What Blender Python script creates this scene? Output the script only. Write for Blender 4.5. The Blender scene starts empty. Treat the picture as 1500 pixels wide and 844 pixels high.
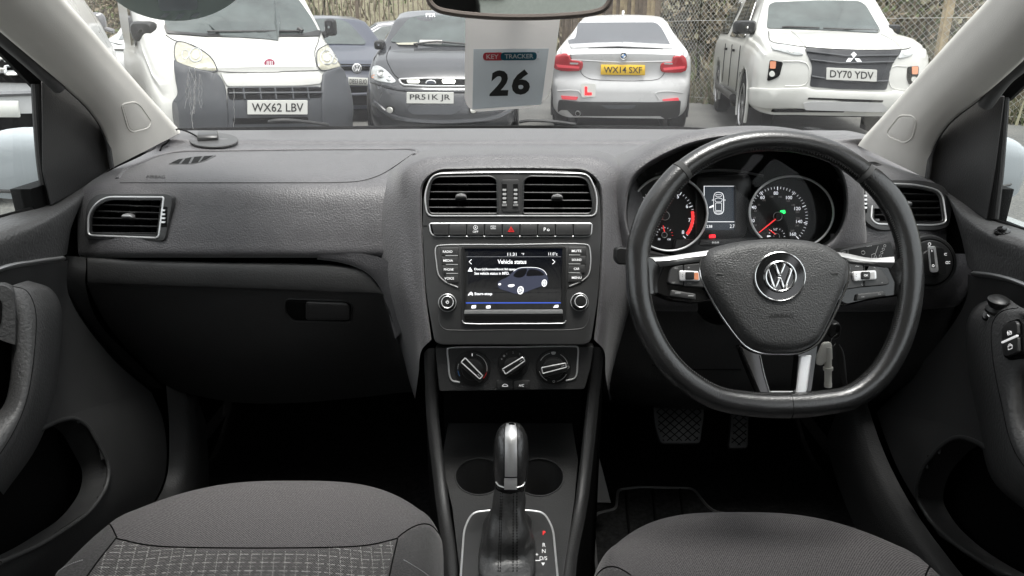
import bpy, bmesh, math, random
from math import sin, cos, pi, radians, sqrt, exp
from mathutils import Vector, Matrix
from mathutils.bvhtree import BVHTree
from mathutils.geometry import delaunay_2d_cdt
random.seed(7)
SC = bpy.context.scene
COL = SC.collection
V = Vector

# ------------------------------------------------------------------ camera
CAM = V((0, 0, 1.2)); PITCH = math.atan(374 / 1042); FPX = 1042.0
cam_d = bpy.data.cameras.new("camera"); cam = bpy.data.objects.new("camera", cam_d); COL.objects.link(cam)
cam.location = CAM; cam.rotation_euler = (pi / 2 - PITCH, 0, 0)
cam_d.sensor_width = 36; cam_d.lens = 36 * FPX / 1500; cam_d.clip_start = 0.02; cam_d.clip_end = 400
SC.camera = cam

# ------------------------------------------------------------------ world, sun, exposure
SUN_EL, SUN_AZ = radians(80), radians(150)      # azimuth from +Y towards +X
w = bpy.data.worlds.new("World"); SC.world = w; w.use_nodes = True
nt = w.node_tree; nt.nodes.clear()
sky = nt.nodes.new('ShaderNodeTexSky'); sky.sky_type = 'NISHITA'; sky.sun_disc = False
sky.sun_elevation = SUN_EL; sky.sun_rotation = SUN_AZ; sky.dust_density = 4; sky.air_density = 1.2
hs = nt.nodes.new('ShaderNodeHueSaturation'); hs.inputs['Saturation'].default_value = 0.12
bg = nt.nodes.new('ShaderNodeBackground'); bg.inputs['Strength'].default_value = 0.15
wo = nt.nodes.new('ShaderNodeOutputWorld')
nt.links.new(sky.outputs[0], hs.inputs['Color']); nt.links.new(hs.outputs[0], bg.inputs['Color']); nt.links.new(bg.outputs[0], wo.inputs['Surface'])
sd = bpy.data.lights.new("sun", 'SUN'); so = bpy.data.objects.new("sun", sd); COL.objects.link(so)
sd.energy = 1.5; sd.angle = radians(24); sd.color = (1.0, 0.97, 0.93)
sdir = V((sin(SUN_AZ) * cos(SUN_EL), cos(SUN_AZ) * cos(SUN_EL), sin(SUN_EL)))
so.rotation_euler = sdir.to_track_quat('Z', 'Y').to_euler(); so.location = (0, 0, 30)
SC.view_settings.view_transform = 'Standard'; SC.view_settings.look = 'None'
SC.view_settings.exposure = 1.2; SC.view_settings.gamma = 1
SC.render.engine = 'CYCLES'
SC.cycles.max_bounces = 10; SC.cycles.diffuse_bounces = 5; SC.cycles.transparent_max_bounces = 12
SC.cycles.sample_clamp_indirect = 6

# ------------------------------------------------------------------ materials
MATS = {}
def mat(name, base, rough=0.5, metal=0.0, spec=0.5, bump=None, var=None, coat=0, emit=None, ior=None, sheen=0):
    m = bpy.data.materials.new(name); m.use_nodes = True; MATS[name] = m
    n = m.node_tree.nodes; l = m.node_tree.links; b = n['Principled BSDF']
    if not isinstance(base, tuple): base = (base, base, base)
    b.inputs['Base Color'].default_value = (*base, 1); b.inputs['Roughness'].default_value = rough
    b.inputs['Metallic'].default_value = metal; b.inputs['Specular IOR Level'].default_value = spec
    if coat: b.inputs['Coat Weight'].default_value = coat; b.inputs['Coat Roughness'].default_value = 0.05
    if ior: b.inputs['IOR'].default_value = ior
    if sheen: b.inputs['Sheen Weight'].default_value = sheen; b.inputs['Sheen Roughness'].default_value = 0.4
    if emit: b.inputs['Emission Color'].default_value = (*emit[0], 1); b.inputs['Emission Strength'].default_value = emit[1]
    tc = n.new('ShaderNodeTexCoord')
    if bump:   # (scale, strength, distance)
        t = n.new('ShaderNodeTexNoise'); t.inputs['Scale'].default_value = bump[0]; t.inputs['Detail'].default_value = 2.5
        l.new(tc.outputs['Object'], t.inputs['Vector'])
        bp = n.new('ShaderNodeBump'); bp.inputs['Strength'].default_value = bump[1]; bp.inputs['Distance'].default_value = bump[2]
        l.new(t.outputs[0], bp.inputs['Height']); l.new(bp.outputs[0], b.inputs['Normal'])
    if var:    # (scale, amount)  value variation and a touch of roughness variation
        t = n.new('ShaderNodeTexNoise'); t.inputs['Scale'].default_value = var[0]; t.inputs['Detail'].default_value = 6; t.inputs['Roughness'].default_value = 0.65
        l.new(tc.outputs['Object'], t.inputs['Vector'])
        r = n.new('ShaderNodeValToRGB'); e = r.color_ramp.elements
        e[0].position = 0.3; e[1].position = 0.7
        lo, hi = 1 - var[1], 1 + var[1]
        e[0].color = (*[min(1, c * lo) for c in base], 1); e[1].color = (*[min(1, c * hi) for c in base], 1)
        l.new(t.outputs[0], r.inputs[0]); l.new(r.outputs[0], b.inputs['Base Color'])
        mr = n.new('ShaderNodeMapRange'); mr.inputs['To Min'].default_value = max(0, rough * 0.85); mr.inputs['To Max'].default_value = min(1, rough * 1.15)
        l.new(t.outputs[0], mr.inputs[0]); l.new(mr.outputs[0], b.inputs['Roughness'])
    return m

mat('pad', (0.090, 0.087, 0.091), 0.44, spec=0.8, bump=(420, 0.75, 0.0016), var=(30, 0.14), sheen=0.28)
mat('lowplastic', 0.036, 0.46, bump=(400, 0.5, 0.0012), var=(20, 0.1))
mat('doorskin', 0.075, 0.44, bump=(240, 0.7, 0.0016), var=(20, 0.08))
mat('doorlow', 0.045, 0.5, bump=(450, 0.4, 0.001), var=(15, 0.12))
mat('trim', 0.040, 0.38, var=(60, 0.06))
mat('button', 0.04, 0.4)
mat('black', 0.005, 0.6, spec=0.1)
mat('blacksatin', 0.015, 0.35)
mat('piano', 0.008, 0.06, coat=0.6)
mat('chrome', 0.85, 0.14, metal=1)
mat('satin', 0.78, 0.30, metal=0.55)
mat('silver', 0.50, 0.36, metal=0.7, var=(200, 0.05))
mat('leather', 0.020, 0.24, spec=1.0, bump=(420, 0.45, 0.0007), var=(25, 0.25))
mat('airbagskin', 0.055, 0.38, bump=(520, 0.8, 0.0014), var=(30, 0.06))
mat('bootleather', 0.034, 0.36, spec=0.7, bump=(260, 0.6, 0.001), var=(40, 0.15))
mat('stitch', 0.06, 0.8)
mat('rubber', 0.08, 0.45, var=(40, 0.2))
mat('carpet', 0.022, 0.95, spec=0.05, bump=(900, 1.0, 0.003), var=(120, 0.5))
mat('pillar', (0.70, 0.68, 0.635), 0.7, bump=(700, 0.3, 0.0008), var=(12, 0.03))
mat('headliner', (0.42, 0.41, 0.39), 0.9)
mat('white_print', 0.75, 0.5, emit=((1, 1, 1), 0.25))
mat('print_grey', 0.45, 0.5)
mat('print_dark', 0.012, 0.5)
mat('red_print', (0.65, 0.03, 0.03), 0.4)
mat('lcd_white', 0.6, 0.4, emit=((0.95, 0.97, 1), 0.55))
mat('lcd_dim', 0.2, 0.4, emit=((0.6, 0.65, 0.75), 0.10))
mat('lcd_blue', 0.02, 0.3, emit=((0.05, 0.12, 0.6), 0.6))
mat('lcd_bg', (0.004, 0.005, 0.008), 0.35, spec=0.2, emit=((0.02, 0.03, 0.07), 0.05))
mat('scr_body', (0.012,0.013,0.02), 0.4, emit=((0.08,0.09,0.14), 0.26))
mat('scr_glass', (0.008,0.008,0.01), 0.3)
mat('mfd_bg', (0.015, 0.018, 0.024), 0.3, emit=((0.3, 0.38, 0.48), 0.04))
mat('lamp_red', (0.4, 0.0, 0.0), 0.4, emit=((1, 0.02, 0.03), 0.9))
mat('lamp_green', (0.0, 0.4, 0.05), 0.4, emit=((0.02, 0.9, 0.15), 0.9))
mat('needle', (0.6, 0.03, 0.03), 0.4, emit=((1, 0.05, 0.05), 0.45))
mat('numeral', 0.7, 0.5, emit=((0.9, 0.92, 1), 0.35))
mat('numeral_dim', 0.18, 0.5, emit=((0.5, 0.4, 0.4), 0.06))
mat('dial_face', 0.012, 0.55)
mat('bone', (0.85, 0.83, 0.76), 0.45)
mat('card', (0.88, 0.85, 0.82), 0.5, var=(40, 0.03))
mat('card_grey', (0.62, 0.67, 0.71), 0.5, var=(60, 0.03))
mat('card_red', (0.55, 0.07, 0.09), 0.5)
mat('card_blue', (0.015, 0.12, 0.18), 0.5)
mat('card_white', 0.8, 0.5)
mat('mirror', 0.82, 0.02, metal=1)
mat('mirrorshell', (0.22, 0.185, 0.165), 0.4)
mat('stickergreen', (0.30, 0.38, 0.36), 0.5)
mat('stickerdark', (0.10, 0.15, 0.15), 0.5)
mat('puck', 0.05, 0.35)
mat('puckbase', 0.07, 0.4, bump=(500, 0.4, 0.001))
# outside
mat('paint_white', (0.58, 0.58, 0.55), 0.3, coat=0.3, var=(1.5, 0.06))
mat('paint_offwhite', (0.57, 0.57, 0.57), 0.28, coat=0.35, var=(1.5, 0.05))
mat('paint_black', (0.03, 0.032, 0.036), 0.25, coat=0.8)
mat('paint_blue', (0.035, 0.042, 0.065), 0.28, coat=0.7)
mat('paint_grey', (0.16, 0.16, 0.17), 0.3, coat=0.5)
mat('bumper', (0.055, 0.059, 0.066), 0.55, var=(8, 0.1))
mat('outblack', 0.02, 0.4)
mat('outdark', 0.006, 0.8, spec=0.1)
mat('carglass', (0.065, 0.08, 0.077), 0.05, spec=0.8, ior=1.5, var=(2.5, 0.4))
mat('carglass_dark', (0.02, 0.024, 0.026), 0.05, spec=0.8, ior=1.5)
mat('carglass_side', (0.035, 0.04, 0.04), 0.05, spec=0.8)
mat('lens', (0.50, 0.52, 0.52), 0.12, spec=0.8, coat=0.8, var=(22, 0.25))
mat('lens_yellow', (0.40, 0.385, 0.30), 0.12, spec=0.6, coat=0.8, var=(14, 0.3))
mat('lens_inner', (0.75, 0.75, 0.7), 0.15, metal=0.5)
mat('amber', (0.7, 0.28, 0.15), 0.25)
mat('tail_red', (0.45, 0.012, 0.02), 0.15, coat=0.8)
mat('tail_bright', (0.75, 0.10, 0.12), 0.2, coat=0.8, emit=((1, 0.05, 0.08), 0.15))
mat('plate_white', (0.72, 0.72, 0.68), 0.45)
mat('plate_yellow', (0.80, 0.50, 0.02), 0.45)
mat('plate_ink', 0.015, 0.5)
mat('badge_red', (0.28, 0.02, 0.06), 0.3)
mat('badge_blue', (0.05, 0.18, 0.45), 0.3)
mat('tyre', 0.02, 0.85, var=(30, 0.2))
mat('alloy', 0.5, 0.35, metal=0.9)
mat('rope', (0.55, 0.45, 0.28), 0.8)
mat('post_white', (0.6, 0.6, 0.56), 0.8, var=(20, 0.1))
mat('galv', (0.50, 0.50, 0.47), 0.6, metal=0.1)
mat('wood', (0.20, 0.16, 0.12), 0.9, var=(6, 0.35))
mat('wood_pale', (0.42, 0.34, 0.22), 0.9, var=(8, 0.3))
mat('concrete', (0.42, 0.40, 0.35), 0.9, var=(9, 0.15))
mat('own_paint', (0.36, 0.39, 0.41), 0.25, coat=0.7)

def glass(name, tint, dust_veil, veil_col=(0.7, 0.72, 0.72), ior=1.45, smears=False):
    m = bpy.data.materials.new(name); m.use_nodes = True; MATS[name] = m
    n = m.node_tree.nodes; l = m.node_tree.links; n.clear()
    out = n.new('ShaderNodeOutputMaterial'); tr = n.new('ShaderNodeBsdfTransparent'); tr.inputs[0].default_value = (*tint, 1)
    gl = n.new('ShaderNodeBsdfGlossy'); gl.inputs['Roughness'].default_value = 0.0
    lw = n.new('ShaderNodeLayerWeight'); lw.inputs[0].default_value = 0.5
    pw = n.new('ShaderNodeMath'); pw.operation = 'POWER'; pw.inputs[1].default_value = 5; l.new(lw.outputs['Facing'], pw.inputs[0])
    fr = n.new('ShaderNodeMath'); fr.operation = 'MULTIPLY_ADD'; fr.inputs[1].default_value = 0.9; fr.inputs[2].default_value = 1.7 * ((ior - 1) / (ior + 1)) ** 2
    l.new(pw.outputs[0], fr.inputs[0])      # Schlick reflectance of a thin pane
    mx = n.new('ShaderNodeMixShader'); l.new(fr.outputs[0], mx.inputs[0]); l.new(tr.outputs[0], mx.inputs[1]); l.new(gl.outputs[0], mx.inputs[2])
    df = n.new('ShaderNodeBsdfDiffuse'); df.inputs[0].default_value = (*veil_col, 1)  # pale dust film, mixed in to paint a hazy veil over the view
    mx2 = n.new('ShaderNodeMixShader')
    if smears:
        tc = n.new('ShaderNodeTexCoord'); mp = n.new('ShaderNodeMapping'); mp.inputs['Scale'].default_value = (2.2, 0.9, 0.9)
        no = n.new('ShaderNodeTexNoise'); no.inputs['Scale'].default_value = 3; no.inputs['Detail'].default_value = 7
        l.new(tc.outputs['Object'], mp.inputs[0]); l.new(mp.outputs[0], no.inputs['Vector'])
        mr = n.new('ShaderNodeMapRange'); mr.inputs['From Min'].default_value = 0.35; mr.inputs['From Max'].default_value = 0.75
        mr.inputs['To Min'].default_value = dust_veil * 0.7; mr.inputs['To Max'].default_value = dust_veil * 1.5
        vo = n.new('ShaderNodeTexVoronoi'); vo.inputs['Scale'].default_value = 42; l.new(tc.outputs['Object'], vo.inputs['Vector'])
        m2 = n.new('ShaderNodeMapRange'); m2.inputs['From Min'].default_value = 0.035; m2.inputs['From Max'].default_value = 0.06
        m2.inputs['To Min'].default_value = 0.30; m2.inputs['To Max'].default_value = 0.0
        no2 = n.new('ShaderNodeTexNoise'); no2.inputs['Scale'].default_value = 9; l.new(tc.outputs['Object'], no2.inputs['Vector'])
        m3 = n.new('ShaderNodeMapRange'); m3.inputs['From Min'].default_value = 0.55; m3.inputs['From Max'].default_value = 0.62
        l.new(no2.outputs[0], m3.inputs[0])
        mu = n.new('ShaderNodeMath'); mu.operation = 'MULTIPLY'
        l.new(vo.outputs['Distance'], m2.inputs[0]); l.new(m2.outputs[0], mu.inputs[0]); l.new(m3.outputs[0], mu.inputs[1])
        ad = n.new('ShaderNodeMath'); ad.operation = 'ADD'
        l.new(no.outputs[0], mr.inputs[0]); l.new(mr.outputs[0], ad.inputs[0]); l.new(mu.outputs[0], ad.inputs[1]); l.new(ad.outputs[0], mx2.inputs[0])
    else:
        mx2.inputs[0].default_value = dust_veil
    l.new(mx.outputs[0], mx2.inputs[1]); l.new(df.outputs[0], mx2.inputs[2]); l.new(mx2.outputs[0], out.inputs[0])
    return m
glass('windscreen_glass', (0.97, 0.985, 0.975), 0.075, smears=True)
glass('side_glass', (0.93, 0.97, 0.96), 0.04)
glass('cluster_glass', (0.97, 0.97, 0.97), 0.0, ior=1.2)

def fabric(name, base, check=False, wscale=1.0):
    """woven cloth; uses the UV map, laid out in metres on the cushion"""
    m = mat(name, base, 0.95, spec=0.15, sheen=0.25)
    n = m.node_tree.nodes; l = m.node_tree.links; b = n['Principled BSDF']
    uv = n.new('ShaderNodeUVMap')
    def wave(rot, scale):   # warp and weft
        mp = n.new('ShaderNodeMapping'); mp.inputs['Rotation'].default_value = (0, 0, rot); l.new(uv.outputs[0], mp.inputs[0])
        wv = n.new('ShaderNodeTexWave'); wv.inputs['Scale'].default_value = scale; wv.inputs['Distortion'].default_value = 0.6; wv.inputs['Detail'].default_value = 1
        l.new(mp.outputs[0], wv.inputs['Vector']); return wv
    a = wave(0.6, 135 * wscale); c = wave(-0.9, 135 * wscale)
    mu = n.new('ShaderNodeMath'); mu.operation = 'MULTIPLY'; l.new(a.outputs['Fac'], mu.inputs[0]); l.new(c.outputs['Fac'], mu.inputs[1])
    no = n.new('ShaderNodeTexNoise'); no.inputs['Scale'].default_value = 420; l.new(uv.outputs[0], no.inputs['Vector'])
    ad = n.new('ShaderNodeMath'); ad.operation = 'ADD'; l.new(mu.outputs[0], ad.inputs[0]); l.new(no.outputs[0], ad.inputs[1])
    rp = n.new('ShaderNodeValToRGB'); rp.color_ramp.elements[0].position = 0.45; rp.color_ramp.elements[1].position = 1.1
    k = 0.55
    rp.color_ramp.elements[0].color = (*[x * k for x in base], 1); rp.color_ramp.elements[1].color = (*[min(1, x * 2.0) for x in base], 1)
    l.new(ad.outputs[0], rp.inputs[0])
    bp = n.new('ShaderNodeBump'); bp.inputs['Strength'].default_value = 0.35; bp.inputs['Distance'].default_value = 0.001
    l.new(ad.outputs[0], bp.inputs['Height']); l.new(bp.outputs[0], b.inputs['Normal'])
    last = rp.outputs[0]
    if check:
        sx = n.new('ShaderNodeSeparateXYZ'); l.new(uv.outputs[0], sx.inputs[0])
        def M(op, x, y=None):
            q = n.new('ShaderNodeMath'); q.operation = op
            for i, s in enumerate((x, y)):
                if s is None: continue
                if isinstance(s, (int, float)): q.inputs[i].default_value = s
                else: l.new(s, q.inputs[i])
            return q.outputs[0]
        def band(out, period, wd, off=0.0):
            return M('LESS_THAN', M('FRACT', M('DIVIDE', M('ADD', out, off), period)), wd)
        # dashed broken lines both ways (woven crosses)
        hz = M('MULTIPLY', band(sx.outputs[1], 0.0142, 0.13), band(sx.outputs[0], 0.0145, 0.72, 0.005))
        hz2 = M('MULTIPLY', band(sx.outputs[1], 0.0142, 0.13, 0.0066), band(sx.outputs[0], 0.0145, 0.55, 0.004))
        sk = M('ADD', sx.outputs[0], M('MULTIPLY', sx.outputs[1], 0.25))
        vt = M('MULTIPLY', band(sk, 0.0145, 0.10), band(sx.outputs[1], 0.0071, 0.80, 0.0027))
        tot = M('MAXIMUM', M('MAXIMUM', hz, M('MULTIPLY', hz2, 0.35)), M('MULTIPLY', vt, 0.8))
        tot = M('MULTIPLY', tot, M('GREATER_THAN', ad.outputs[0], 0.55))
        mx = n.new('ShaderNodeMixRGB'); l.new(tot, mx.inputs[0]); l.new(last, mx.inputs[1]); mx.inputs[2].default_value = (0.34, 0.33, 0.32, 1)
        last = mx.outputs[0]
    l.new(last, b.inputs['Base Color'])
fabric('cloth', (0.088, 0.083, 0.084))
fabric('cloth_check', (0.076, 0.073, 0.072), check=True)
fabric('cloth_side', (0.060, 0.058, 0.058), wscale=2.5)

# ------------------------------------------------------------------ mesh building
def cr(pts, n, closed=False):
    """centripetal Catmull-Rom through pts, n sub-steps per span"""
    P = [V(p) for p in pts]
    if len(P) < 3 or n <= 1:
        if n <= 1: return P
        return [P[0].lerp(P[1], i / n) for i in range(n + 1)]
    if closed: Q = [P[-1]] + P + [P[0], P[1]]
    else: Q = [P[0] * 2 - P[1]] + P + [P[-1] * 2 - P[-2]]
    out = []
    for i in range(1, len(Q) - 2):
        p0, p1, p2, p3 = Q[i - 1], Q[i], Q[i + 1], Q[i + 2]
        d = lambda a, b: max(1e-5, (b - a).length ** 0.5)
        t0 = 0; t1 = t0 + d(p0, p1); t2 = t1 + d(p1, p2); t3 = t2 + d(p2, p3)
        for k in range(n):
            t = t1 + (t2 - t1) * k / n
            A1 = p0 * ((t1 - t) / (t1 - t0)) + p1 * ((t - t0) / (t1 - t0))
            A2 = p1 * ((t2 - t) / (t2 - t1)) + p2 * ((t - t1) / (t2 - t1))
            A3 = p2 * ((t3 - t) / (t3 - t2)) + p3 * ((t - t2) / (t3 - t2))
            B1 = A1 * ((t2 - t) / (t2 - t0)) + A2 * ((t - t0) / (t2 - t0))
            B2 = A2 * ((t3 - t) / (t3 - t1)) + A3 * ((t - t1) / (t3 - t1))
            out.append(B1 * ((t2 - t) / (t2 - t1)) + B2 * ((t - t1) / (t2 - t1)))
    if not closed: out.append(P[-1])
    return out
def c2(pts, n=4, closed=True): return [(p.x, p.y) for p in cr([(x, y, 0) for x, y in pts], n, closed)]
def rpoly(pts, r, n=4):
    """2D polygon with rounded corners; r a number or one per corner"""
    out = []; N = len(pts)
    for i in range(N):
        rr = r[i] if isinstance(r, (list, tuple)) else r
        p = V((*pts[i], 0)); a = V((*pts[i - 1], 0)) - p; b = V((*pts[(i + 1) % N], 0)) - p
        la, lb = a.length, b.length
        q = min(rr, la * 0.48, lb * 0.48)
        if q < 1e-6: out.append((p.x, p.y)); continue
        s = p + a / la * q; e = p + b / lb * q
        for k in range(n + 1):
            t = k / n; z = s * (1 - t) ** 2 + p * 2 * t * (1 - t) + e * t * t
            out.append((z.x, z.y))
    return out
def circ(cx, cy, rx, ry=None, n=32, a0=0, a1=360, rot=0):
    ry = rx if ry is None else ry; full = abs(a1 - a0) >= 360; m = n if full else n + 1
    o = []
    for i in range(m):
        a = radians(a0 + (a1 - a0) * i / n); x, y = rx * cos(a), ry * sin(a)
        o.append((cx + x * cos(rot) - y * sin(rot), cy + x * sin(rot) + y * cos(rot)))
    return o
def area2(o): return sum(o[i - 1][0] * o[i][1] - o[i][0] * o[i - 1][1] for i in range(len(o))) / 2
def inset(o, d):
    s = 1 if area2(o) > 0 else -1; N = len(o); out = []
    for i in range(N):
        a = V(o[i - 1]); p = V(o[i]); b = V(o[(i + 1) % N])
        e1 = (p - a); e2 = (b - p)
        if e1.length < 1e-9 or e2.length < 1e-9: out.append(tuple(p)); continue
        e1.normalize(); e2.normalize()
        n1 = V((-e1.y, e1.x)) * s; n2 = V((-e2.y, e2.x)) * s
        nn = n1 + n2
        if nn.length < 1e-6: nn = n1
        nn.normalize(); k = min(2.0, 1 / max(0.3, nn.dot(n1)))
        out.append(tuple(p + nn * d * k))
    return out
def dens(o, step):
    """open polyline with extra points"""
    out = [tuple(o[0])]
    for p, q in zip(o, o[1:]):
        k = max(1, int(math.ceil(math.hypot(q[0] - p[0], q[1] - p[1]) / step)))
        out += [(p[0] + (q[0] - p[0]) * j / k, p[1] + (q[1] - p[1]) * j / k) for j in range(1, k + 1)]
    return out
def inside(p, poly):
    x, y = p; c = False; j = len(poly) - 1
    for i in range(len(poly)):
        xi, yi = poly[i]; xj, yj = poly[j]
        if (yi > y) != (yj > y) and x < (xj - xi) * (y - yi) / (yj - yi) + xi: c = not c
        j = i
    return c
def bdist(p, poly):
    best = 1e9; px, py = p
    for i in range(len(poly)):
        ax, ay = poly[i - 1]; bx, by = poly[i]
        dx, dy = bx - ax, by - ay; L = dx * dx + dy * dy
        t = 0 if L == 0 else max(0, min(1, ((px - ax) * dx + (py - ay) * dy) / L))
        d = (px - ax - t * dx) ** 2 + (py - ay - t * dy) ** 2
        if d < best: best = d
    return sqrt(best)
def densify(o, step):
    out = []
    for i in range(len(o)):
        a, b = o[i - 1], o[i]; L = math.hypot(b[0] - a[0], b[1] - a[1]); k = max(1, int(math.ceil(L / step)))
        for j in range(k): out.append((a[0] + (b[0] - a[0]) * j / k, a[1] + (b[1] - a[1]) * j / k))
    return out
def fill2d(outline, step, holes=()):
    pts = [V(p) for p in outline]; edges = [(i, (i + 1) % len(pts)) for i in range(len(pts))]
    for h in holes:
        b = len(pts); pts += [V(p) for p in h]; edges += [(b + i, b + (i + 1) % len(h)) for i in range(len(h))]
    if step:
        xs = [p[0] for p in outline]; ys = [p[1] for p in outline]
        x = min(xs) + step * 0.5
        while x < max(xs):
            y = min(ys) + step * 0.5
            while y < max(ys):
                if inside((x, y), outline) and bdist((x, y), outline) > step * 0.35 and not any(inside((x, y), h) or bdist((x, y), h) < step * 0.35 for h in holes):
                    pts.append(V((x, y)))
                y += step
            x += step
    vo, eo, fo, *_ = delaunay_2d_cdt(pts, edges, [], 0, 1e-7)
    faces = []
    for f in fo:
        cx = sum(vo[i].x for i in f) / len(f); cy = sum(vo[i].y for i in f) / len(f)
        if inside((cx, cy), outline) and not any(inside((cx, cy), h) for h in holes): faces.append(tuple(f))
    return [tuple(v) for v in vo], faces

class MB:
    def __init__(s): s.v = []; s.f = []; s.m = []; s.uv = None
    def add(s, verts, faces, m):
        b = len(s.v); s.v += [V(p) for p in verts]; s.f += [tuple(i + b for i in f) for f in faces]; s.m += [m] * len(faces); return s
    def grid(s, rows, m, closed_u=False, closed_v=False, mfun=None):
        R, C_ = len(rows), len(rows[0]); b = len(s.v)
        for r in rows: s.v += [V(p) for p in r]
        for i in range(R if closed_v else R - 1):
            for j in range(C_ if closed_u else C_ - 1):
                i2, j2 = (i + 1) % R, (j + 1) % C_
                s.f.append((b + i * C_ + j, b + i * C_ + j2, b + i2 * C_ + j2, b + i2 * C_ + j)); s.m.append(mfun(i, j) if mfun else m)
        return s
    def loft(s, rows, nu, nv, m, closed_u=False, closed_v=False):
        R = [cr(r, nu, closed_u) for r in rows]
        cols = [cr([r[j] for r in R], nv, closed_v) for j in range(len(R[0]))]
        return s.grid([[c[i] for c in cols] for i in range(len(cols[0]))], m, closed_u, closed_v)
    def box(s, c, size, m, rot=None, bev=0.0):
        bm = bmesh.new(); bmesh.ops.create_cube(bm, size=1)
        for v in bm.verts: v.co = V((v.co.x * size[0], v.co.y * size[1], v.co.z * size[2]))
        if bev > 0: bmesh.ops.bevel(bm, geom=bm.edges[:] , offset=bev, segments=2, affect='EDGES', profile=0.6)
        M = Matrix.Translation(V(c)) @ (rot.to_4x4() if rot is not None else Matrix())
        bm.verts.index_update()
        s.add([M @ v.co for v in bm.verts], [[v.index for v in f.verts] for f in bm.faces], m); bm.free(); return s
    def tube(s, pts, r, m, seg=8, closed=False, ref=None, ry=None, cap=True):
        P = [V(p) for p in pts]; N = len(P); rr = r if isinstance(r, (list, tuple)) else [r] * N
        T = []
        for i in range(N):
            a = P[i - 1] if (i > 0 or closed) else P[i]; b = P[(i + 1) % N] if (i < N - 1 or closed) else P[i]
            t = (b - a); T.append(t.normalized() if t.length > 1e-9 else V((0, 0, 1)))
        rings = []; nrm = None
        for i in range(N):
            if ref is not None: bn = (V(ref) - T[i] * V(ref).dot(T[i])).normalized(); nn = T[i].cross(bn)
            else:
                if nrm is None: h = V((0, 0, 1)) if abs(T[i].z) < 0.9 else V((1, 0, 0)); nn = T[i].cross(h).normalized()
                else: nn = (nrm - T[i] * nrm.dot(T[i])).normalized()
                nrm = nn; bn = T[i].cross(nn)
            q = (ry / r if (ry and not isinstance(r, (list, tuple))) else 1.0)
            rings.append([P[i] + nn * cos(2 * pi * k / seg) * rr[i] + bn * sin(2 * pi * k / seg) * rr[i] * q for k in range(seg)])
        s.grid(rings, m, closed_u=True, closed_v=closed)
        if cap and not closed:
            b = len(s.v) - N * seg
            s.f.append(tuple(range(b, b + seg))); s.m.append(m)
            s.f.append(tuple(range(len(s.v) - seg, len(s.v)))); s.m.append(m)
        return s
    def lathe(s, prof, org, axis, m, seg=32):
        """prof: (radius, height along axis)"""
        ax = V(axis).normalized(); h = V((0, 0, 1)) if abs(ax.z) < 0.9 else V((1, 0, 0)); u = ax.cross(h).normalized(); v = ax.cross(u)
        rows = [[V(org) + ax * z + (u * cos(2 * pi * k / seg) + v * sin(2 * pi * k / seg)) * max(r, 1e-5) for k in range(seg)] for r, z in prof]
        return s.grid(rows, m, closed_u=True)
    def plate(s, f, outline, h0, h1, m, bev=0.0, bh=None, step=0, holes=(), back=False):
        """slab over a 2D outline mapped by f(x,y,h)"""
        bh = bh if bh is not None else abs(h1 - h0) * 0.3
        O = densify(outline, step) if step else list(outline)
        H = [densify(h, step) if step else list(h) for h in holes]
        rings = [[f(x, y, h0) for x, y in O], [f(x, y, h1 - (bh if bev else 0)) for x, y in O]]
        top = O
        if bev:
            mid = inset(O, bev * 0.3); rings.append([f(x, y, h1 - bh * 0.3) for x, y in mid])
            top = inset(O, bev); rings.append([f(x, y, h1) for x, y in top])
        s.grid(rings, m, closed_u=True)
        for h in H: s.grid([[f(x, y, h0) for x, y in h], [f(x, y, h1) for x, y in h]], m, closed_u=True)
        vs, fs = fill2d(top, step, H); s.add([f(x, y, h1) for x, y in vs], fs, m)
        if back: vs, fs = fill2d(O, step, H); s.add([f(x, y, h0) for x, y in vs], fs, m)
        return s
    def pad(s, f, outline, h0, H, R, m, step, dome=0.0, prof=None):
        """cushioned slab: rises from h0 by H over the edge distance R, plus a broad dome"""
        O = densify(outline, step); dm = max(bdist((sum(p[0] for p in O) / len(O), sum(p[1] for p in O) / len(O)), O), 1e-6)
        vs, fs = fill2d(O, step)
        # extra rings near the edge
        ring = []
        for k in (0.15, 0.4, 0.7): ring += inset(O, R * k)
        pts = [V(p) for p in O] + [V(p) for p in ring if inside(p, O)] + [V(p) for p in vs[len(O):] if bdist(p, O) > R * 0.85]
        edges = [(i, (i + 1) % len(O)) for i in range(len(O))]
        vo, eo, fo, *_ = delaunay_2d_cdt(pts, edges, [], 0, 1e-7)
        def hh(p):
            d = bdist(p, O); t = min(1, d / R)
            return h0 + H * sqrt(max(0, 1 - (1 - t) ** 2)) + dome * min(1, d / dm) * (2 - min(1, d / dm))
        fs = [tuple(q) for q in fo if inside((sum(vo[i].x for i in q) / 3, sum(vo[i].y for i in q) / 3), O)]
        s.add([f(p.x, p.y, hh((p.x, p.y))) for p in vo], fs, m); return s
    def ptube(s, f, outline, r, h, m, closed=True, seg=8, ry=None, ref=None):
        return s.tube([f(x, y, h) for x, y in outline], r, m, seg, closed, ref=ref, ry=ry)
    def text(s, f, txt, x, y, hgt, h, m, width=None, up=-1, rot=0, bold=0.0, shear=0.0, align='C'):
        vs, fs, (x0, y0, x1, y1) = text_geo(txt, bold, shear)
        sy = hgt / (y1 - y0); sx = (width / (x1 - x0)) if width else sy
        cx = (x0 + x1) / 2 if align == 'C' else x0; cy = (y0 + y1) / 2
        out = []
        for a, b in vs:
            px, py = (a - cx) * sx, (b - cy) * sy * up
            out.append(f(x + px * cos(rot) - py * sin(rot), y + px * sin(rot) + py * cos(rot), h))
        s.add(out, fs, m); return s
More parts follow.
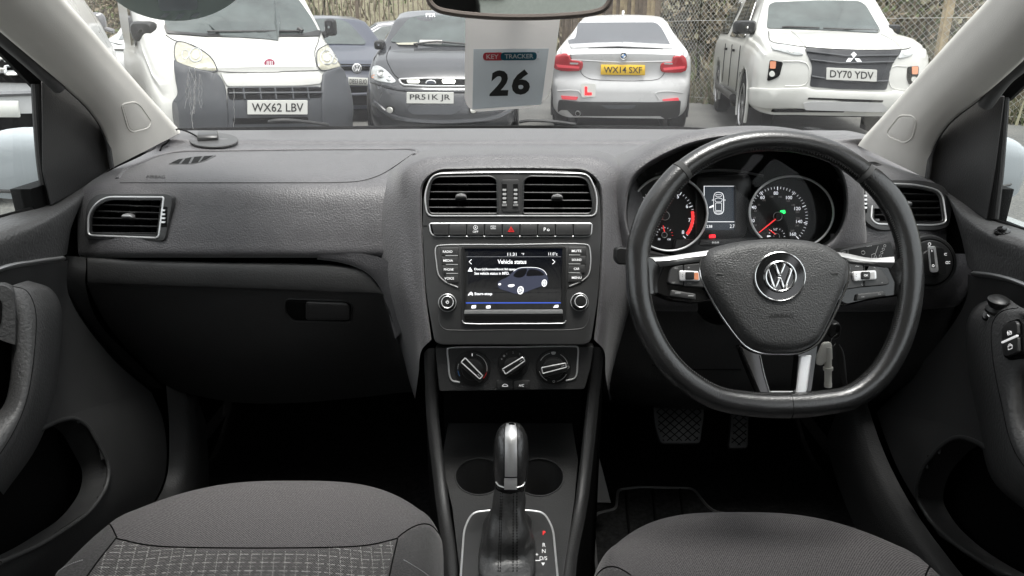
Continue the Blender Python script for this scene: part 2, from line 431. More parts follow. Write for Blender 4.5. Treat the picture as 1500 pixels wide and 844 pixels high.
    def cull(s, polys):
        keep = []
        for f, m in zip(s.f, s.m):
            c = sum((s.v[i] for i in f), V((0, 0, 0))) / len(f); p = proj(c)
            if not any(inside(p, q) for q in polys): keep.append((f, m))
        s.f = [k[0] for k in keep]; s.m = [k[1] for k in keep]; return s
    def bvh(s): return BVHTree.FromPolygons([tuple(p) for p in s.v], s.f)
    def build(s, name, parent=None, M=None, angle=38, merge=1e-6):
        me = bpy.data.meshes.new(name); names = []
        for m in s.m:
            if m not in names: names.append(m)
        vs = [M @ p for p in s.v] if M is not None else s.v
        loc = V((0, 0, 0))
        if vs:
            xs = [p.x for p in vs]; ys = [p.y for p in vs]; zs = [p.z for p in vs]
            loc = V(((min(xs) + max(xs)) / 2, (min(ys) + max(ys)) / 2, (min(zs) + max(zs)) / 2))
        me.from_pydata([tuple(p - loc) for p in vs], [], s.f)
        for k in names: me.materials.append(MATS[k])
        me.polygons.foreach_set('material_index', [names.index(m) for m in s.m])
        if s.uv:
            uvl = me.uv_layers.new(name='UVMap')
            for lp in me.loops: uvl.data[lp.index].uv = s.uv[lp.vertex_index]
        bm = bmesh.new(); bm.from_mesh(me)
        if merge: bmesh.ops.remove_doubles(bm, verts=bm.verts, dist=merge)
        bmesh.ops.recalc_face_normals(bm, faces=bm.faces); bm.to_mesh(me); bm.free()
        me.polygons.foreach_set('use_smooth', [True] * len(me.polygons))
        me.set_sharp_from_angle(angle=radians(angle))
        o = bpy.data.objects.new(name, me); COL.objects.link(o); o.location = loc
        if parent is not None:
            o.parent = parent; o.matrix_parent_inverse = world_inv(parent)
        return o
def world_inv(p): return WM(p).inverted()
def WM(p):
    m = Matrix.Translation(p.location) @ p.rotation_euler.to_matrix().to_4x4()
    return m if p.parent is None else WM(p.parent) @ p.matrix_parent_inverse @ m

_T = {}
def text_geo(txt, bold=0.0, shear=0.0):
    k = (txt, bold, shear)
    if k not in _T:
        cu = bpy.data.curves.new('lettering', 'FONT'); cu.body = txt; cu.size = 1; cu.offset = bold; cu.shear = shear; cu.resolution_u = 3
        ob = bpy.data.objects.new('lettering', cu); COL.objects.link(ob)
        dg = bpy.context.evaluated_depsgraph_get(); me = ob.evaluated_get(dg).to_mesh()
        vs = [(v.co.x, v.co.y) for v in me.vertices]; fs = [tuple(p.vertices) for p in me.polygons]
        bpy.data.objects.remove(ob); bpy.data.curves.remove(cu)
        _T[k] = (vs, fs, (min(v[0] for v in vs), min(v[1] for v in vs), max(v[0] for v in vs), max(v[1] for v in vs)))
    return _T[k]

def thing(name, label, cat, loc, rz=0, group=None):
    o = bpy.data.objects.new(name, None); COL.objects.link(o); o.empty_display_size = 0.1
    o.location = loc; o.rotation_euler = (0, 0, rz); o['label'] = label; o['category'] = cat
    if group: o['group'] = group
    return o
def tag(o, label=None, cat=None, group=None, kind=None):
    if label: o['label'] = label
    if cat: o['category'] = cat
    if group: o['group'] = group
    if kind: o['kind'] = kind
    return o

# ------------------------------------------------------------------ photo measurements to points of the place
FW = V((0, cos(PITCH), -sin(PITCH))); UP = V((0, sin(PITCH), cos(PITCH))); RT = V((1, 0, 0))
def ray(px, py): return FW + RT * ((px - 750) / FPX) + UP * ((422 - py) / FPX)
def PY(px, py, Y): d = ray(px, py); return CAM + d * (Y / d.y)
def PX(px, py, X): d = ray(px, py); return CAM + d * (X / d.x)
def PZ(px, py, Z): d = ray(px, py); return CAM + d * ((Z - CAM.z) / d.z)
def proj(p):
    q = V(p) - CAM; z = q.dot(FW)
    return (750 + FPX * q.x / z, 422 - FPX * q.dot(UP) / z) if z > 1e-6 else (1e6, 1e6)
class Plane:
    """a flat panel of the car through point O with normal n (towards the cabin), addressed by where its points were measured"""
    def __init__(s, O, n): s.O = V(O); s.n = V(n).normalized()
    def __call__(s, px, py, h=0.0):
        d = ray(px, py); t = (s.O - CAM).dot(s.n) / d.dot(s.n); return CAM + d * t + s.n * h
    def sub(s, h): return Plane(s.O + s.n * h, s.n)
    @staticmethod
    def through(a, b, c):
        n = (b - a).cross(c - a).normalized()
        if n.dot(CAM - a) < 0: n = -n
        return Plane(a, n)
class Skin:
    """a curved panel already built: finds where it was measured on its real surface"""
    def __init__(s, mb): s.b = mb.bvh()
    def __call__(s, px, py, h=0.0):
        d = ray(px, py).normalized(); hit, n, i, t = s.b.ray_cast(CAM, d)
        if hit is None:
            q = s.b.find_nearest(CAM + d * getattr(s, 'reach', 1.2)); hit, n = q[0], q[1]
        if n.dot(d) > 0: n = -n
        return hit + n * h
mat('paint_silver', (0.30,0.30,0.31), 0.3, metal=0.4, coat=0.5)
mat('carglass_rear', (0.10,0.105,0.115), 0.12, spec=0.6)
mat('bumper_dark', (0.035,0.037,0.042), 0.5)
glass('rear_glass', (0.86, 0.94, 0.90), 0.03)
mat('dried', 0.7, 0.8)

for k in ('card', 'card_grey', 'card_white', 'card_red', 'card_blue'):      # thin plastic card lets daylight through
    n = MATS[k].node_tree.nodes; l = MATS[k].node_tree.links; b_ = n['Principled BSDF']; o_ = n['Material Output']
    tl_ = n.new('ShaderNodeBsdfTranslucent'); mx_ = n.new('ShaderNodeMixShader'); mx_.inputs[0].default_value = 0.5
    tl_.inputs[0].default_value = b_.inputs['Base Color'].default_value
    l.new(b_.outputs[0], mx_.inputs[1]); l.new(tl_.outputs[0], mx_.inputs[2]); l.new(mx_.outputs[0], o_.inputs['Surface'])

# ================================================================== DASHBOARD
dash = thing('dashboard', 'dark grey grained dashboard running the full width of the cabin under the windscreen', 'dashboard', (0, 1.2, 0.85))
PROF = [(1.72, .975), (1.66, .992), (1.62, .998), (1.50, .999), (1.43, .998), (1.415, .992), (1.33, .992), (1.22, .985), (1.135, .975), (1.108, .962), (1.090, .930), (1.077, .893), (1.073, .872), (1.085, .862), (1.13, .858)]
def prof_at(x):
    out = []
    for i, (y, z) in enumerate(PROF):
        yy = y - (0.10 * (x / 0.7) ** 2 if i < 4 else 0.03 * (x / 0.7) ** 2 if i < 6 else 0)
        zz = z + (0.008 * (abs(x) / 0.7) ** 3 if i < 6 else 0)
        if abs(x) > 0.60 and i > 4:
            t = (abs(x) - 0.60) / 0.105; yy += 0.035 * t * t; zz -= 0.012 * t * t
        out.append(V((x, yy, zz)))
    return out
body = MB()
xs = [-.705, -.70, -.67, -.60, -.50, -.40, -.25, -.12, 0, .12, .25, .40, .50, .60, .67, .70, .705]
body.loft([prof_at(x) for x in xs], 7, 4, 'pad')
for sx in (-1, 1):      # closed ends
    p = prof_at(sx * .705); b = len(body.v); body.v += p + [V((sx * .705, 1.7, .85))]
    body.f.append(tuple(range(b, b + len(p) + 1))); body.m.append('pad')
base_skin = Skin(body)
leak_block = MB(); leak_block.box((0, 1.47, .765), (1.39, .50, .33), 'black')  # black block added behind the dash to stop light leaking through

n_base = len(body.f)
# --- raised housing round the centre stack
hin = [(632, 497), (624, 430), (620, 350), (618, 300), (621, 270), (640, 253), (680, 250), (750, 249), (820, 250), (858, 253), (876, 270), (880, 300), (880, 350), (877, 430), (870, 497)]
hmid = [(618, 512), (609, 430), (602, 350), (599, 295), (602, 262), (628, 243), (680, 237), (750, 235), (820, 236), (868, 242), (893, 262), (899, 295), (897, 350), (892, 430), (884, 512)]
hmd2 = [(613, 548), (590, 430), (582, 350), (585, 290), (590, 250), (620, 232), (680, 227), (750, 225), (820, 226), (875, 230), (908, 250), (914, 290), (912, 350), (904, 430), (887, 548)]
hout = [(608, 585), (566, 450), (545, 385), (560, 280), (578, 236), (615, 219), (680, 216), (750, 214), (820, 215), (880, 218), (918, 240), (940, 280), (955, 350), (935, 440), (894, 590)]
def Yin(py): return 1.052 - (py - 250) * 0.00036
rowA = [PY(x, y, Yin(y) + .012) for x, y in hin]; rowB = [PY(x, y, Yin(y) + .0) for x, y in inset(hin, -3)]
rowC = [PY(x, y, Yin(y) + .012) for x, y in hmid]; rowD = [PY(x, y, Yin(y) + (.028 if y < 500 else .075)) for x, y in hmd2]
rowE = []
for i, (x, y) in enumerate(hout):
    if y < 375: rowE.append(base_skin(x, y, -.004))
    else: rowE.append(PY(x, y, 1.10 if y < 500 else 1.22))
body.loft([rowA, rowB, rowC, rowD, rowE], 6, 5, 'pad')

# rounded corner where the pad turns down beside the glovebox
fa = [(465, 371), (505, 371), (540, 373), (572, 386), (594, 420), (606, 470)]; fb = [(465, 378.5), (503, 384), (533, 395), (553, 413), (566, 443), (580, 495)]
ya = (1.0735, 1.073, 1.069, 1.055, 1.04, 1.045, 1.05); yb = (1.077, 1.075, 1.072, 1.070, 1.072, 1.08, 1.09)
body.loft([[PY(x, y, Y) for (x, y), Y in zip(fa, ya)], [PY(x, y, Y) for (x, y), Y in zip(fb, yb)], [PY(x - 1, y + 1.5, Y + .01) for (x, y), Y in zip(fb, yb)], [PY(x, y, Y + .06) for (x, y), Y in zip(fb, yb)]], 6, 4, 'pad')
# --- instrument hood and the bezel round the opening
op = [(985, 378), (935, 362), (919, 330), (919, 290), (929, 260), (950, 241), (992, 219), (1034, 206), (1090, 200), (1150, 204), (1197, 220), (1228, 247), (1239, 280), (1237, 322), (1222, 350), (1180, 374), (1080, 380)]
oo = [(975, 420), (912, 402), (900, 340), (899, 290), (908, 252), (932, 230), (985, 201), (1032, 190), (1092, 185), (1156, 188), (1212, 203), (1248, 232), (1264, 270), (1266, 322), (1262, 372), (1190, 410), (1080, 424)]
NO = len(op)
def hY(y): return 1.03 + (400 - y) * .0001
o_in = [PY(x, y, hY(y) + .05) for x, y in inset(op, 4)]
o_lip = [PY(x, y, hY(y) + .004) for x, y in op]
o_lip2 = [PY(x, y, hY(y)) for x, y in inset(op, -3)]
o_out = [PY(x, y, hY(y) + .022) for x, y in oo]
o_far = []
for (x, y), p in zip(oo, o_out):
    if y < 300: q = p + V((0, .22, -.02)); q.z = min(q.z, .99); o_far.append(q)
    elif y > 380: o_far.append(p + V((0, .05, -.03)))
    else: o_far.append(p + V(((-.05 if x < 1000 else .05), .06, -.01)))
o_m = [a.lerp(b, .45) + V((0, .02, .003)) for a, b in zip(o_out, o_far)]
body.loft([o_lip, o_lip2, o_out, o_m, o_far], 5, 6, 'pad', closed_u=True)
inner = MB(); deep = [PY(x, y, 1.15) for x, y in inset(op, 2)]
inner.loft([o_lip, o_in, deep], 5, 3, 'blacksatin', closed_u=True)

# --- driver side lower dash: knee panel and switch panel at the right end
body.loft([[PY(x, y, 1.062) for x, y in ((890, 378), (960, 400), (1080, 420), (1200, 405), (1262, 380), (1330, 372), (1422, 372))],
           [PY(x, y, 1.055) for x, y in ((890, 400), (960, 420), (1080, 430), (1200, 425), (1262, 420), (1330, 410), (1424, 395))],
           [PY(x, y, 1.062) for x, y in ((888, 440), (960, 448), (1080, 450), (1200, 450), (1262, 450), (1330, 448), (1423, 440))],
           [PY(x, y, 1.10) for x, y in ((888, 460), (960, 462), (1080, 462), (1200, 462), (1262, 462), (1330, 460), (1421, 452))]], 5, 5, 'pad')
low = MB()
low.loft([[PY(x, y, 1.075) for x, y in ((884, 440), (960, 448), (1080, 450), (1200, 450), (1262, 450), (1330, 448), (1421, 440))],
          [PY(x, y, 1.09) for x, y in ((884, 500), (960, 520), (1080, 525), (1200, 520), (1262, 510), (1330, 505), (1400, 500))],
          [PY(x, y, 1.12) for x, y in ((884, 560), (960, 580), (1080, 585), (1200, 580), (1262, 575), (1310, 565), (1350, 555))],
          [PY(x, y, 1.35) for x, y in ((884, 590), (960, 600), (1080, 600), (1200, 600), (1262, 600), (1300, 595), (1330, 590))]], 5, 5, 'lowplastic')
low.tube([base_skin.__class__(low)(x, y, .0005) for x, y in c2([(955, 534), (1000, 540), (1085, 541)], 5, False)], .0012, 'black', 6)

# --- glovebox side: lid, fixed end piece
gtop = [(128, 377), (200, 380), (320, 384), (440, 386), (500, 389), (538, 398), (556, 418), (566, 450)]
gmid = [(128, 413), (200, 416), (320, 420), (440, 424), (500, 427), (536, 428), (562, 432), (575, 470)]
glow = [(160, 480), (220, 500), (330, 520), (440, 520), (500, 510), (545, 500), (572, 500), (590, 520)]
gbot = [(235, 560), (270, 575), (350, 590), (440, 590), (500, 585), (550, 580), (590, 575), (606, 575)]
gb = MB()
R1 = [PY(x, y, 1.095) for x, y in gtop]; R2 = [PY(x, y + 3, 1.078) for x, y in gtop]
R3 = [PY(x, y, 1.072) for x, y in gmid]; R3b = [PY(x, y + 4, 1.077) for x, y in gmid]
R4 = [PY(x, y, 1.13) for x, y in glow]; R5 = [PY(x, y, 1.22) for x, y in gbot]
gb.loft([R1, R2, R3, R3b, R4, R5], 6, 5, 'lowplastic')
gskin = Skin(gb)
ge = MB()   # fixed end piece left of the lid, separated by a shut line
e = [[(97, 375), (112, 376), (126, 377)], [(95, 392), (111, 393), (126, 394)], [(95, 413), (110, 413), (125, 413)], [(104, 450), (121, 462), (143, 470)], [(150, 510), (175, 525), (205, 535)], [(215, 565), (225, 568), (240, 570)]]
ge.loft([[PY(x, y, Y) for x, y in r] for r, Y in zip(e, (1.095, 1.078, 1.074, 1.10, 1.17, 1.22))], 5, 5, 'lowplastic')
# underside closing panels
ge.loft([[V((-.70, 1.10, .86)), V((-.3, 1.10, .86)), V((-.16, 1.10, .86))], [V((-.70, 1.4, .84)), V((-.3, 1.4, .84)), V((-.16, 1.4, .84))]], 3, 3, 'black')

# --- cut the vents and the cluster out of the skin
vL_out = rpoly([(141, 284), (245, 284), (253, 288), (253, 300), (243, 350), (238, 354), (130, 350), (124, 345), (127, 300)], [16, 4, 8, 6, 8, 8, 12, 8, 18])
vL_chr = rpoly([(152, 287), (243, 287.5), (235, 350.5), (129, 346.5), (129, 310)], [30, 5, 8, 9, 30], 6)
vL_in = inset(vL_chr, 4.5)
vR_out = rpoly([(1259, 264), (1350, 264), (1384, 272), (1395, 300), (1390, 332), (1375, 338), (1285, 338), (1265, 325)], [3, 20, 20, 20, 12, 8, 10, 12], 5)
vR_chr = rpoly([(1277, 267), (1345, 270), (1380, 280), (1387, 328), (1368, 332.5), (1282, 330.5), (1273, 322)], [6, 20, 14, 10, 10, 6, 6], 6)
vR_in = inset(vR_chr, 4.5)
cull = [inset(vL_chr, 2), inset(vR_chr, 2), inset(op, -6)]
dv = [rpoly([(246, 241), (262, 233), (285, 229.5), (318, 228), (300, 237), (282, 241)], [3, 8, 8, 3, 6, 3])]
keep = [(f, m) for f, m in zip(body.f, body.m)]
nb = n_base
culled = MB(); culled.v = body.v; culled.f = body.f[:nb]; culled.m = body.m[:nb]; culled.cull([inset(op, -3), inset(hmid, 6)] + cull[:2])
body.f = culled.f + body.f[nb:]; body.m = culled.m + body.m[nb:]
rest = MB(); rest.v = body.v; rest.f = body.f; rest.m = body.m; rest.cull(cull[:2]); body.f, body.m = rest.f, rest.m
skin = Skin(body)
# airbag lid shut line, edge of the recessed pad, moulded word
body.tube([skin(x, y, .0003) for x, y in dens(c2([(176, 268), (300, 268), (420, 268), (500, 267.5), (530, 265), (556, 257), (580, 243), (604, 226)], 4, False), 8)], .0007, 'print_dark', 6)
ridge = c2([(172, 262), (182, 250), (205, 240), (232, 229), (262, 223), (330, 221.5), (450, 220), (560, 219.5), (600, 219.5), (611, 222), (607, 227)], 5, False)
body.tube([skin(x, y, -.0005) for x, y in ridge], .0035, 'pad', 8)
body.text(skin, 'AIRBAG', 228, 259.5, 4.2, .0006, 'print_dark', width=28, rot=.03)
b_body = body.build('dash_pad', dash)
inner.build('instrument_recess', dash); leak_block.build('dash_light_block', dash)
low.build('knee_panel', dash)
o_g = gb.build('glovebox_lid', dash)
ge.build('glovebox_surround', dash)
h = MB(); hp = rpoly([(417, 437), (508, 440), (516, 446), (515, 470), (508, 472), (428, 470), (417, 455)], [10, 5, 5, 5, 5, 10, 8])
h.ptube(gskin, hp, .0012, .001, 'lowplastic', seg=6)
h.plate(gskin, inset(hp, 2), -.002, .0025, 'black', bev=1.5, step=9)
h.plate(gskin, rpoly([(449, 440), (506, 442), (513, 447), (512, 466), (449, 466)], 4), .002, .006, 'lowplastic', bev=1.5, step=9)
h.build('catch', o_g)

# --- demister vent on the top left
t = MB(); f = skin
t.plate(f, dv[0], -.002, .0012, 'trim', bev=1, step=5)
for (a, b_, c, d) in (((251, 240), (262, 234.5), (268, 234), (262, 240.5)), ((266, 240.5), (272, 233.5), (281, 231.5), (276, 240.5)), ((280, 240.3), (285, 231.2), (296, 230.2), (290, 238.8)), ((293.5, 238), (299.5, 230), (312, 229.2), (302, 235))):
    t.plate(f, [a, b_, c, d], .001, .0016, 'black', step=5)
t.build('demister_vent', dash)
t = MB(); t.plate(f, rpoly([(1269, 238), (1282, 237.5), (1292, 242), (1284, 243)], 2), -.001, .0012, 'trim'); t.plate(f, rpoly([(1271, 238.6), (1281, 238.3), (1288, 241.4), (1283, 242)], 1), .001, .0016, 'black'); t.build('demister_vent', dash)

# --- air vents ---------------------------------------------------------------
def vent(pl, bezel, chrome, hole, slats, knob, wheel, parent, vstep):
    fr = MB()
    if bezel: fr.plate(pl, bezel, -.012, .002, 'trim', bev=2, bh=.0015, holes=[hole])
    fr.ptube(pl, inset(chrome, 1.6 if bezel else .5), .0015 if bezel else .0008, .0022 if bezel else .0005, 'satin' if bezel else 'button', seg=8)
    o = fr.build('air_vent', parent)
    cv = MB(); bk = pl.sub(-.035)
    cv.grid([[pl(x, y, .001) for x, y in hole], [pl(x, y, -.035) for x, y in hole]], 'black', closed_u=True)
    cv.ptube(pl, inset(hole, .8), .0013, .0005, 'blacksatin', seg=6)
    vs, fs = fill2d(inset(hole, -3), 0); cv.add([bk(x, y, 0) for x, y in vs], fs, 'outdark'); cv.build('duct', o)
    xs_ = [p[0] for p in hole]; ys_ = [p[1] for p in hole]
    vv = MB(); dpl = pl.sub(-.016); x = min(xs_) + vstep
    while x < max(xs_) - 2:
        yy = [p for p in [min(ys_) + k for k in range(0, int(max(ys_) - min(ys_)) + 1)] if inside((x, p), hole)]
        if yy: vv.add([dpl(x, yy[0]), dpl(x, yy[-1]), dpl(x, yy[-1], -.014), dpl(x, yy[0], -.014)], [(0, 1, 2, 3)], 'blacksatin'); 
        x += vstep
    vv.build('vertical_vanes', o)
    for (ya, yb) in slats:
        # thin aerofoil slat across the opening
        def xr(sgn):
            c = [p for p in xs_]; x = (min(c) + max(c)) / 2
            while inside((x, ya + (yb - ya) * (x - min(c)) / (max(c) - min(c))), hole): x += sgn * .8
            return x
        xa, xb = xr(-1), xr(1); q = lambda x: ya + (yb - ya) * (x - min(xs_)) / (max(xs_) - min(xs_))
        n = 8; s_ = MB(); rows = []
        for (dz, dh) in ((-1.1, -.001), (0, -.0002), (.9, -.001), (2.2, -.013), (-.2, -.013)):
            rows.append([pl(xa + (xb - xa) * i / n, q(xa + (xb - xa) * i / n) + dz, dh - .002) for i in range(n + 1)])
        s_.grid(rows, 'blacksatin', closed_v=True); s_.build('slat', o)
    if knob:
        kx, ky, kw, kh = knob; k = MB()
        k.pad(pl, rpoly([(kx - kw / 2, ky + kh / 2), (kx - kw * .42, ky - kh * .25), (kx, ky - kh * .55), (kx + kw * .42, ky - kh * .25), (kx + kw / 2, ky + kh / 2)], 2), -.004, .009, kh * .5, 'silver', 2); k.build('vent_knob', o)
    for (wx, wy, ww, wh) in wheel:
        k = MB(); k.plate(pl, rpoly([(wx - ww * .8, wy - wh * .62), (wx + ww * .8, wy - wh * .62), (wx + ww * .7, wy + wh * .62), (wx - ww * .9, wy + wh * .62)], 1.5), .0005, .0026, 'black')
        for i in range(4):
            k.plate(pl, rpoly([(wx - ww * .45, wy - wh * .45 + i * wh * .24), (wx + ww * .45, wy - wh * .45 + i * wh * .24), (wx + ww * .45, wy - wh * .45 + i * wh * .24 + wh * .11), (wx - ww * .45, wy - wh * .45 + i * wh * .24 + wh * .11)], .6), .002, .005, 'satin')
        k.build('thumb_wheel', o)
    return o
pl = Plane.through(base_skin(190, 286), base_skin(140, 349), base_skin(246, 350)).sub(.003)
vent(pl, vL_out, vL_chr, vL_in, [(299, 303), (309, 312), (319, 321.5), (330, 332), (341, 342)], (187, 316, 19, 8), [(241.5, 318, 6, 24)], dash, 16)
pl = Plane.through(base_skin(1330, 268), base_skin(1275, 332), base_skin(1370, 334)).sub(.004)
vent(pl, vR_out, vR_chr, vR_in, [(281, 284.5), (293, 294.5), (303.5, 304), (314, 314.5), (324, 324)], (1327, 298, 19, 8), [(1264.5, 298, 6, 24)], dash, 16)

# --- centre stack: trim panel with openings ------------------------------------
CP = Plane.through(PY(650, 252, 1.050), PY(850, 252, 1.050), PY(750, 500, .962))
panel = rpoly([(640, 252), (680, 249.5), (750, 248.5), (820, 249.5), (858, 252), (879, 280), (881, 340), (877, 430), (866, 500), (857, 505), (645, 505), (636, 500), (624, 430), (619, 340), (620, 280)], [8, 20, 30, 20, 16, 16, 10, 20, 8, 6, 6, 8, 20, 10, 16], 5)
cv1 = rpoly([(631, 259), (720, 257.5), (729, 264), (730, 314), (629, 314), (625.5, 300)], [16, 6, 5, 4, 6, 10], 6)
cv2 = rpoly([(766, 264), (775, 257.5), (861, 259), (870, 300), (866, 314), (765, 314)], [5, 6, 16, 10, 6, 4], 6)
strip = rpoly([(629, 327.5), (867, 327.5), (866, 346.5), (638, 346.5), (631, 342)], [3, 3, 7, 7, 5])
st = MB(); st.plate(CP, panel, -.012, 0, 'trim', bev=2, bh=.0015, holes=[cv1, cv2])
st.ptube(CP, c2([(620, 331), (626, 330.8)], 2, False), .0006, .0002, 'black', closed=False)
o_st = st.build('centre_trim', dash)
g = MB(); g.ptube(CP, rpoly([(633, 255.5), (660, 254), (750, 252.5), (840, 254), (862, 255.5), (875, 285), (873, 316.5), (626, 316.5), (621.5, 285)], [16, 10, 40, 10, 16, 14, 9, 9, 14], 6), .0012, .001, 'satin'); g.build('vent_frame', o_st)
vent(CP, None, rpoly([(631, 259), (720, 257.5), (729, 264), (730, 314), (629, 314), (625.5, 300)], [16, 6, 5, 4, 6, 10], 6), cv1, [(270, 270), (281, 281), (292, 292), (303.8, 303.8)], (675, 286.8, 18, 8), [], dash, 15)
vent(CP, None, cv2, cv2, [(270.5, 271), (282, 282.5), (293.2, 293.7), (305, 305.3)], (816.3, 287.5, 18, 8), [], dash, 15)
g = MB(); g.plate(CP, rpoly([(734, 263), (761, 263), (762, 311), (735, 311)], 4), -.001, .0014, 'trim', bev=1)
for wx in (739, 755.2):
    g.plate(CP, rpoly([(wx - 3.6, 270), (wx + 3.6, 270), (wx + 3.6, 302), (wx - 3.6, 302)], 1), .001, .002, 'black')
    for i in range(4): g.plate(CP, rpoly([(wx - 2.6, 277.5 + i * 6), (wx + 2.6, 277.5 + i * 6), (wx + 2.6, 280.5 + i * 6), (wx - 2.6, 280.5 + i * 6)], .6), .0018, .005, 'satin')
    g.plate(CP, rpoly([(wx - 3.6, 299), (wx + 3.6, 299), (wx + 3.6, 302.5), (wx - 3.6, 302.5)], .5), .0018, .004, 'silver')
g.build('vent_wheels', o_st)
# row of nine push buttons
bt = MB(); bt.plate(CP, strip, 0, .0012, 'black'); bt.ptube(CP, strip, .0009, .001, 'satin', seg=6); o_b = bt.build('switch_row', dash)
for i in range(9):
    x0 = 632.5 + i * 25.9; x1 = x0 + 25; B = MB()
    B.plate(CP, rpoly([(x0, 329), (x1, 329), (x1, 345), (x0 + (4 if i == 0 else 0), 345)], 1.2), .001, .0045, 'button', bev=1.0, bh=.001)
    B.plate(CP, [(x0 + 1.5, 342.6), (x1 - 1.5, 342.6), (x1 - 1.5, 344), (x0 + 1.5, 344)], .0044, .0049, 'trim')
    cx = (x0 + x1) / 2
    if i == 2:
        B.text(CP, 'A', cx, 334, 3.2, .005, 'white_print'); B.ptube(CP, circ(cx, 334, 3.0, n=16), .0003, .005, 'white_print', seg=4); B.text(CP, 'OFF', cx, 340, 3, .005, 'white_print', width=8)
    if i == 3: B.ptube(CP, [(cx - 3.5, 331.8), (cx + 3.5, 331.8), (cx + 3.5, 335.8), (cx - 3.5, 335.8)], .0003, .005, 'white_print', seg=4); B.plate(CP, [(cx - 2, 333), (cx + 2, 333), (cx + 2, 335), (cx - 2, 335)], .005, .0053, 'print_grey')
    if i == 4:
        tri = [(cx, 332), (cx + 5, 340.3), (cx - 5, 340.3)]; B.plate(CP, tri, .0045, .0052, 'red_print', holes=[inset(tri, 1.5)]); B.plate(CP, inset(tri, 2.1), .0045, .0052, 'red_print')
    if i == 6: B.text(CP, 'P', cx - 2.5, 336.5, 5, .005, 'white_print'); B.text(CP, '\u00b7\u00b7\u00b7', cx + 2.5, 338, 1.2, .005, 'white_print', width=4); B.ptube(CP, circ(cx + 2.6, 337.5, 1.5, n=10), .0003, .005, 'white_print', seg=4)
    B.build('push_button', o_b)

# --- touchscreen head unit
hu = MB()
hfr = rpoly([(638, 359.5), (863, 358), (865.5, 398), (858, 409), (833, 420.5), (830, 427), (829, 470), (824, 474), (682, 474.5), (677, 470), (674, 427), (671, 421.5), (651, 412), (641, 400)], [5, 5, 12, 12, 6, 5, 5, 5, 5, 5, 5, 6, 12, 12], 5)
hu.plate(CP, hfr, -.004, .0015, 'trim', bev=1.5)
hu.ptube(CP, c2([(671, 421), (653, 413), (643, 403), (639.5, 385), (638, 366), (640, 361), (646, 359.5), (750, 358.6), (856, 358), (862, 360), (864, 366), (865, 385), (862, 402), (853, 411), (834, 419.5)], 5, False), 0.0009, .0018, 'satin', closed=False)
bz = rpoly([(676, 361.5), (829, 361), (829, 470), (825, 473.5), (681, 474), (677, 470)], 4)
scr = [(681, 364.5), (823.5, 364), (822.5, 452.5), (682.2, 453)]
hu.plate(CP, bz, .001, .0042, 'blacksatin', bev=1.5, holes=[scr])
hu.plate(CP, rpoly([(681, 454), (823.5, 453.5), (824.5, 459.5), (680, 460)], 1), .004, .0052, 'silver', bev=.6)
hu.plate(CP, rpoly([(680, 462), (824.5, 461.5), (824, 469.5), (682, 470)], 2), .004, .0047, 'piano')
hu.ptube(CP, c2([(677, 469), (680, 473), (690, 474.3), (750, 474.2), (816, 473.8), (826, 473), (829, 469)], 4, False), .0008, .0042, 'silver', closed=False)
o_hu = hu.build('head_unit', dash)
lo = MB(); lo.ptube(CP, c2([(643, 460), (644, 475), (652, 482.5), (670, 484), (750, 483.5), (838, 483), (855, 480), (862, 470), (863, 458)], 5, False), .0011, -.0004, 'trim', closed=False); lo.build('lower_moulding', o_st)
S = MB(); SP = CP.sub(.0015); S.plate(SP, scr, -.001, 0, 'lcd_bg')
T = lambda *a, **k: S.text(SP, *a, **k)
T('11:31', 750, 372.6, 4.6, .0004, 'lcd_white', width=13); T('\u00b0F', 766, 372.3, 3, .0004, 'lcd_white', width=4); T('11.0\u00b0c', 810, 372, 4.6, .0004, 'lcd_white', width=13)
S.plate(SP, [(683, 376), (822, 376), (822, 376.5), (683, 376.5)], 0, .0002, 'lcd_dim')
T('Vehicle status', 750, 383.5, 6.2, .0004, 'lcd_white', width=42, bold=.01)
for sx, cx in ((-1, 689), (1, 811)): S.ptube(SP, [(cx - sx * 1.8, 380.3), (cx + sx * 1.8, 383.6), (cx - sx * 1.8, 387)], .0005, .0003, 'lcd_white', closed=False, seg=4)
tri = [(688.8, 391.3), (692.3, 397.8), (685.2, 397.8)]; S.plate(SP, tri, 0, .0003, 'lcd_white', holes=[inset(tri, 1.3)]); S.plate(SP, inset(tri, 1.9), 0, .0003, 'lcd_white')
T('Door(s)/bonnet/boot lid open.', 695, 394.8, 4.4, .0004, 'lcd_white', width=61, align='L', bold=.012); T('See vehicle status in MFD.', 695, 400.5, 4.2, .0004, 'lcd_white', width=51, align='L', bold=.012)
T('Start-stop', 695, 431, 5.2, .0004, 'lcd_white', width=26, align='L', bold=.015)
S.plate(SP, c2([(685.5, 433.5), (687, 430), (690, 427.5), (692.5, 430), (692.5, 433.5), (690, 431.5)], 2), 0, .0003, 'lcd_white')
S.plate(SP, [(682.5, 443.2), (821.5, 443), (821.5, 444.4), (682.5, 444.6)], 0, .0003, 'lcd_blue')
for a in ([(691, 447.5), (697.5, 447), (697, 451.5), (690.5, 452)], [(712, 448), (718.5, 447.5), (718.5, 451.8), (712, 452)], [(810, 451), (813, 447), (818, 446.5), (818, 450.5)]): S.plate(SP, rpoly(a, 1), 0, .0003, 'lcd_white')
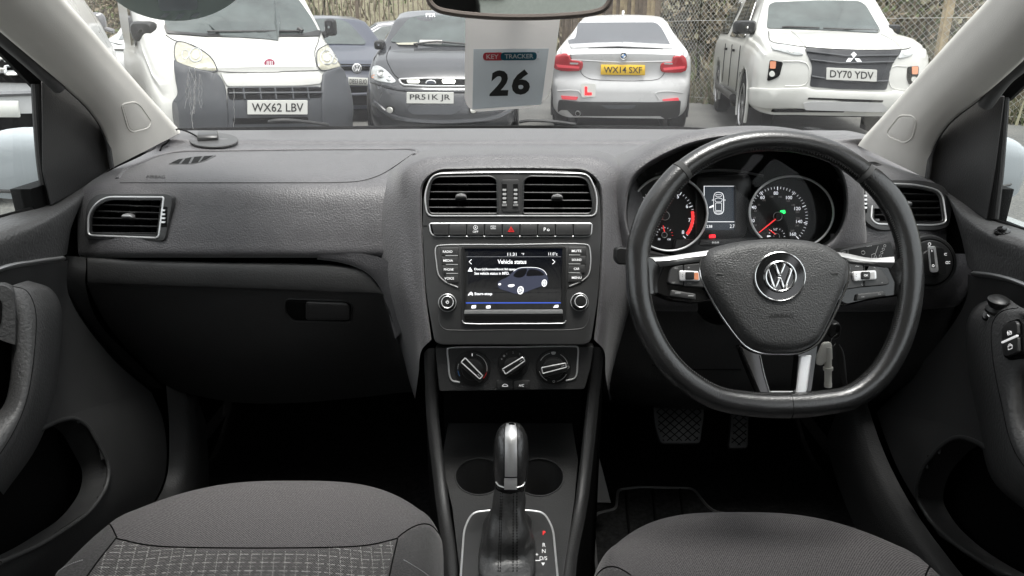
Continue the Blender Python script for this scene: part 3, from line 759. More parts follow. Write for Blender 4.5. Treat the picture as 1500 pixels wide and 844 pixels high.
# the little car picture on the display, seen from front left
cb = c2([(729, 415), (733, 411), (744, 405.5), (752, 397.5), (760, 393), (775, 391.8), (789, 393), (797, 397), (801, 403), (803, 410), (801, 417), (795, 419), (780, 424), (768, 429), (758, 431), (744, 427), (731, 422)], 4)
S.plate(SP, cb, .0001, .0004, 'scr_body')
S.plate(SP, c2([(752, 404), (757, 397.5), (763, 394.5), (772, 394.5), (768, 404), (760, 407)], 3), .0004, .0006, 'scr_glass')
S.plate(SP, c2([(771, 404), (775, 395), (786, 395.5), (794, 399), (797, 403), (784, 404)], 3), .0004, .0006, 'scr_glass')
S.ptube(SP, c2([(752, 397.5), (760, 393), (775, 391.8), (789, 393), (797, 397), (801, 403)], 4, False), .0003, .0005, 'lcd_white', closed=False, seg=4)
S.plate(SP, c2([(744, 418), (752, 416.5), (754, 418), (750, 420.5), (745, 420)], 3), .0004, .0007, 'lcd_white'); S.plate(SP, c2([(730, 416), (733, 415), (734, 417), (731, 418)], 3), .0004, .0007, 'lcd_white')
for wx, wy, a, b_ in ((762.5, 425.3, 4.6, 6), (797.3, 414.8, 3.8, 5.3)):
    S.plate(SP, circ(wx, wy, a, b_, n=20, rot=.15), .0004, .0006, 'lcd_white'); S.plate(SP, circ(wx, wy, a * .75, b_ * .78, n=20, rot=.15), .0006, .0008, 'lcd_dim')
    for k in range(5): S.ptube(SP, [(wx, wy), (wx + a * .8 * cos(k * 1.257), wy + b_ * .8 * sin(k * 1.257))], .00035, .0009, 'lcd_white', closed=False, seg=4)
S.build('touch_display', o_hu)
for side, names, tx in ((-1, ['RADIO', 'MEDIA', 'PHONE', 'VOICE'], 656), (1, ['MUTE', 'SOUND', 'CAR', 'MENU'], 844.3)):
    for i, nm in enumerate(names):
        y = 369 + i * 13 - (1 if side > 0 else 0); B = MB()
        xo = (645 + (i * 1.2 if i < 3 else 8), 672) if side < 0 else (832, 859 - (i * 1.0 if i < 3 else 7))
        B.plate(CP, rpoly([(xo[0], y - 6), (xo[1], y - 6), (xo[1], y + 6.3), (xo[0] + (2 if side < 0 else 0), y + 6.3)], 1), .001, .0036, 'button', bev=.8)
        B.text(CP, nm, tx + (i * .8 if side < 0 else 0), y, 3.4, .0041, 'white_print', width=(14 if len(nm) > 3 else 8), bold=.01)
        if i < 3:
            a = (653 + i * .6, 671) if side < 0 else (833, 849.5)
            B.plate(CP, [(a[0], y + 5.2), (a[1], y + 5.2), (a[1], y + 6.4), (a[0], y + 6.4)], .0036, .0046, 'satin')
        B.build('menu_button', o_hu)
for kx, ky in ((655.4, 443.7), (848.8, 442.6)):
    K = MB(); K.plate(CP, circ(kx, ky, 13), 0, .002, 'blacksatin', bev=1); K.ptube(CP, circ(kx, ky, 12.7), .0008, .0022, 'silver', seg=6)
    K.plate(CP, circ(kx, ky, 10), .002, .011, 'blacksatin', bev=1.2, bh=.001); K.ptube(CP.sub(.011), circ(kx + (0 if kx < 700 else 2), ky - 1, 8.6), .0007, 0, 'satin', seg=6)
    if kx < 700: K.ptube(CP.sub(.011), circ(kx, ky - 1, 2, n=14, a0=-60, a1=240), .0004, .0003, 'white_print', closed=False, seg=4); K.ptube(CP.sub(.011), [(kx, ky - 4), (kx, ky - 1)], .0004, .0003, 'white_print', closed=False, seg=4)
    K.build('rotary_knob', o_hu)

# --- heater panel with three dials
HP = Plane.through(PY(650, 507, .975), PY(860, 507, .975), PY(750, 575, .962))
he = MB(); he.plate(HP, rpoly([(637, 509), (871, 507), (866, 540), (857, 571), (643, 574), (640, 545)], [3, 3, 10, 4, 4, 10]), -.02, 0, 'lowplastic', bev=1.5)
he.ptube(HP, c2([(673.8, 559.7), (663, 557.5), (659, 551), (656.8, 530), (655.4, 515), (656, 510.8), (660, 509.2), (750, 508), (840, 507.2), (845.5, 508.2), (846.8, 512), (846, 530), (844.3, 549), (841, 554), (828.6, 557.4)], 4, False), .0013, .001, 'satin', closed=False)
o_he = he.build('heater_panel', dash)
for cx, cy, r, (ax, ay), (bx, by), kind in ((692.2, 539.4, 26, (678.5, 527.5), (705, 553), 0), (751.5, 533.6, 21.8, (738.3, 544.5), (767.3, 526), 1), (810.6, 537.4, 25.6, (794.2, 543), (829, 535), 2)):
    D = MB(); D.plate(HP, circ(cx, cy, r, n=48), 0, .003, 'blacksatin', bev=1.2); D.plate(HP, circ(cx, cy, r * .60), .003, .009, 'blacksatin', bev=1.5)
    L = math.hypot(bx - ax, by - ay); ux, uy = (bx - ax) / L, (by - ay) / L; wx, wy = -uy, ux
    q = lambda s, t_: (ax + ux * s + wx * t_, ay + uy * s + wy * t_)
    bar = rpoly([q(0, -4.3), q(L, -3.2), q(L, 3.2), q(0, 4.3)], 1.6); HS = HP
    D.plate(HS, inset(bar, -1.5), .006, .016, 'blacksatin', bev=1.0); D.ptube(HS.sub(.016), bar, .0010, .0002, 'satin', seg=6)
    D.plate(HS.sub(.016), [q(L - 7, -.4), q(L - 2.5, -.4), q(L - 2.5, .4), q(L - 7, .4)], 0, .0004, 'satin')
    if kind == 0:
        D.ptube(HP, circ(cx, cy, r * .82, n=16, a0=-75, a1=10), .0005, .0032, 'print_grey', closed=False, seg=4)
        D.ptube(HP, circ(cx, cy, r * .82, n=8, a0=150, a1=172), .0005, .0032, 'badge_blue', closed=False, seg=4)
        D.ptube(HP, circ(cx, cy, r * .82, n=8, a0=15, a1=42), .0005, .0032, 'red_print', closed=False, seg=4)
        D.ptube(HP, circ(cx, cy, r * .82, n=8, a0=178, a1=200), .0004, .0032, 'print_grey', closed=False, seg=4)
        D.plate(HP, [(691.3, 517), (692.3, 517), (692.3, 521), (691.3, 521)], .003, .0034, 'white_print')
    if kind == 1:
        for s_, x, y in (('1', 742.5, 517.8), ('2', 751.5, 515.8), ('3', 761, 518)): D.text(HP, s_, x, y, 3, .0033, 'print_grey')
        D.plate(HP, circ(738.5, 520.7, 1.6, n=10), .003, .0034, 'print_grey'); D.plate(HP, circ(735, 525.3, 1.1, n=10), .003, .0034, 'print_grey'); D.text(HP, '4', 768, 523, 3, .0033, 'print_grey')
    if kind == 2:
        for a0 in (20, 108, 200, 290): D.ptube(HP, circ(cx, cy, r * .83, n=10, a0=a0 + 8, a1=a0 + 56), .0005, .0032, 'print_grey', closed=False, seg=4)
        D.plate(HP, c2([(807, 515), (814, 515), (812.5, 518.5), (808.5, 518.5)], 2), .003, .0034, 'print_grey')
        D.ptube(HP, circ(832, 537, 1.6, n=10), .0004, .0032, 'print_grey', seg=4); D.ptube(HP, circ(811, 558, 1.5, n=10), .0004, .0032, 'print_grey', seg=4)
    D.build('heater_dial', o_he)
for a, b_, tx in ((727.5, 751, 'R'), (752, 776, 'A/C')):
    B = MB(); B.plate(HP, rpoly([(a, 556.5), (b_, 556.5), (b_ - (1.5 if b_ > 760 else 0), 568.5), (a + (1.5 if a < 730 else 0), 568.5)], 2), 0, .004, 'button', bev=1)
    if tx == 'A/C': B.text(HP, tx, 763.7, 563.4, 3.4, .0044, 'white_print', width=7.5)
    else: B.ptube(HP, c2([(736, 564.5), (737.5, 562.3), (740, 561.6), (743, 562.8), (744, 564.5), (736, 564.6)], 2), .0004, .0044, 'white_print', seg=4)
    B.build('push_button', o_he)

# ================================================================== INSTRUMENTS
n_ = V((0, -cos(radians(17)), sin(radians(17))))
IB = Plane(PY(1080, 320, 1.125), n_)                    # back board plane of the cluster
IF = IB.sub(.028)
cl = MB(); cl.plate(IB, rpoly([(985, 215), (1190, 212), (1236, 260), (1240, 372), (1180, 385), (960, 385), (915, 370), (915, 275), (940, 245)], 10), -.02, -.002, 'black')
cl.plate(IB.sub(.01), rpoly([(1019, 258), (1100, 255), (1103, 300), (1092, 348), (1020, 352)], 8), -.010, .0, 'blacksatin', bev=2, holes=[[(1031, 272), (1077, 272), (1078, 337), (1031, 337)]])
cl.ptube(IB.sub(.01), c2([(1000, 262), (1030, 251), (1075, 250), (1118, 258)], 4, False), .002, 0, 'trim', closed=False)
cl.plate(IB.sub(.012), rpoly([(990, 351), (1130, 348), (1130, 372), (985, 374)], 2), -.01, 0, 'trim', bev=1)
cl.plate(IB.sub(.013), rpoly([(1026, 352), (1062, 351.5), (1062, 358.5), (1023, 359.5)], 1), -.001, .001, 'button', bev=.7); cl.text(IB.sub(.0145), '0.0/0', 1048, 355.3, 2.6, 0, 'white_print', width=10)
o_cl = cl.build('instrument_cluster', dash)
def gauge(ring, fc, R0, nums, ticks, small):
    G = MB(); N = 56; rg = circ(*ring, n=N)
    fr = [IF(x, y) for x, y in rg]; sh = fr[0] * 0
    back = [p - n_ * .026 for p in fr]
    G.tube(fr, .0018, 'satin', 8, closed=True)
    G.grid([fr, back], 'black', closed_u=True)
    c = sum(back, V((0, 0, 0))) / N; b0 = len(G.v); G.v += back + [c]
    for i in range(N): G.f.append((b0 + i, b0 + (i + 1) % N, b0 + N)); G.m.append('dial_face')
    o = G.build('gauge', o_cl)
    FP = Plane(c + n_ * .0006, n_); F = MB()
    for a0, a1, L, k, w_ in ticks:
        for i in range(k):
            a = radians(a0 + (a1 - a0) * i / max(1, k - 1)); c_, s_ = cos(a), sin(a)
            F.tube([FP(fc[0] + c_ * R0, fc[1] - s_ * R0), FP(fc[0] + c_ * (R0 - L), fc[1] - s_ * (R0 - L))], w_, 'numeral', 4)
    for s_, x, y, hh, mm in nums: F.text(FP, s_, x, y, hh, .0004, mm, bold=.01)
    F.build('dial_markings', o)
    return o, FP
# speedometer
nums = [('60', 1116.8, 289.3, 5, 'numeral'), ('80', 1136.4, 283, 5, 'numeral'), ('100', 1155.8, 289.6, 5, 'numeral'), ('120', 1168, 305.6, 5, 'numeral'), ('140', 1170.6, 324.6, 5, 'numeral'), ('160', 1161.6, 343, 5, 'numeral'), ('40', 1104.3, 304, 5, 'numeral'), ('20', 1102, 323.2, 5, 'numeral')]
nums += [(s, x, y, 2.8, 'numeral_dim') for s, x, y in (('120', 1130.2, 288.3), ('140', 1142.7, 288.5), ('100', 1119, 293.5), ('160', 1154.5, 294.5), ('80', 1111.5, 300), ('180', 1162, 300.5), ('60', 1106.5, 309), ('200', 1168, 310.8), ('220', 1168.5, 319.8), ('40', 1105, 319), ('240', 1167.5, 330.5), ('20', 1106.5, 330), ('260', 1160.5, 338))]
o_sp, FP = gauge((1159.5, 311.5, 61.5, 53.5), (1139, 318), 44.5, nums, [(226, 314 - 360, 3.4, 45, .00035), (226, 314 - 360, 5.2, 9, .0007)], None)
def needle(o, FP, c, tip, r, wd=.0009):
    N_ = MB(); N_.tube([FP(*c, .006), FP(*tip, .006)], [wd * 1.3, wd * .7], 'needle', 6); N_.build('needle', o)
    H = MB(); H.plate(FP, circ(*c, r), .0, .009, 'dial_face', bev=.8); H.ptube(FP.sub(.009), circ(*c, r * .95), .0006, 0, 'silver', seg=6); H.build('needle_hub', o)
needle(o_sp, FP, (1139.3, 317.2), (1110, 341), 6.6)
needle(o_sp, FP, (1137.8, 346), (1124.5, 336.5), 4.2, .0007)
x_ = MB()
x_.plate(FP, rpoly([(1142.5, 308.5), (1150, 307.8), (1150.5, 312.8), (1143, 313.8)], 1.5), 0, .0008, 'lamp_green'); x_.build('telltale', o_sp); x_ = MB()
for a in range(0, 181, 22): x_.tube([FP(1137.5 + 12.5 * cos(radians(a)), 346.5 - 12.5 * sin(radians(a)), .0005), FP(1137.5 + 10.6 * cos(radians(a)), 346.5 - 10.6 * sin(radians(a)), .0005)], .00035, 'numeral', 4)
x_.text(FP, '1/2', 1135.5, 336.5, 2.6, .0006, 'numeral'); x_.plate(FP, rpoly([(1123.5, 345), (1128, 345), (1129.5, 347), (1128, 349), (1123.5, 349)], .5), 0, .0006, 'numeral')
x_.build('fuel_scale', o_sp)
# rev counter
nums = [('6', 1006.3, 302.3, 5.4, 'numeral'), ('7', 1010, 322.5, 5.4, 'numeral'), ('8', 1000.5, 340.3, 5.4, 'numeral'), ('2', 940.3, 302, 5.4, 'numeral'), ('1', 936, 322, 5.4, 'numeral'), ('5', 993, 288, 5.4, 'numeral'), ('50', 965.5, 350.5, 2.6, 'numeral'), ('130', 980, 350.8, 2.6, 'numeral')]
o_rc, FR = gauge((980, 312.5, 56, 55), (974, 318), 43.5, nums, [(226, 314 - 360, 3.2, 41, .00035), (226, 314 - 360, 5, 9, .0007)], None)
x_ = MB(); b0 = circ(974, 318, 43, n=14, a0=-12, a1=38); b1 = circ(974, 318, 38.5, n=14, a0=-12, a1=38)
x_.grid([[FR(x, y, .0009) for x, y in b0], [FR(x, y, .0009) for x, y in b1]], 'needle'); x_.build('red_zone', o_rc); x_ = MB()
for a in range(0, 181, 22): x_.tube([FR(973.5 + 12.5 * cos(radians(a)), 345 - 12.5 * sin(radians(a)), .0005), FR(973.5 + 10.6 * cos(radians(a)), 345 - 10.6 * sin(radians(a)), .0005)], .00035, 'numeral' if a > 30 else 'needle', 4)
x_.build('temperature_scale', o_rc)
needle(o_rc, FR, (974.3, 316.2), (945, 341), 6.6); needle(o_rc, FR, (973.3, 344.3), (970.2, 330.5), 4.2, .0007)
# multi function display between the gauges
MP = IB.sub(.002); D = MB()
D.plate(MP, [(1031, 272), (1077, 272), (1078, 337), (1031, 337)], -.001, 0, 'mfd_bg')
for a in ([(1031, 272.8), (1076, 272.8)], [(1075.6, 272.8), (1076, 325)], [(1031, 325), (1077, 325)], [(1031.4, 272.8), (1031.4, 290)]): D.ptube(MP, a, .0005, .0003, 'lcd_white', closed=False, seg=4)
D.text(MP, '238', 1039, 331.8, 4, .0003, 'lcd_white', width=8.5); D.text(MP, '2.7', 1072.5, 331.5, 5, .0003, 'lcd_white', width=7)
car = rpoly([(1047, 283), (1052, 281.5), (1058, 283), (1060, 288), (1060, 308), (1058, 313), (1052, 314.2), (1047, 313), (1045.3, 308), (1045.3, 288)], 2)
D.ptube(MP, car, .0005, .0003, 'lcd_white', seg=4)
for a in (rpoly([(1048, 285.3), (1057, 285.3), (1056, 288.5), (1049, 288.5)], 1), rpoly([(1046.8, 291.5), (1052, 290), (1058.3, 291.5), (1056.8, 296), (1048.3, 296)], 1.5), rpoly([(1048, 297.5), (1057, 297.5), (1057, 308.5), (1048, 308.5)], 1), rpoly([(1047.5, 310), (1057.5, 310), (1056, 312.2), (1049, 312.2)], 1)): D.ptube(MP, a, .0003, .0003, 'lcd_white', seg=4)
D.plate(MP, rpoly([(1045, 300), (1045, 303.2), (1039, 305.3), (1038.8, 303)], 1), 0, .0004, 'lcd_white'); D.plate(MP, [(1060.5, 293), (1062.5, 292.5), (1062.5, 294)], 0, .0004, 'lcd_white'); D.plate(MP, [(1045, 293), (1043, 292.5), (1043, 294)], 0, .0004, 'lcd_white')
D.plate(IB.sub(.009), rpoly([(1038.5, 344), (1047.5, 343.5), (1048, 348.5), (1038.5, 349)], 1.2), .0, .0016, 'lamp_red')
D.build('trip_display', o_cl)
CG = MB(); vs, fs = fill2d(densify(inset(op, 1), 20), 30); CG.add([IF.sub(.008)(x, y) for x, y in vs], fs, 'cluster_glass'); CG.build('cluster_lens', o_cl)

# --- light switch at the right end
LP = Plane.through(PY(1340, 350, 1.052), PY(1400, 350, 1.056), PY(1370, 430, 1.043))
lw = MB(); lw.plate(LP, circ(1361, 385, 41.5, 41, n=48), -.02, .001, 'lowplastic', bev=2); lw.plate(LP, circ(1361, 384, 35, 35, n=48), .0, .003, 'black', bev=1)
lw.plate(LP, circ(1361, 384, 32.5, 32.5, n=48), .002, .0045, 'trim', bev=1.5); lw.plate(LP, circ(1361, 384, 19, 19, n=32), .004, .008, 'trim', bev=2)
for x, y in ((1379, 372), (1384, 384)): lw.ptube(LP, circ(x, y, 1.7, n=10), .0004, .005, 'white_print', seg=4); lw.ptube(LP, [(x + 2.4, y - 1.5), (x + 4.6, y - 1.5)], .0004, .005, 'white_print', closed=False, seg=4); lw.ptube(LP, [(x + 2.4, y + 1.2), (x + 4.6, y + 1.2)], .0004, .005, 'white_print', closed=False, seg=4)
lw.ptube(LP, circ(1358.5, 357, 2, n=12), .0004, .005, 'white_print', seg=4)
o_lw = lw.build('light_switch', dash)
k = MB(); bar = rpoly([(1358.5, 361), (1369.5, 360.5), (1374, 395), (1372.5, 398.5), (1363.5, 399), (1361.5, 396)], 2.5)
k.plate(LP, inset(bar, -1), .004, .02, 'blacksatin', bev=1); k.plate(LP.sub(.02), bar, 0, .002, 'satin', bev=1.0, holes=[]); k.plate(LP.sub(.022), rpoly([(1362, 365), (1367, 364.8), (1370.3, 392), (1364.5, 392.5)], 1), 0, .0006, 'trim')
k.ptube(LP.sub(.0228), circ(1367, 389.5, 1.6, n=10), .0004, 0, 'white_print', seg=4); k.plate(LP.sub(.0226), [(1364.3, 366), (1365.3, 366), (1365.6, 369), (1364.6, 369)], 0, .0004, 'white_print')
k.build('switch_knob', o_lw)

# ================================================================== STEERING WHEEL
wn = V((0, -cos(radians(25)), sin(radians(25))))
WC = PY(1143, 398, .86); WP = Plane(WC, wn)
wheel = thing('steering_wheel', 'flat bottomed black leather three spoke steering wheel with a round chrome emblem', 'steering wheel', WC)
rimc = [(1137, 206), (1065, 215), (1003, 248), (960, 300), (936, 359), (934.5, 405), (940, 453), (962, 507), (997, 550), (1048, 582), (1100, 592), (1150, 594), (1200, 591), (1248, 581), (1287, 551), (1315, 505), (1331, 450), (1334.5, 400), (1327, 345), (1306, 296), (1270, 257), (1212, 220)]
rp = [WP(x, y, 0) for x, y in c2(rimc, 8)]
cen = sum(rp, V((0, 0, 0))) / len(rp); N = len(rp)
R_ = MB(); seg = 20; rings = []
def rim_ring(i, k=1.0):
    t = (rp[(i + 1) % N] - rp[i - 1]).normalized(); nn = t.cross(wn).normalized()
    if nn.dot(rp[i] - cen) < 0: nn = -nn
    f = i / 8.0            # span index along rimc: 2 and 20 are the upper seams
    thumb = 1 + .10 * exp(-((f - 3.2) / .6) ** 2) + .10 * exp(-((f - 18.9) / .6) ** 2)
    bot = 1 + .06 * exp(-((f - 11) / 1.5) ** 2)
    w_ = (.0152 if 2 < f < 20 else .0136) * thumb * bot * k; h_ = .0138 * k
    return [rp[i] + nn * w_ * cos(a) + wn * h_ * sin(a) * (1.0 if sin(a) > 0 else .95) for a in [2 * pi * q / seg for q in range(seg)]]
R_.grid([rim_ring(i) for i in range(N)], 'leather', closed_u=True, closed_v=True)
o_rim = R_.build('rim', wheel)
for i in (16, 160, 88):
    G = MB(); G.grid([[c * 1 for c in rim_ring(i + d, 1.015)] for d in (0, 1)], 'stitch' if i != 88 else 'leather', closed_u=True); G.tube([p for p in rim_ring(i + 1, 1.0)], .0005, 'black', 5, closed=True); G.build('rim_seam', o_rim)
ST = MB()
for i in range(0, N):
    if 4 < i < 12 or 150 < i < 156: continue
    r0 = rim_ring(i, 1.012); r1 = rim_ring((i + 1) % N, 1.012)
    for t_ in (0, .5):
        a = r0[9].lerp(r1[9], t_); b = r0[8].lerp(r1[8], t_ + .25); ST.tube([a.lerp(b, .1), a.lerp(b, .75)], .0005, 'stitch', 4)
ST.build('rim_stitching', o_rim)
# hub shell and spokes
hubo = c2([(1025, 384), (1034, 368), (1060, 358), (1100, 351), (1143, 349), (1190, 353), (1222, 366), (1240, 386), (1240, 410), (1228, 440), (1212, 475), (1196, 502), (1172, 516), (1140, 519), (1112, 516), (1092, 506), (1062, 468), (1042, 437), (1026, 405)], 4)
sp = MB()
wf = WP.sub(-.004)
left = rpoly([(962, 412), (974, 378), (1035, 371), (1050, 390), (1050, 440), (1020, 444), (985, 440), (958, 430)], [4, 6, 3, 3, 3, 5, 5, 4])
right = rpoly([(1225, 378), (1300, 384), (1320, 428), (1322, 433), (1275, 440), (1240, 448), (1225, 440)], [3, 5, 4, 4, 4, 4, 4])
sp.plate(wf, left, -.02, .0, 'piano', bev=3); sp.plate(wf, right, -.02, .0, 'piano', bev=3)
legs = [(1082, 505), (1200, 502), (1190, 575), (1176, 592), (1130, 592), (1113, 580)]
gap = rpoly([(1113, 520), (1170, 520), (1165, 571), (1158, 575), (1132, 576), (1126, 572)], 3)
sp.plate(wf, rpoly(legs, [5, 5, 8, 8, 8, 10]), -.016, .001, 'piano', bev=2.5, holes=[gap])
o_sp_ = sp.build('spoke', wheel)
sl = MB()
sl.loft([[wf(x, y, .006) for x, y in ((950, 378), (972, 377), (1000, 373), (1036, 368))], [wf(x, y, .010) for x, y in ((958, 384), (978, 383), (1003, 379), (1032, 376))], [wf(x, y, .002) for x, y in ((955, 392), (976, 390), (1003, 386), (1029, 383))]], 4, 3, 'silver')
sl.build('spoke_trim', o_sp_); sl = MB()
sl.loft([[wf(x, y, .006) for x, y in ((1208, 368), (1240, 373), (1272, 379), (1306, 377))], [wf(x, y, .010) for x, y in ((1215, 374), (1242, 381), (1272, 385), (1304, 386))], [wf(x, y, .002) for x, y in ((1225, 382), (1244, 387), (1272, 389), (1304, 393))]], 4, 3, 'silver')
sl.build('spoke_trim', o_sp_)
fr = MB(); fr.ptube(wf, c2([(1113, 521), (1118, 545), (1127, 576), (1128.5, 580)], 4, False), .0009, .002, 'chrome', closed=False); fr.build('spoke_trim', o_sp_); fr = MB(); fr.ptube(wf, [(1128, 574), (1163, 574)], .0009, .0, 'satin', closed=False)
fr.plate(wf, rpoly([(1171, 522), (1188, 520), (1181, 572), (1172, 584), (1158, 586), (1165, 574)], 3), .001, .0025, 'satin', bev=2.0)
fr.build('spoke_trim', o_sp_)
bo = MB(); bo.loft([[WP(x, y, -.05) for x, y in circ(1143, 430, 75, 60, n=20)], [WP(x, y, -.02) for x, y in circ(1143, 425, 95, 70, n=20)], [WP(x, y, -.005) for x, y in circ(1140, 425, 85, 62, n=20)]], 1, 2, 'black', closed_u=True)
bo.tube([WC + V((0, 0.02, -.01)), WC + V((0, .26, -.13))], .05, 'black', 20); bo.build('column_shroud', wheel)
# rim-side root of the side spokes
for pts in (([(948, 378), (962, 384), (975, 380)], [(944, 405), (955, 404), (966, 405)], [(948, 432), (957, 430), (966, 428)]), ([(1322, 378), (1309, 381), (1298, 384)], [(1328, 405), (1318, 405), (1308, 405)], [(1330, 436), (1322, 434), (1316, 430)])):
    q = MB(); q.loft([[WP(x, y, h) for (x, y), h in zip(r, (.008, .004, -.006))] for r in pts], 4, 4, 'leather'); q.build('leather_root', o_rim)
# airbag cover
ab = MB(); ab.pad(WP, hubo, -.006, .020, 16, 'airbagskin', 5, dome=.006); o_ab = ab.build('airbag_cover', wheel, angle=60)
abs_ = Skin(ab)
d = MB(); d.ptube(WP, c2([(1034, 370), (1026, 383), (1026, 404), (1041, 437), (1060, 469), (1091, 507), (1112, 517), (1140, 519.5), (1172, 517), (1197, 503), (1214, 475), (1230, 441), (1241, 411), (1242, 390), (1236, 378)], 5, False), .0016, .002, 'chrome', closed=False); d.build('chrome_trim', o_ab)
d = MB(); d.text(abs_, 'AIRBAG', 1144.5, 462.5, 6, .0007, 'print_dark', width=35, bold=.005)
for cx, k in ((1055, 1), (1222, -1)):
    d.ptube(abs_, [(cx - 5, 401), (cx + 5, 401 + k)], .0006, .0006, 'print_dark', closed=False, seg=4); d.ptube(abs_, [(cx - 4 * k, 404), (cx - 4 * k, 400), (cx - 1, 403)], .0005, .0006, 'print_dark', closed=False, seg=4); 
d.build('moulded_lettering', o_ab)
EP = WP.sub(.0205); em = MB(); ec = (1141.5, 405.5)
em.plate(EP, circ(*ec, 36.5, 35.5, n=48), -.006, .002, 'piano', bev=1.5); em.ptube(EP, circ(*ec, 36.5, 35.5, n=48), .0013, .0015, 'chrome', seg=8)
em.ptube(EP, circ(*ec, 21.8, 21.5, n=48), .0019, .003, 'chrome', seg=8)
E2 = EP.sub(.003); ex, ey = ec
def bar(a, b, wd=4.0):
    L = math.hypot(b[0] - a[0], b[1] - a[1]); nx, ny = -(b[1] - a[1]) / L * wd / 2, (b[0] - a[0]) / L * wd / 2
    em.plate(E2, [(ex + a[0] + nx, ey + a[1] + ny), (ex + b[0] + nx, ey + b[1] + ny), (ex + b[0] - nx, ey + b[1] - ny), (ex + a[0] - nx, ey + a[1] - ny)], -.002, .001, 'chrome', bev=.6)
for s_ in (-1, 1):
    bar((s_ * 7.5, -19.5), (s_ * .5, -1.8), 4.2); bar((s_ * 17.5, -11), (s_ * 7.0, 18.5), 4.2); bar((s_ * 7.5, 19), (s_ * .5, 2.2), 4.2)
bar((-2.5, -1.6), (2.5, -1.6), 2.6); bar((-2.5, 2.2), (2.5, 2.2), 2.4)
em.build('emblem', o_ab)
# spoke switches
def key(nm, pts, h=.0065, m='button', sub=()):
    B = MB(); B.plate(wf, pts, 0, h, m, bev=1.2)
    for fn in sub: fn(B)
    return B.build(nm, o_sp_)
L = lambda s, x, y, hh=3: (lambda B: B.text(wf, s, x, y, hh, .007, 'print_grey'))
key('spoke_switch', rpoly([(981, 392), (999, 389), (999, 419), (976, 416)], [8, 1, 1, 6]), sub=[L('RES', 989, 394, 2.3), L('SET', 985, 415, 2.3)])
key('spoke_switch', rpoly([(1000, 389), (1027, 386), (1030, 422), (1000, 420)], [1, 3, 2, 1]), sub=[L('+', 1007, 393), L('CNL', 1008, 416, 2.3)])
key('spoke_switch', rpoly([(1234, 386), (1261, 389), (1262, 421), (1235, 425)], [3, 1, 1, 2]), sub=[L('~', 1252, 391, 1.6), L('Q', 1259, 418)])
key('spoke_switch', rpoly([(1262, 389), (1285, 392), (1300, 412), (1298, 418), (1262, 421)], [1, 10, 4, 4, 1]), sub=[L('^', 1277, 393, 2), L('v', 1288, 415, 2)])
key('spoke_switch', rpoly([(982, 425), (1018, 431), (1018, 440), (980, 434)], 2), .005, sub=[L('\u2013', 991, 430, 1), L('\u2013', 1010, 434, 1)])
key('spoke_switch', rpoly([(1254, 431), (1292, 427), (1296, 434), (1252, 441)], 2), .005, sub=[L('<<', 1260, 435.5, 2), L('>>', 1284, 431.5, 2)])
for pts, c_ in (([(992, 397.5), (1021, 398.5), (1022.5, 413), (993, 412.5)], 1013), ([(1243, 399), (1278, 397), (1279, 410.5), (1246, 413.5)], 1270)):
    B = MB(); B.plate(wf, rpoly(pts, 3), .006, .010, 'satin', bev=1.4); mx = sum(p[0] for p in pts) / 4; my = sum(p[1] for p in pts) / 4
    B.plate(wf, rpoly([(mx - 6, my - 5.5), (mx + 6.5, my - 5.5), (mx + 6.5, my + 5.5), (mx - 6, my + 5.5)], 2), .0095, .0125, 'blacksatin', bev=1.2)
    if c_ == 1013: B.plate(wf, rpoly([(1014, 401), (1020, 401), (1020.5, 411), (1014, 411)], 1), .0098, .0104, 'amber')
    else: B.text(wf, 'OK', mx, my, 3, .0128, 'white_print'); B.plate(wf, rpoly([(1269, 400.5), (1275, 400), (1275.5, 409), (1269.5, 409.5)], 1), .0098, .0104, 'print_grey')
    B.text(wf, ':', 997 if c_ == 1013 else 1248.5, 405, 3.5, .0105, 'print_dark')
    B.build('rocker', o_sp_)

# stalks, key in the ignition
t = thing('wiper_stalk', 'black wiper stalk with white symbols behind the right side of the steering wheel', 'stalk', PY(1268, 368, .96))
K = Plane(PY(1268, 368, .95), (0, -1, .25)); s_ = MB()
s_.plate(K, rpoly([(1224, 371), (1232, 365), (1298, 353), (1304, 354), (1309, 366), (1310, 380), (1300, 384), (1270, 381), (1226, 377)], [3, 4, 4, 4, 6, 4, 6, 6, 3]), -.02, .004, 'blacksatin', bev=2.5)
s_.ptube(K, c2([(1228, 368), (1250, 362), (1296, 354), (1303, 354)], 3, False), .0004, .004, 'trim', closed=False)
s_.tube([K(1225, 374, -.01), K(1190, 385, -.01)], .008, 'black', 10); s_.build('lever', t)
s_ = MB(); P4 = .0045
s_.ptube(K, circ(1262, 370, 2.8, 2.6, n=10), 0.0003, P4, 'print_grey', seg=4); s_.ptube(K, [(1277, 380), (1284, 360)], 0.00035, P4, 'print_grey', closed=False, seg=4); s_.ptube(K, rpoly([(1274, 373), (1279, 371), (1282, 377), (1275, 380)], 1), 0.0003, P4, 'print_grey', seg=4)
for i in range(4): s_.ptube(K, circ(1287 + i * 2.2, 375 - i * 5, 1.8, n=8), 0.0003, P4, 'print_grey', seg=4)
for i in range(4): s_.plate(K, circ(1268 + i * 2, 361 - i * .3, .6, n=6), P4 - 0.00035, P4, 'print_grey')
s_.ptube(K, [(1240, 366), (1240, 373)], 0.0003, P4, 'print_grey', closed=False, seg=4); s_.ptube(K, [(1231, 369.5), (1237, 369)], 0.0003, P4, 'print_grey', closed=False, seg=4)
s_.build('printed_symbols', t)
t = thing('indicator_stalk', 'short black indicator stalk tip sticking out left of the steering wheel', 'stalk', PY(908, 375, .96))
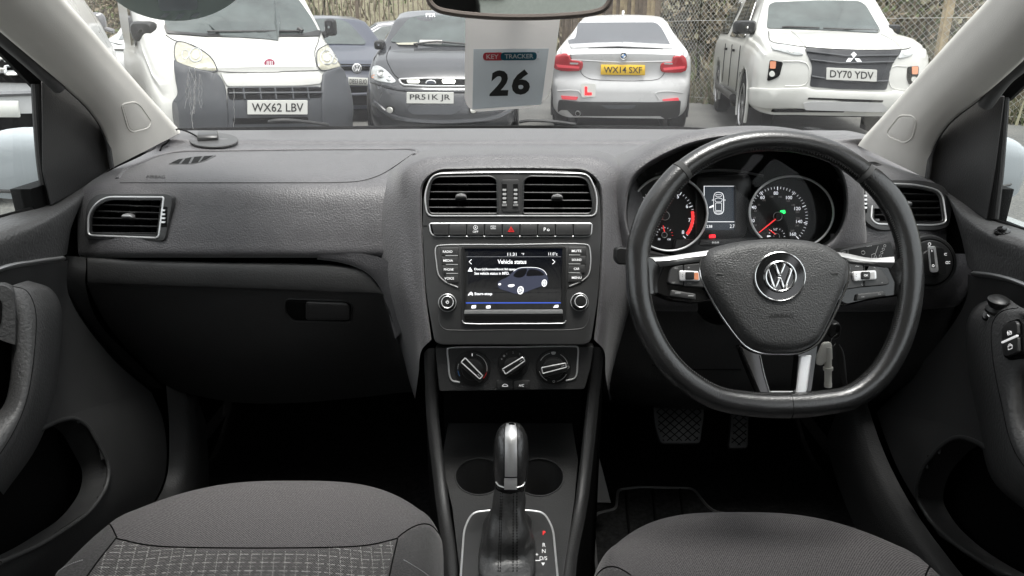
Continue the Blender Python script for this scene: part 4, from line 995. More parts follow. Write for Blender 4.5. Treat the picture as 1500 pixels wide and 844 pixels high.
K = Plane(PY(908, 375, .95), (0, -1, .25)); s_ = MB(); s_.plate(K, rpoly([(901, 364), (908, 361), (925, 364), (930, 380), (925, 388), (905, 388), (900, 380)], 4), -.015, .004, 'blacksatin', bev=2.5); s_.tube([K(925, 376, -.008), K(990, 385, -.01)], .008, 'black', 10); s_.build('lever', t)
t = thing('ignition_key', 'black car key in the ignition with a white plastic key fob hanging from it', 'key', PY(1225, 485, .92))
K = Plane(PY(1215, 490, .90), (0, -1, .1)); s_ = MB()
s_.plate(K, rpoly([(1217, 473), (1228, 471), (1232, 478), (1230, 493), (1221, 498), (1212, 492)], 4), -.012, .004, 'blacksatin', bev=2, holes=[rpoly([(1222, 477), (1228, 476), (1227, 486), (1222, 488)], 2)]); s_.tube([K(1221, 488, -.02), K(1222, 484, -.08)], .006, 'silver', 8); s_.build('key_head', t)
s_ = MB(); s_.loft([[K(x, y, -.005) for x, y in ((1221, 505), (1226, 515), (1232, 545), (1236, 565))], [K(x, y, .004) for x, y in ((1227, 503), (1232, 515), (1236, 545), (1240, 566))], [K(x, y, -.005) for x, y in ((1232, 506), (1238, 517), (1242, 545), (1243, 567))]], 4, 5, 'puck'); s_.build('remote_fob', t)
s_ = MB(); s_.tube([K(*p, .007) for p in c2([(1223, 487), (1217, 492), (1214, 500), (1217, 505), (1221, 500)], 4, False)], .0007, 'chrome', 6); s_.build('key_ring', t)
s_ = MB(); K2 = K.sub(.006)
s_.plate(K2, rpoly([(1205, 502), (1216, 501), (1218, 505), (1219, 526), (1212, 527), (1203, 535), (1196, 534), (1194, 528)], [4, 3, 2, 2, 3, 3, 4, 4]), -.002, .003, 'bone', bev=1)
s_.tube([K2(1213, 508), K2(1213, 562)], .0048, 'bone', 12); s_.tube([K2(1213, 538), K2(1213, 542)], .0066, 'bone', 12); s_.tube([K2(1212.5, 556), K2(1212.5, 560)], .0036, 'puck', 12); s_.tube([K2(1213, 561), K2(1213, 566.5)], .0052, 'bone', 12); s_.build('key_tag', t)

# ================================================================== CENTRE CONSOLE
con = thing('centre_console', 'dark centre console with two cup holders between the front seats', 'console', (0, .9, .45))
ZC = .54
c_ = MB()
for sg, top, mid, m2, bot, off in ((-1, (638, 510), (641, 600), (655, 725), (671, 850), -1), (1, (868, 508), (859, 600), (845, 725), (822, 850), 1)):
    P = [PY(*top, .975), PY(*mid, .975), PY(*m2, .90), PY(*bot, .735), PY(*bot, .735) + V((0, -.35, -.01))]
    w_ = .011
    cols = [[p + V((0, .02, -.03)) for p in P], [p + V((0, .004, -.004)) for p in P], [p + V((sg * w_ * .3, 0, 0)) for p in P], [p + V((sg * w_, 0, -.001)) for p in P], [p + V((sg * (w_ + .008), .008, -.012)) for p in P]]
    low_ = [V((p.x + sg * (w_ + .012 + .0 * i), p.y + .03, .28)) for i, p in enumerate(P)]
    c_.loft(cols, 4, 6, 'lowplastic')
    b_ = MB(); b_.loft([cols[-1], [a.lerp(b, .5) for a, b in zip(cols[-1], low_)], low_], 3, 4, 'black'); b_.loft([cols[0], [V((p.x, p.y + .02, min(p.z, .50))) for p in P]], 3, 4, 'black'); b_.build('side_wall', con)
c_.build('rail', con)
c_ = MB(); f = lambda x, y, h=0.0: V((x, y, ZC + h))
cup1 = [tuple(PZ(x, y, ZC).xy) for x, y in circ(702, 699, 35, 27, n=32)]; cup2 = [tuple(PZ(x, y, ZC).xy) for x, y in circ(790, 700, 35.5, 27.5, n=32)]
c_.plate(f, [(-.055, .35), (.055, .35), (.066, .735), (.094, .90), (.108, 1.0), (.108, 1.12), (-.115, 1.12), (-.115, 1.0), (-.088, .88), (-.066, .735)], -.004, 0, 'lowplastic', step=.05, holes=[cup1, cup2]); c_.build('console_top', con)
for cp in (cup1, cup2):
    q = MB(); cx = sum(p[0] for p in cp) / 32; cy = sum(p[1] for p in cp) / 32
    q.grid([[f(*p, .0005) for p in cp], [f(*p, -.07) for p in cp], [V((cx, cy, ZC - .07))] * 32], 'lowplastic', closed_u=True); q.tube([f(*p, .001) for p in cp], .0012, 'lowplastic', 6, closed=True); q.build('cup_holder', con)
q = MB(); q.box((0, 1.16, .68), (.25, .02, .40), 'black'); q.box((0, 1.09, .815), (.22, .12, .02), 'black')
NP = Plane(PY(750, 660, 1.10), (0, -1, .2)); q.plate(NP, rpoly([(700, 640), (800, 640), (800, 690), (700, 690)], 6), -.004, .001, 'lowplastic', bev=2); q.text(NP, 'AUX IN', 721, 657.5, 3, .0015, 'print_grey', width=17); q.text(NP, 'USB', 780, 657.5, 3, .0015, 'print_grey', width=8); q.build('storage_tray', con)
# selector plate
GP = Plane(V((0, .8, ZC + .006)), (0, -.06, 1))
gpl = rpoly([(692, 752), (720, 749), (775, 749), (797, 752), (810, 775), (818, 860), (818, 900), (674, 900), (674, 860), (680, 775)], [10, 10, 10, 10, 12, 10, 10, 10, 10, 12], 5)
q = MB(); q.plate(GP, gpl, -.01, .002, 'trim', bev=1.5); q.ptube(GP, gpl, .0016, .0015, 'satin'); 
Tn = lambda s, x, y, hh=6.5, m='white_print': q.text(GP, s, x, y, hh, .0026, m)
Tn('P', 797, 783, 6, 'needle'); Tn('R', 797, 800.5, 5.5); Tn('N', 796.5, 809.5, 5.5); Tn('D/S', 796, 820, 5.5); Tn('+', 786.5, 814.5, 4); Tn('\u2013', 786.5, 823.3, 1.2)
q.plate(GP, [(793, 826.5), (798, 826.5), (795.5, 830.5)], .002, .0026, 'white_print'); q.build('selector_plate', con)
# ---- selector lever
lev = thing('gear_selector', 'automatic gear selector with chrome faced knob and black leather gaiter', 'gear selector', PZ(743, 800, ZC))
bt_ = MB()
rowsb = [(PY(746, 712, .800), .019, .017), (PY(745.5, 728, .797), .0205, .019), (PY(744.5, 748, .79), .023, .022), (PY(743.5, 770, .785), .030, .030), (PY(743, 790, .785), .0345, .040), (PZ(743, 812, ZC + .012), .037, .052), (PZ(743, 815, ZC + .006), .0375, .056)]
SG = 48; gr = []
for i, (c, rx, ry) in enumerate(rowsb):
    ring = []
    for k in range(SG):
        a = 2 * pi * k / SG; e = 2 + 1.6 * i / 6
        ca, sa = cos(a), sin(a); rr = (abs(ca) ** e + abs(sa) ** e) ** (-1 / e)
        wr = 1 + (.05 * sin(3 * a + i * 1.9) + .045 * sin(7 * a - i * 2.4)) * (1 if 0 < i < 5 else .3) + (.035 if i in (1, 3) else -.03 if i in (2,) else 0)
        ring.append(c + V((rx * rr * ca * wr, ry * rr * sa * wr, 0)))
    gr.append(ring)
bt_.loft([r + [r[0]] for r in gr], 1, 6, 'bootleather'); o_bt = bt_.build('gaiter', lev, angle=70); bsk = Skin(bt_)
q = MB()
for x0, x1 in ((733.5, 729.5), (736, 732.5), (752, 751.5), (757, 757.5)):
    for k in range(30):
        y = 722 + k * 4.2; x = x0 + (x1 - x0) * k / 29
        if y > 838: break
        q.tube([bsk(x, y, .0004), bsk(x - .1, y + 2.2, .0004)], .0006, 'black', 4)
q.build('gaiter_stitching', o_bt)
kc = [(PY(748, 719, .802), .0185, .016), (PY(748, 705, .804), .0205, .018), (PY(748.3, 690, .808), .0225, .020), (PY(748.5, 668, .816), .0235, .0225), (PY(748.7, 648, .824), .0228, .0225), (PY(748.9, 634, .829), .019, .019), (PY(749, 625, .833), .012, .012), (PY(749, 621.5, .834), .003, .003)]
def kring(c, rx, ry, n=40): 
    o = []
    for k in range(n):
        a = 2 * pi * k / n; ca, sa = cos(a), sin(a); rr = (abs(ca) ** 2.4 + abs(sa) ** 2.4) ** (-1 / 2.4); o.append(c + V((rx * rr * ca, ry * rr * sa, 0)))
    return o
kb = MB(); kb.loft([[p for p in kring(*k)] + [kring(*k)[0]] for k in kc], 1, 5, 'leather'); kb.grid([kring(kc[0][0], .0185, .016), kring(kc[0][0] + V((0, 0, -.012)), .017, .0155)], 'satin', closed_u=True); o_kb = kb.build('knob', lev, angle=70); ks = Skin(kb)
q = MB(); rws = []
for y in [621.8, 624, 628, 634, 642, 652, 664, 678, 692, 698]:
    wd = 9.2 if y > 630 else 7 + (y - 621) * .22
    rws.append([ks(748.5 - wd + 2 * wd * k / 8, y, .0016 * (1 - abs(k - 4) / 5.5) + .0006) for k in range(9)])
q.grid(rws, 'silver'); q.tube([r[0] for r in rws], .0006, 'black', 5); q.tube([r[-1] for r in rws], .0006, 'black', 5); q.build('chrome_face', o_kb)
q = MB(); rws = [[ks(748 - 9.2 + 18.4 * k / 8, y, .0007) for k in range(9)] for y in (700, 706, 712, 717)]; q.grid(rws, 'satin')
cl_ = [ks(x, y, .0008) for x, y in c2([(727, 706), (731, 711), (739, 714)], 4, False)]; q.tube(cl_, .0009, 'satin', 5); cl_ = [ks(x, y, .0008) for x, y in c2([(768.5, 706), (765, 711), (757, 714)], 4, False)]; q.tube(cl_, .0009, 'satin', 5); q.build('knob_collar', o_kb)

# ================================================================== FOOTWELL
fl = MB()
for s in (-1, 1): fl.box((s * .735, 1.42, .63), (.03, .74, .70), 'black'); fl.box((s * .72, .9, .30), (.06, 2, .06), 'black')  # tall black side boxes added to keep light from leaking past the dash ends
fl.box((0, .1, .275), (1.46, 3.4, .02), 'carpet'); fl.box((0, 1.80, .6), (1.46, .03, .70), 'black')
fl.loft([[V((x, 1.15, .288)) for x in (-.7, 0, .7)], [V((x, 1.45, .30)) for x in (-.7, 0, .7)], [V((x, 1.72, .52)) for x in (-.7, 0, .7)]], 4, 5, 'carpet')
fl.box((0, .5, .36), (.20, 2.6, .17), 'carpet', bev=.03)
tag(fl.build('cabin_floor'), kind='structure')
def pedal(nm, label, outl, Y, m, nx, ny):
    t = thing(nm, label, 'pedal', PY(outl[0][0], outl[0][1], Y), 0, 'pedals'); K = Plane(PY(outl[0][0], outl[0][1], Y), (0, -.75, .66)); q = MB()
    q.plate(K, rpoly(outl, 6), -.01, 0, m, bev=2); xs_ = [p[0] for p in outl]; ys_ = [p[1] for p in outl]; w_ = max(xs_) - min(xs_); h_ = max(ys_) - min(ys_)
    inn = inset(rpoly(outl, 6), 3)
    for s in (1, -1):
        for i in range(-12, 13):
            x0 = (min(xs_) + max(xs_)) / 2 + i * nx; pts = [(x0 + s * t_ * ny, min(ys_) + h_ / 2 + t_ * ny * .85) for t_ in [k / 6 for k in range(-24, 25)]]
            run = []
            for p in pts + [(-1, -1)]:
                if inside(p, inn): run.append(p)
                else:
                    if len(run) > 1: q.tube([K(*run[0], .0), K(*run[-1], .0)], .0013, 'black', 4)
                    run = []
    q.build('pad', t)
    q = MB(); c = K((min(xs_) + max(xs_)) / 2, min(ys_) + 6, -.01); q.tube([c, c + V((.01, .12, .06)), c + V((.02, .2, .3))], .009, 'black', 8); q.build('arm', t)
pedal('brake_pedal', 'wide rubber brake pedal with a crossed grip pattern in the driver footwell', [(957, 590), (1032, 592), (1031, 612), (1026, 650), (968, 650), (960, 625)], 1.26, 'rubber', 13, 13)
pedal('accelerator_pedal', 'narrow accelerator pedal right of the brake pedal', [(1072, 600), (1098, 600), (1096, 657), (1067, 657)], 1.27, 'rubber', 13, 13)
t = MB(); K = Plane(PY(880, 700, 1.13), (.3, -.8, .6)); t.plate(K, [(866, 615), (871, 640), (896, 737), (868, 737)], -.03, 0, 'lowplastic', bev=1)
tag(t.build('footrest'), 'narrow dark footrest beside the console in the driver footwell', 'footrest')
t = MB(); f = lambda x, y, h=0: PZ(x, y, .30) + V((0, 0, h))
mo = rpoly([(905, 720), (935, 716), (1015, 718), (1042, 752), (1300, 790), (1300, 900), (880, 900), (868, 770), (873, 755), (902, 748)], [6, 6, 8, 14, 20, 10, 10, 10, 6, 6])
t.plate(f, mo, -.006, .004, 'carpet', bev=2, step=40); t.ptube(f, mo, .003, .004, 'rubber', seg=5)
for a, b in (((917, 722), (922, 790)), ((956, 720), (962, 790)), ((996, 720), (1004, 790))): t.tube([f(*a, .005), f(*b, .005)], .003, 'black', 5)
tag(t.build('floor_mat'), 'black ribbed floor mat in front of the driver seat', 'floor mat')

# ================================================================== SEATS
def seat(name, label, xc, yf, zt, hw):
    T_ = thing(name, label, 'seat', (xc, yf - .3, .28), 0, 'front seats')
    NU, NV = 110, 96
    prof = [(-.06, -.20), (-.012, -.13), (-.002, -.07), (-.012, -.03), (-.045, -.006), (-.10, .0), (-.20, -.004), (-.32, -.012), (-.55, -.03)]
    pr = cr([V((0, a, b)) for a, b in prof], 12)
    M = MB(); uv = []; rows = []; info = []
    L = [0]
    for i in range(1, len(pr)): L.append(L[-1] + (pr[i] - pr[i - 1]).length)
    for i, p in enumerate(pr):
        row = []; 
        for j in range(NU + 1):
            u = -1 + 2 * j / NU; au = abs(u); s = 1 if u > 0 else -1
            # across: flat middle, raised bolsters, rounded sides
            ang = max(0, (au - .78) / .22)
            x = hw * (min(au, .78) + .22 * .95 * sin(ang * pi / 2)) / .99
            drop = .15 * (1 - cos(ang * pi / 2)) ** 1.2
            back = max(0, min(1, (-p.y - .05) / .15))
            bol = .020 * exp(-((au - .80) / .16) ** 2) * back
            sy = .16 * au ** 3.0 * exp(-(max(0, -p.y)) / .30)        # rounded plan at the front corners
            fs = 1 - .02 * (1 - back) * au
            row.append(V((xc + s * x * fs, yf + p.y - sy, zt + p.z - drop + bol - .006 * (1 - au * au) * back)))
            uv.append((u * hw, -L[i]))
        rows.append(row)
    ps = lambda i, j: (-1 + 2 * (j + .5) / NU) * hw
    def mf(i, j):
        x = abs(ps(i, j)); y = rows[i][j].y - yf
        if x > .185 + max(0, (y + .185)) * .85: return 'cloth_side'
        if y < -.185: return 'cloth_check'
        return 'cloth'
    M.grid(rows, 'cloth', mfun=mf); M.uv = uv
    o = M.build('cushion', T_, angle=80, merge=0)
    S_ = MB(); sk = M.bvh()
    def on(x, y): 
        h, n, i, d = sk.ray_cast(V((xc + x, yf + y, zt + .2)), V((0, 0, -1))); return (h + V((0, 0, .0002))) if h else None
    def seam(pts, r=.0011, m='black', dash=False):
        P = [on(*p) for p in pts]; P = [p for p in P if p]
        if dash:
            for k in range(0, len(P) - 1): S_.tube([P[k].lerp(P[k + 1], .1) + V((0, 0, .0008)), P[k].lerp(P[k + 1], .65) + V((0, 0, .0008))], r, m, 4)
        elif len(P) > 1: S_.tube(P, r, m, 5)
    n = 40
    seam([(-.185 + .37 * k / n, -.187) for k in range(n + 1)])
    for s in (-1, 1):
        seam([(s * (.185 + .0 * k), -.187 - .4 * k / n) for k in range(n + 1)])
        seam([(s * (.185 + .085 * k / n), -.185 + .1 * k / n) for k in range(n + 1)])
        seam([(s * (.20 + .045 * k / 26), -.235 - .012 * sin(k / 26 * pi)) for k in range(27)], .0006, 'print_grey', True)
    S_.build('seam', o)
    B = MB(); nrm = V((0, -.66, .75))
    rowsb = []
    for i in range(13):
        v = i / 12; c = V((xc, yf - .44 - .50 * v, zt + .02 + .50 * v)); row = []
        for j in range(25):
            u = -1 + 2 * j / 24; au = abs(u); wv = hw * (1.04 - .25 * max(0, v - .75) * 2)
            th = .06 * (1 - max(0, (au - .7) / .3) ** 2) + .035 * exp(-((au - .82) / .14) ** 2) * (1 - v)
            row.append(c + V((u * wv, .75 * th, .66 * th)))
        rowsb.append(row)
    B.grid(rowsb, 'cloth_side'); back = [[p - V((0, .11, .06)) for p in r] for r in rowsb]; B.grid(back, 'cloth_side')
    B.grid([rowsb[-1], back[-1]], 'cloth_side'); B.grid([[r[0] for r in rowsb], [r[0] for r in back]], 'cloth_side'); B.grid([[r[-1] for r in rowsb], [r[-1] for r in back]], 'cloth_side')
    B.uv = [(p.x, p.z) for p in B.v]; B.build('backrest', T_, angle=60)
    q = MB(); q.box((xc, yf - .36, .37), (hw * 1.5, .5, .14), 'black', bev=.02); q.build('base', T_)
    return T_
seat('front_seat', 'passenger seat cushion with a white checked cloth centre panel, left in the photo', -.335, .955, .568, .258)
seat('front_seat', 'driver seat cushion in plain grey cloth below the steering wheel', .335, .905, .548, .245)

# ================================================================== PILLARS, DOORS
def arr(*a): return [PX(x, y, X) for x, y, X in a]
def pillar(name, label, inner, outer, xi, xo, tagpoly, sgn):
    T_ = thing(name, label, 'pillar trim', PX(*inner[0], xi[0]), 0, 'windscreen pillars')
    n = len(inner); rows = []
    for k, f in enumerate((-.04, 0, .12, .32, .55, .78, .94, 1.0, 1.03)):
        r = []
        for i in range(n):
            a, b = inner[i], outer[i]; t = i / (n - 1)
            x = a[0] + (b[0] - a[0]) * f; y = a[1] + (b[1] - a[1]) * f
            Xi = xi[0] + (xi[1] - xi[0]) * t; Xo = xo[0] + (xo[1] - xo[0]) * t
            bul = .020 * (1 - (2 * min(1, max(0, f)) - 1) ** 2)
            X = Xi + (Xo - Xi) * f - sgn * bul + (sgn * .03 if f < 0 else sgn * .02 if f > 1 else 0)
            r.append(PX(x, y, X))
        dvec = (r[-1] - r[-2]).normalized()
        r = r + [r[-1] + dvec * .25 + V((-sgn * .012, 0, 0)), r[-1] + dvec * .62 + V((-sgn * .05, 0, -.03))]
        rows.append(r)
    M = MB(); M.loft(rows, 5, 4, 'pillar'); M.build('pillar_cover', T_, angle=70); sk = Skin(M)
    q = MB(); q.tube([sk(x, y, .0) for x, y in densify(tagpoly, 4)], .0016, 'pillar', 6, closed=True); 
    q.plate(sk, inset(tagpoly, 2.2), -.001, .0006, 'pillar', step=7, bev=.8); q.build('airbag_badge', T_)
    return rows
pin = [(262, 196), (236, 166), (200, 125), (160, 79), (124, 37), (90, 0)]
pou = [(164, 246), (155, 199), (134, 163), (88, 119), (44, 81), (0, 43)]
pl_rows = pillar('windscreen_pillar', 'pale grey trimmed windscreen pillar at the left edge beside the white van', pin, pou, (-.672, -.625), (-.702, -.66), rpoly([(177, 153), (197, 149.5), (205, 154), (222, 178), (217, 188), (194, 194), (187, 188)], [6, 6, 6, 6, 6, 6, 6]), -1)
pin = [(1258, 214), (1283, 186), (1330, 133), (1370, 88), (1412, 42), (1452, -1)]
pou = [(1358, 262), (1367, 215), (1388, 181), (1432, 145), (1468, 114), (1500, 84)]
pr_rows = pillar('windscreen_pillar', 'pale grey trimmed windscreen pillar at the right edge beside the pickup truck', pin, pou, (.672, .625), (.702, .66), rpoly([(1318, 169), (1337, 169.5), (1343, 178), (1337, 202), (1325, 210), (1301, 200), (1300, 192)], [6, 6, 6, 6, 6, 6, 6]), 1)

def door(side):
    lf = side < 0
    T_ = thing('front_door', 'front passenger door with black pull handle and storage pocket, left of the dashboard' if lf else 'front driver door with lock switches and mirror control knob, right of the steering wheel', 'car door', (side * .73, .6, .3), 0, 'front doors')
    up = MB(); G = lambda *a: [PX(x, y, side * X) for x, y, X in a]
    E = lambda r: r + [r[-1] + V((0, -.35, 0)), r[-1] + V((0, -.95, 0))]      # the door goes on behind the camera
    if lf:
        A = E(G((168, 240, .722), (120, 271, .722), (73, 299, .722), (0, 319, .722)))
        A2 = E(G((166, 244, .712), (122, 274, .712), (75, 303, .712), (0, 323, .712)))
        B = E(G((140, 268, .70), (112, 298, .69), (65, 326, .675), (0, 350, .672)))
        C = E(G((108, 320, .70), (98, 346, .688), (52, 364, .678), (0, 378, .672)))
        D = E(G((98, 372, .70), (91, 375, .688), (46, 381, .680), (0, 390, .676)))
        F = E(G((100, 381, .71), (92, 383, .695), (46, 389, .685), (0, 399, .681)))
    else:
        A = E(G((1358, 258, .722), (1410, 293, .722), (1448, 320, .722), (1500, 337, .722)))
        A2 = E(G((1360, 263, .712), (1410, 297, .712), (1447, 324, .712), (1500, 341, .712)))
        B = E(G((1386, 285, .70), (1408, 315, .69), (1450, 345, .675), (1500, 360, .672)))
        C = E(G((1406, 340, .70), (1422, 365, .688), (1460, 375, .678), (1500, 390, .672)))
        D = E(G((1418, 392, .70), (1427, 397, .688), (1460, 401, .680), (1500, 413, .676)))
        F = E(G((1418, 402, .71), (1427, 405, .695), (1460, 409, .685), (1500, 421, .681)))
    up.loft([A, A2, B, C, D], 6, 6, 'doorskin'); o_up = up.build('upper_trim', T_, angle=60); usk = Skin(up)
    ch = MB(); rows = []
    for d_, h in ((0, .001), (.25, .005), (.6, .005), (1, .0)): rows.append([a.lerp(b, d_) - V((side * h, 0, 0)) for a, b in zip(D[1:], F[1:])])
    ch.loft(rows, 6, 3, 'silver'); ch.build('trim_strip', T_)
    if lf:
        rows = [F, E(G((100, 430, .705), (85, 440, .700), (45, 450, .695), (0, 462, .69))), E(G((160, 520, .70), (105, 545, .695), (50, 560, .69), (0, 580, .685))), E(G((222, 575, .69), (120, 602, .680), (58, 625, .672), (0, 655, .665)))]
        lowr = [rows[-1], E(G((240, 620, .672), (150, 640, .664), (70, 665, .658), (0, 700, .652))), E(G((241, 700, .662), (160, 730, .650), (80, 780, .645), (0, 830, .64))), E(G((205, 770, .675), (130, 820, .665), (60, 860, .66), (-40, 910, .655)))]
        pocket = rpoly([(50, 634), (86, 616), (110, 612), (130, 626), (160, 682), (156, 714), (130, 752), (60, 798), (-60, 850), (-60, 680)], [8, 20, 14, 20, 22, 22, 26, 26, 4, 4], 5)
    else:
        rows = [F, E(G((1415, 440, .705), (1425, 455, .700), (1460, 465, .695), (1500, 470, .69))), E(G((1340, 545, .70), (1400, 570, .695), (1450, 590, .69), (1500, 600, .685))), E(G((1284, 604, .69), (1380, 620, .680), (1450, 650, .672), (1500, 690, .665)))]
        lowr = [rows[-1], E(G((1296, 640, .680), (1360, 650, .664), (1440, 690, .658), (1500, 720, .652))), E(G((1322, 700, .662), (1370, 730, .650), (1440, 780, .645), (1500, 820, .64))), E(G((1375, 785, .675), (1420, 815, .665), (1470, 850, .66), (1560, 910, .655)))]
        pocket = rpoly([(1344, 711), (1353, 683), (1381, 651), (1405, 639), (1428, 646), (1560, 730), (1560, 880), (1447, 828), (1400, 798), (1363, 763), (1344, 730)], [14, 16, 20, 12, 14, 4, 4, 20, 26, 22, 12], 5)
    mid = MB(); mid.loft(rows, 6, 6, 'doorlow'); mid.build('centre_panel', T_, angle=60)
    lw_ = MB(); lw_.loft(lowr, 8, 8, 'doorlow'); psk = Skin(lw_); rim_ = [psk(x, y, .001) for x, y in densify(pocket, 9) if -10 < x < 1510]
    i0 = max(range(len(rim_)), key=lambda i: (rim_[i] - rim_[i - 1]).length); rim_ = rim_[i0:] + rim_[:i0]
    lw_.cull([pocket]); lw_.tube(rim_, .0035, 'doorlow', 8); lw_.build('lower_panel', T_, angle=60)
    q = MB(); q.box((side * .735, .45, .52), (.012, 1.6, .5), 'black'); pb = [p + V((side * .045, 0, -.01)) for p in rim_]
    q.grid([rim_, pb], 'doorlow'); q.build('pocket_liner', T_)
    # outer skin
    q = MB(); q.box((side * .765, .45, .60), (.02, 1.55, .66), 'own_paint'); q.build('outer_skin', T_)
    # front edge trim rolling to the sill
    if lf: fe = [(223, 575, .688), (240, 620, .672), (242, 700, .662), (206, 772, .668), (120, 840, .66)]
    else: fe = [(1284, 604, .69), (1296, 640, .680), (1322, 700, .662), (1375, 785, .668), (1440, 835, .66)]
    # pull handle
    hd = MB()
    if lf:
        L2 = G((14, 420, .64), (34, 426, .628), (47, 452, .618), (46, 517, .612), (34, 589, .610), (11, 640, .612), (-30, 700, .62))
        L3 = G((34, 413, .65), (66, 424, .645), (80, 451, .640), (78, 517, .635), (66, 589, .632), (44, 648, .632), (-5, 715, .64))
        L4 = G((44, 411, .70), (76, 424, .70), (90, 451, .70), (88, 520, .70), (78, 592, .695), (54, 655, .69), (5, 725, .69))
        L1 = G((-10, 432, .645), (12, 440, .636), (24, 462, .628), (25, 520, .626), (15, 590, .628), (-8, 622, .63), (-50, 670, .64))
        L0 = G((-20, 436, .70), (4, 448, .70), (16, 470, .70), (17, 525, .70), (6, 590, .70), (-15, 615, .70), (-60, 660, .70))
        pod = [(-60, 412), (-60, 470), (0, 502), (22, 500), (26, 455), (14, 420), (5, 414)]
    else:
        L2 = G((1500, 452, .628), (1470, 458, .622), (1458, 474, .618), (1458, 519, .612), (1470, 585, .610), (1489, 655, .610), (1530, 715, .62))
        L3 = G((1478, 438, .650), (1440, 452, .645), (1426, 474, .640), (1427, 530, .635), (1442, 610, .632), (1463, 695, .632), (1520, 745, .64))
        L4 = G((1470, 434, .70), (1432, 446, .70), (1417, 470, .70), (1418, 532, .70), (1432, 615, .695), (1452, 700, .69), (1510, 755, .69))
        L1 = G((1530, 460, .63), (1500, 468, .625), (1497, 480, .622), (1500, 530, .622), (1492, 560, .622), (1502, 620, .626), (1545, 680, .63))
        L0 = G((1535, 470, .70), (1510, 480, .70), (1507, 490, .70), (1512, 540, .70), (1504, 570, .70), (1512, 620, .70), (1555, 670, .70))
    hd.loft([L0, L1, L2, L3, L4], 6, 5, 'doorskin'); o_h = hd.build('pull_handle', T_, angle=60); hs_ = Skin(hd)
    q = MB(); q.tube([hs_(*proj(p), .0) for p in cr([a.lerp(b, .12) for a, b in zip(L2, L3)], 6)], .0008, 'black', 5); q.build('handle_seam', o_h)
    if lf:
        q = MB(); K = Plane(PX(10, 450, -.632), (.5, -.8, .2)); q.plate(K, rpoly([(-60, 420), (6, 416), (20, 424), (24, 450), (24, 508), (0, 500), (-60, 480)], 6), -.03, 0, 'doorskin', bev=2); q.plate(K, rpoly([(-60, 434), (-2, 434), (4, 446), (2, 474), (-8, 486), (-60, 482)], 6), -.01, .001, 'black'); q.build('handle_cup', o_h)
    else:
        top = Plane(PX(1455, 455, .634), (-.35, -.45, .8)); q = MB()
        q.plate(top, rpoly([(1438, 465), (1440, 457), (1470, 444), (1480, 445), (1483, 449), (1478, 456), (1450, 468), (1442, 469)], 4), -.002, .002, 'blacksatin', bev=1)
        K = PX(1458, 456, .628); q.lathe([(.012, 0), (.0125, .004), (.009, .008), (.0115, .012), (.0125, .018), (.010, .020), (0, .0205)], K, (-.1, -.2, 1), 'blacksatin', 24)
        q.ptube(top, [(1446, 463), (1449, 466)], .0006, .003, 'white_print', closed=False, seg=4); q.ptube(top, [(1462, 463), (1466, 460)], .0006, .003, 'white_print', closed=False, seg=4); q.ptube(top, circ(1475, 448.5, 2, n=8), .0004, .003, 'white_print', seg=4)
        q.build('mirror_control', T_)
        sw = Plane.through(PX(1470, 475, .6205), PX(1497, 470, .619), PX(1478, 525, .6155)).sub(.004); q = MB()
        so_ = rpoly([(1467.5, 479), (1476, 471), (1492, 465.5), (1498, 472), (1500, 519), (1477, 528), (1469, 522)], 4)
        q.plate(sw, so_, -.012, .0, 'black', bev=1.0)
        q.plate(sw, rpoly([(1471, 482), (1478, 474), (1491, 470), (1494.5, 474), (1495, 491), (1472, 501)], 3), 0, .004, 'trim', bev=1.5); q.plate(sw, rpoly([(1472.2, 503.5), (1495.2, 493.5), (1496, 516), (1478, 523), (1473, 519)], 3), 0, .004, 'trim', bev=1.5)
        q.plate(sw, [(1472, 501.2), (1494.5, 491), (1494.7, 493), (1472.2, 503.2)], .002, .0045, 'white_print')
        q.ptube(sw, circ(1483.5, 487, 2.2, n=12, a0=-60, a1=230), .0004, .0044, 'white_print', closed=False, seg=4); q.ptube(sw, [(1481, 488), (1487, 486), (1487, 490), (1482, 491.5)], .0004, .0044, 'white_print', seg=4)
        q.ptube(sw, [(1482, 508), (1488, 506), (1488, 511), (1482.5, 513)], .0004, .0044, 'white_print', seg=4); q.ptube(sw, circ(1485, 506.5, 2, n=10, a0=180, a1=360), .0004, .0044, 'white_print', closed=False, seg=4)
        q.build('lock_switches', T_)
        q = MB(); pp = usk(1468, 341, 0); q.lathe([(.010, 0), (.010, .003), (.006, .004), (.006, .0075), (0, .008)], pp, (-.3, -.1, 1), 'piano', 20); q.build('lock_pin', T_)
    # sail panel, seals, frame, glass
    if lf:
        sail = [(60, 118), (92, 122), (134, 161), (155, 196), (164, 246), (120, 276), (74, 302), (62, 250)]
        se = c2([(-40, 12), (0, 52), (46, 92), (86, 128)], 5, False); ps_ = c2([(-40, 0), (0, 43), (44, 81), (88, 119), (134, 163), (155, 199), (164, 246)], 5, False)
        fv = [(55, 124), (58, 180), (63, 240), (72, 299)]
        gq = G((53, 118, .735), (57, 180, .735), (61, 240, .735), (69, 300, .735)); sill = G((73, 299, .724), (0, 318, .724)); ftop = G((55, 122, .728), (0, 64, .728))
    else:
        sail = [(1472, 140), (1436, 142), (1387, 181), (1366, 218), (1356, 262), (1400, 292), (1446, 323), (1458, 250)]
        se = c2([(1540, 48), (1500, 92), (1470, 118), (1443, 154)], 5, False); ps_ = c2([(1540, 48), (1500, 84), (1468, 114), (1432, 145), (1388, 181), (1367, 215), (1358, 262)], 5, False)
        fv = [(1468, 143), (1464, 200), (1459, 260), (1452, 321)]
        gq = G((1473, 138, .735), (1468, 200, .735), (1464, 260, .735), (1459, 322, .735)); sill = G((1450, 321, .724), (1500, 337, .724)); ftop = G((1472, 140, .728), (1500, 112, .728))
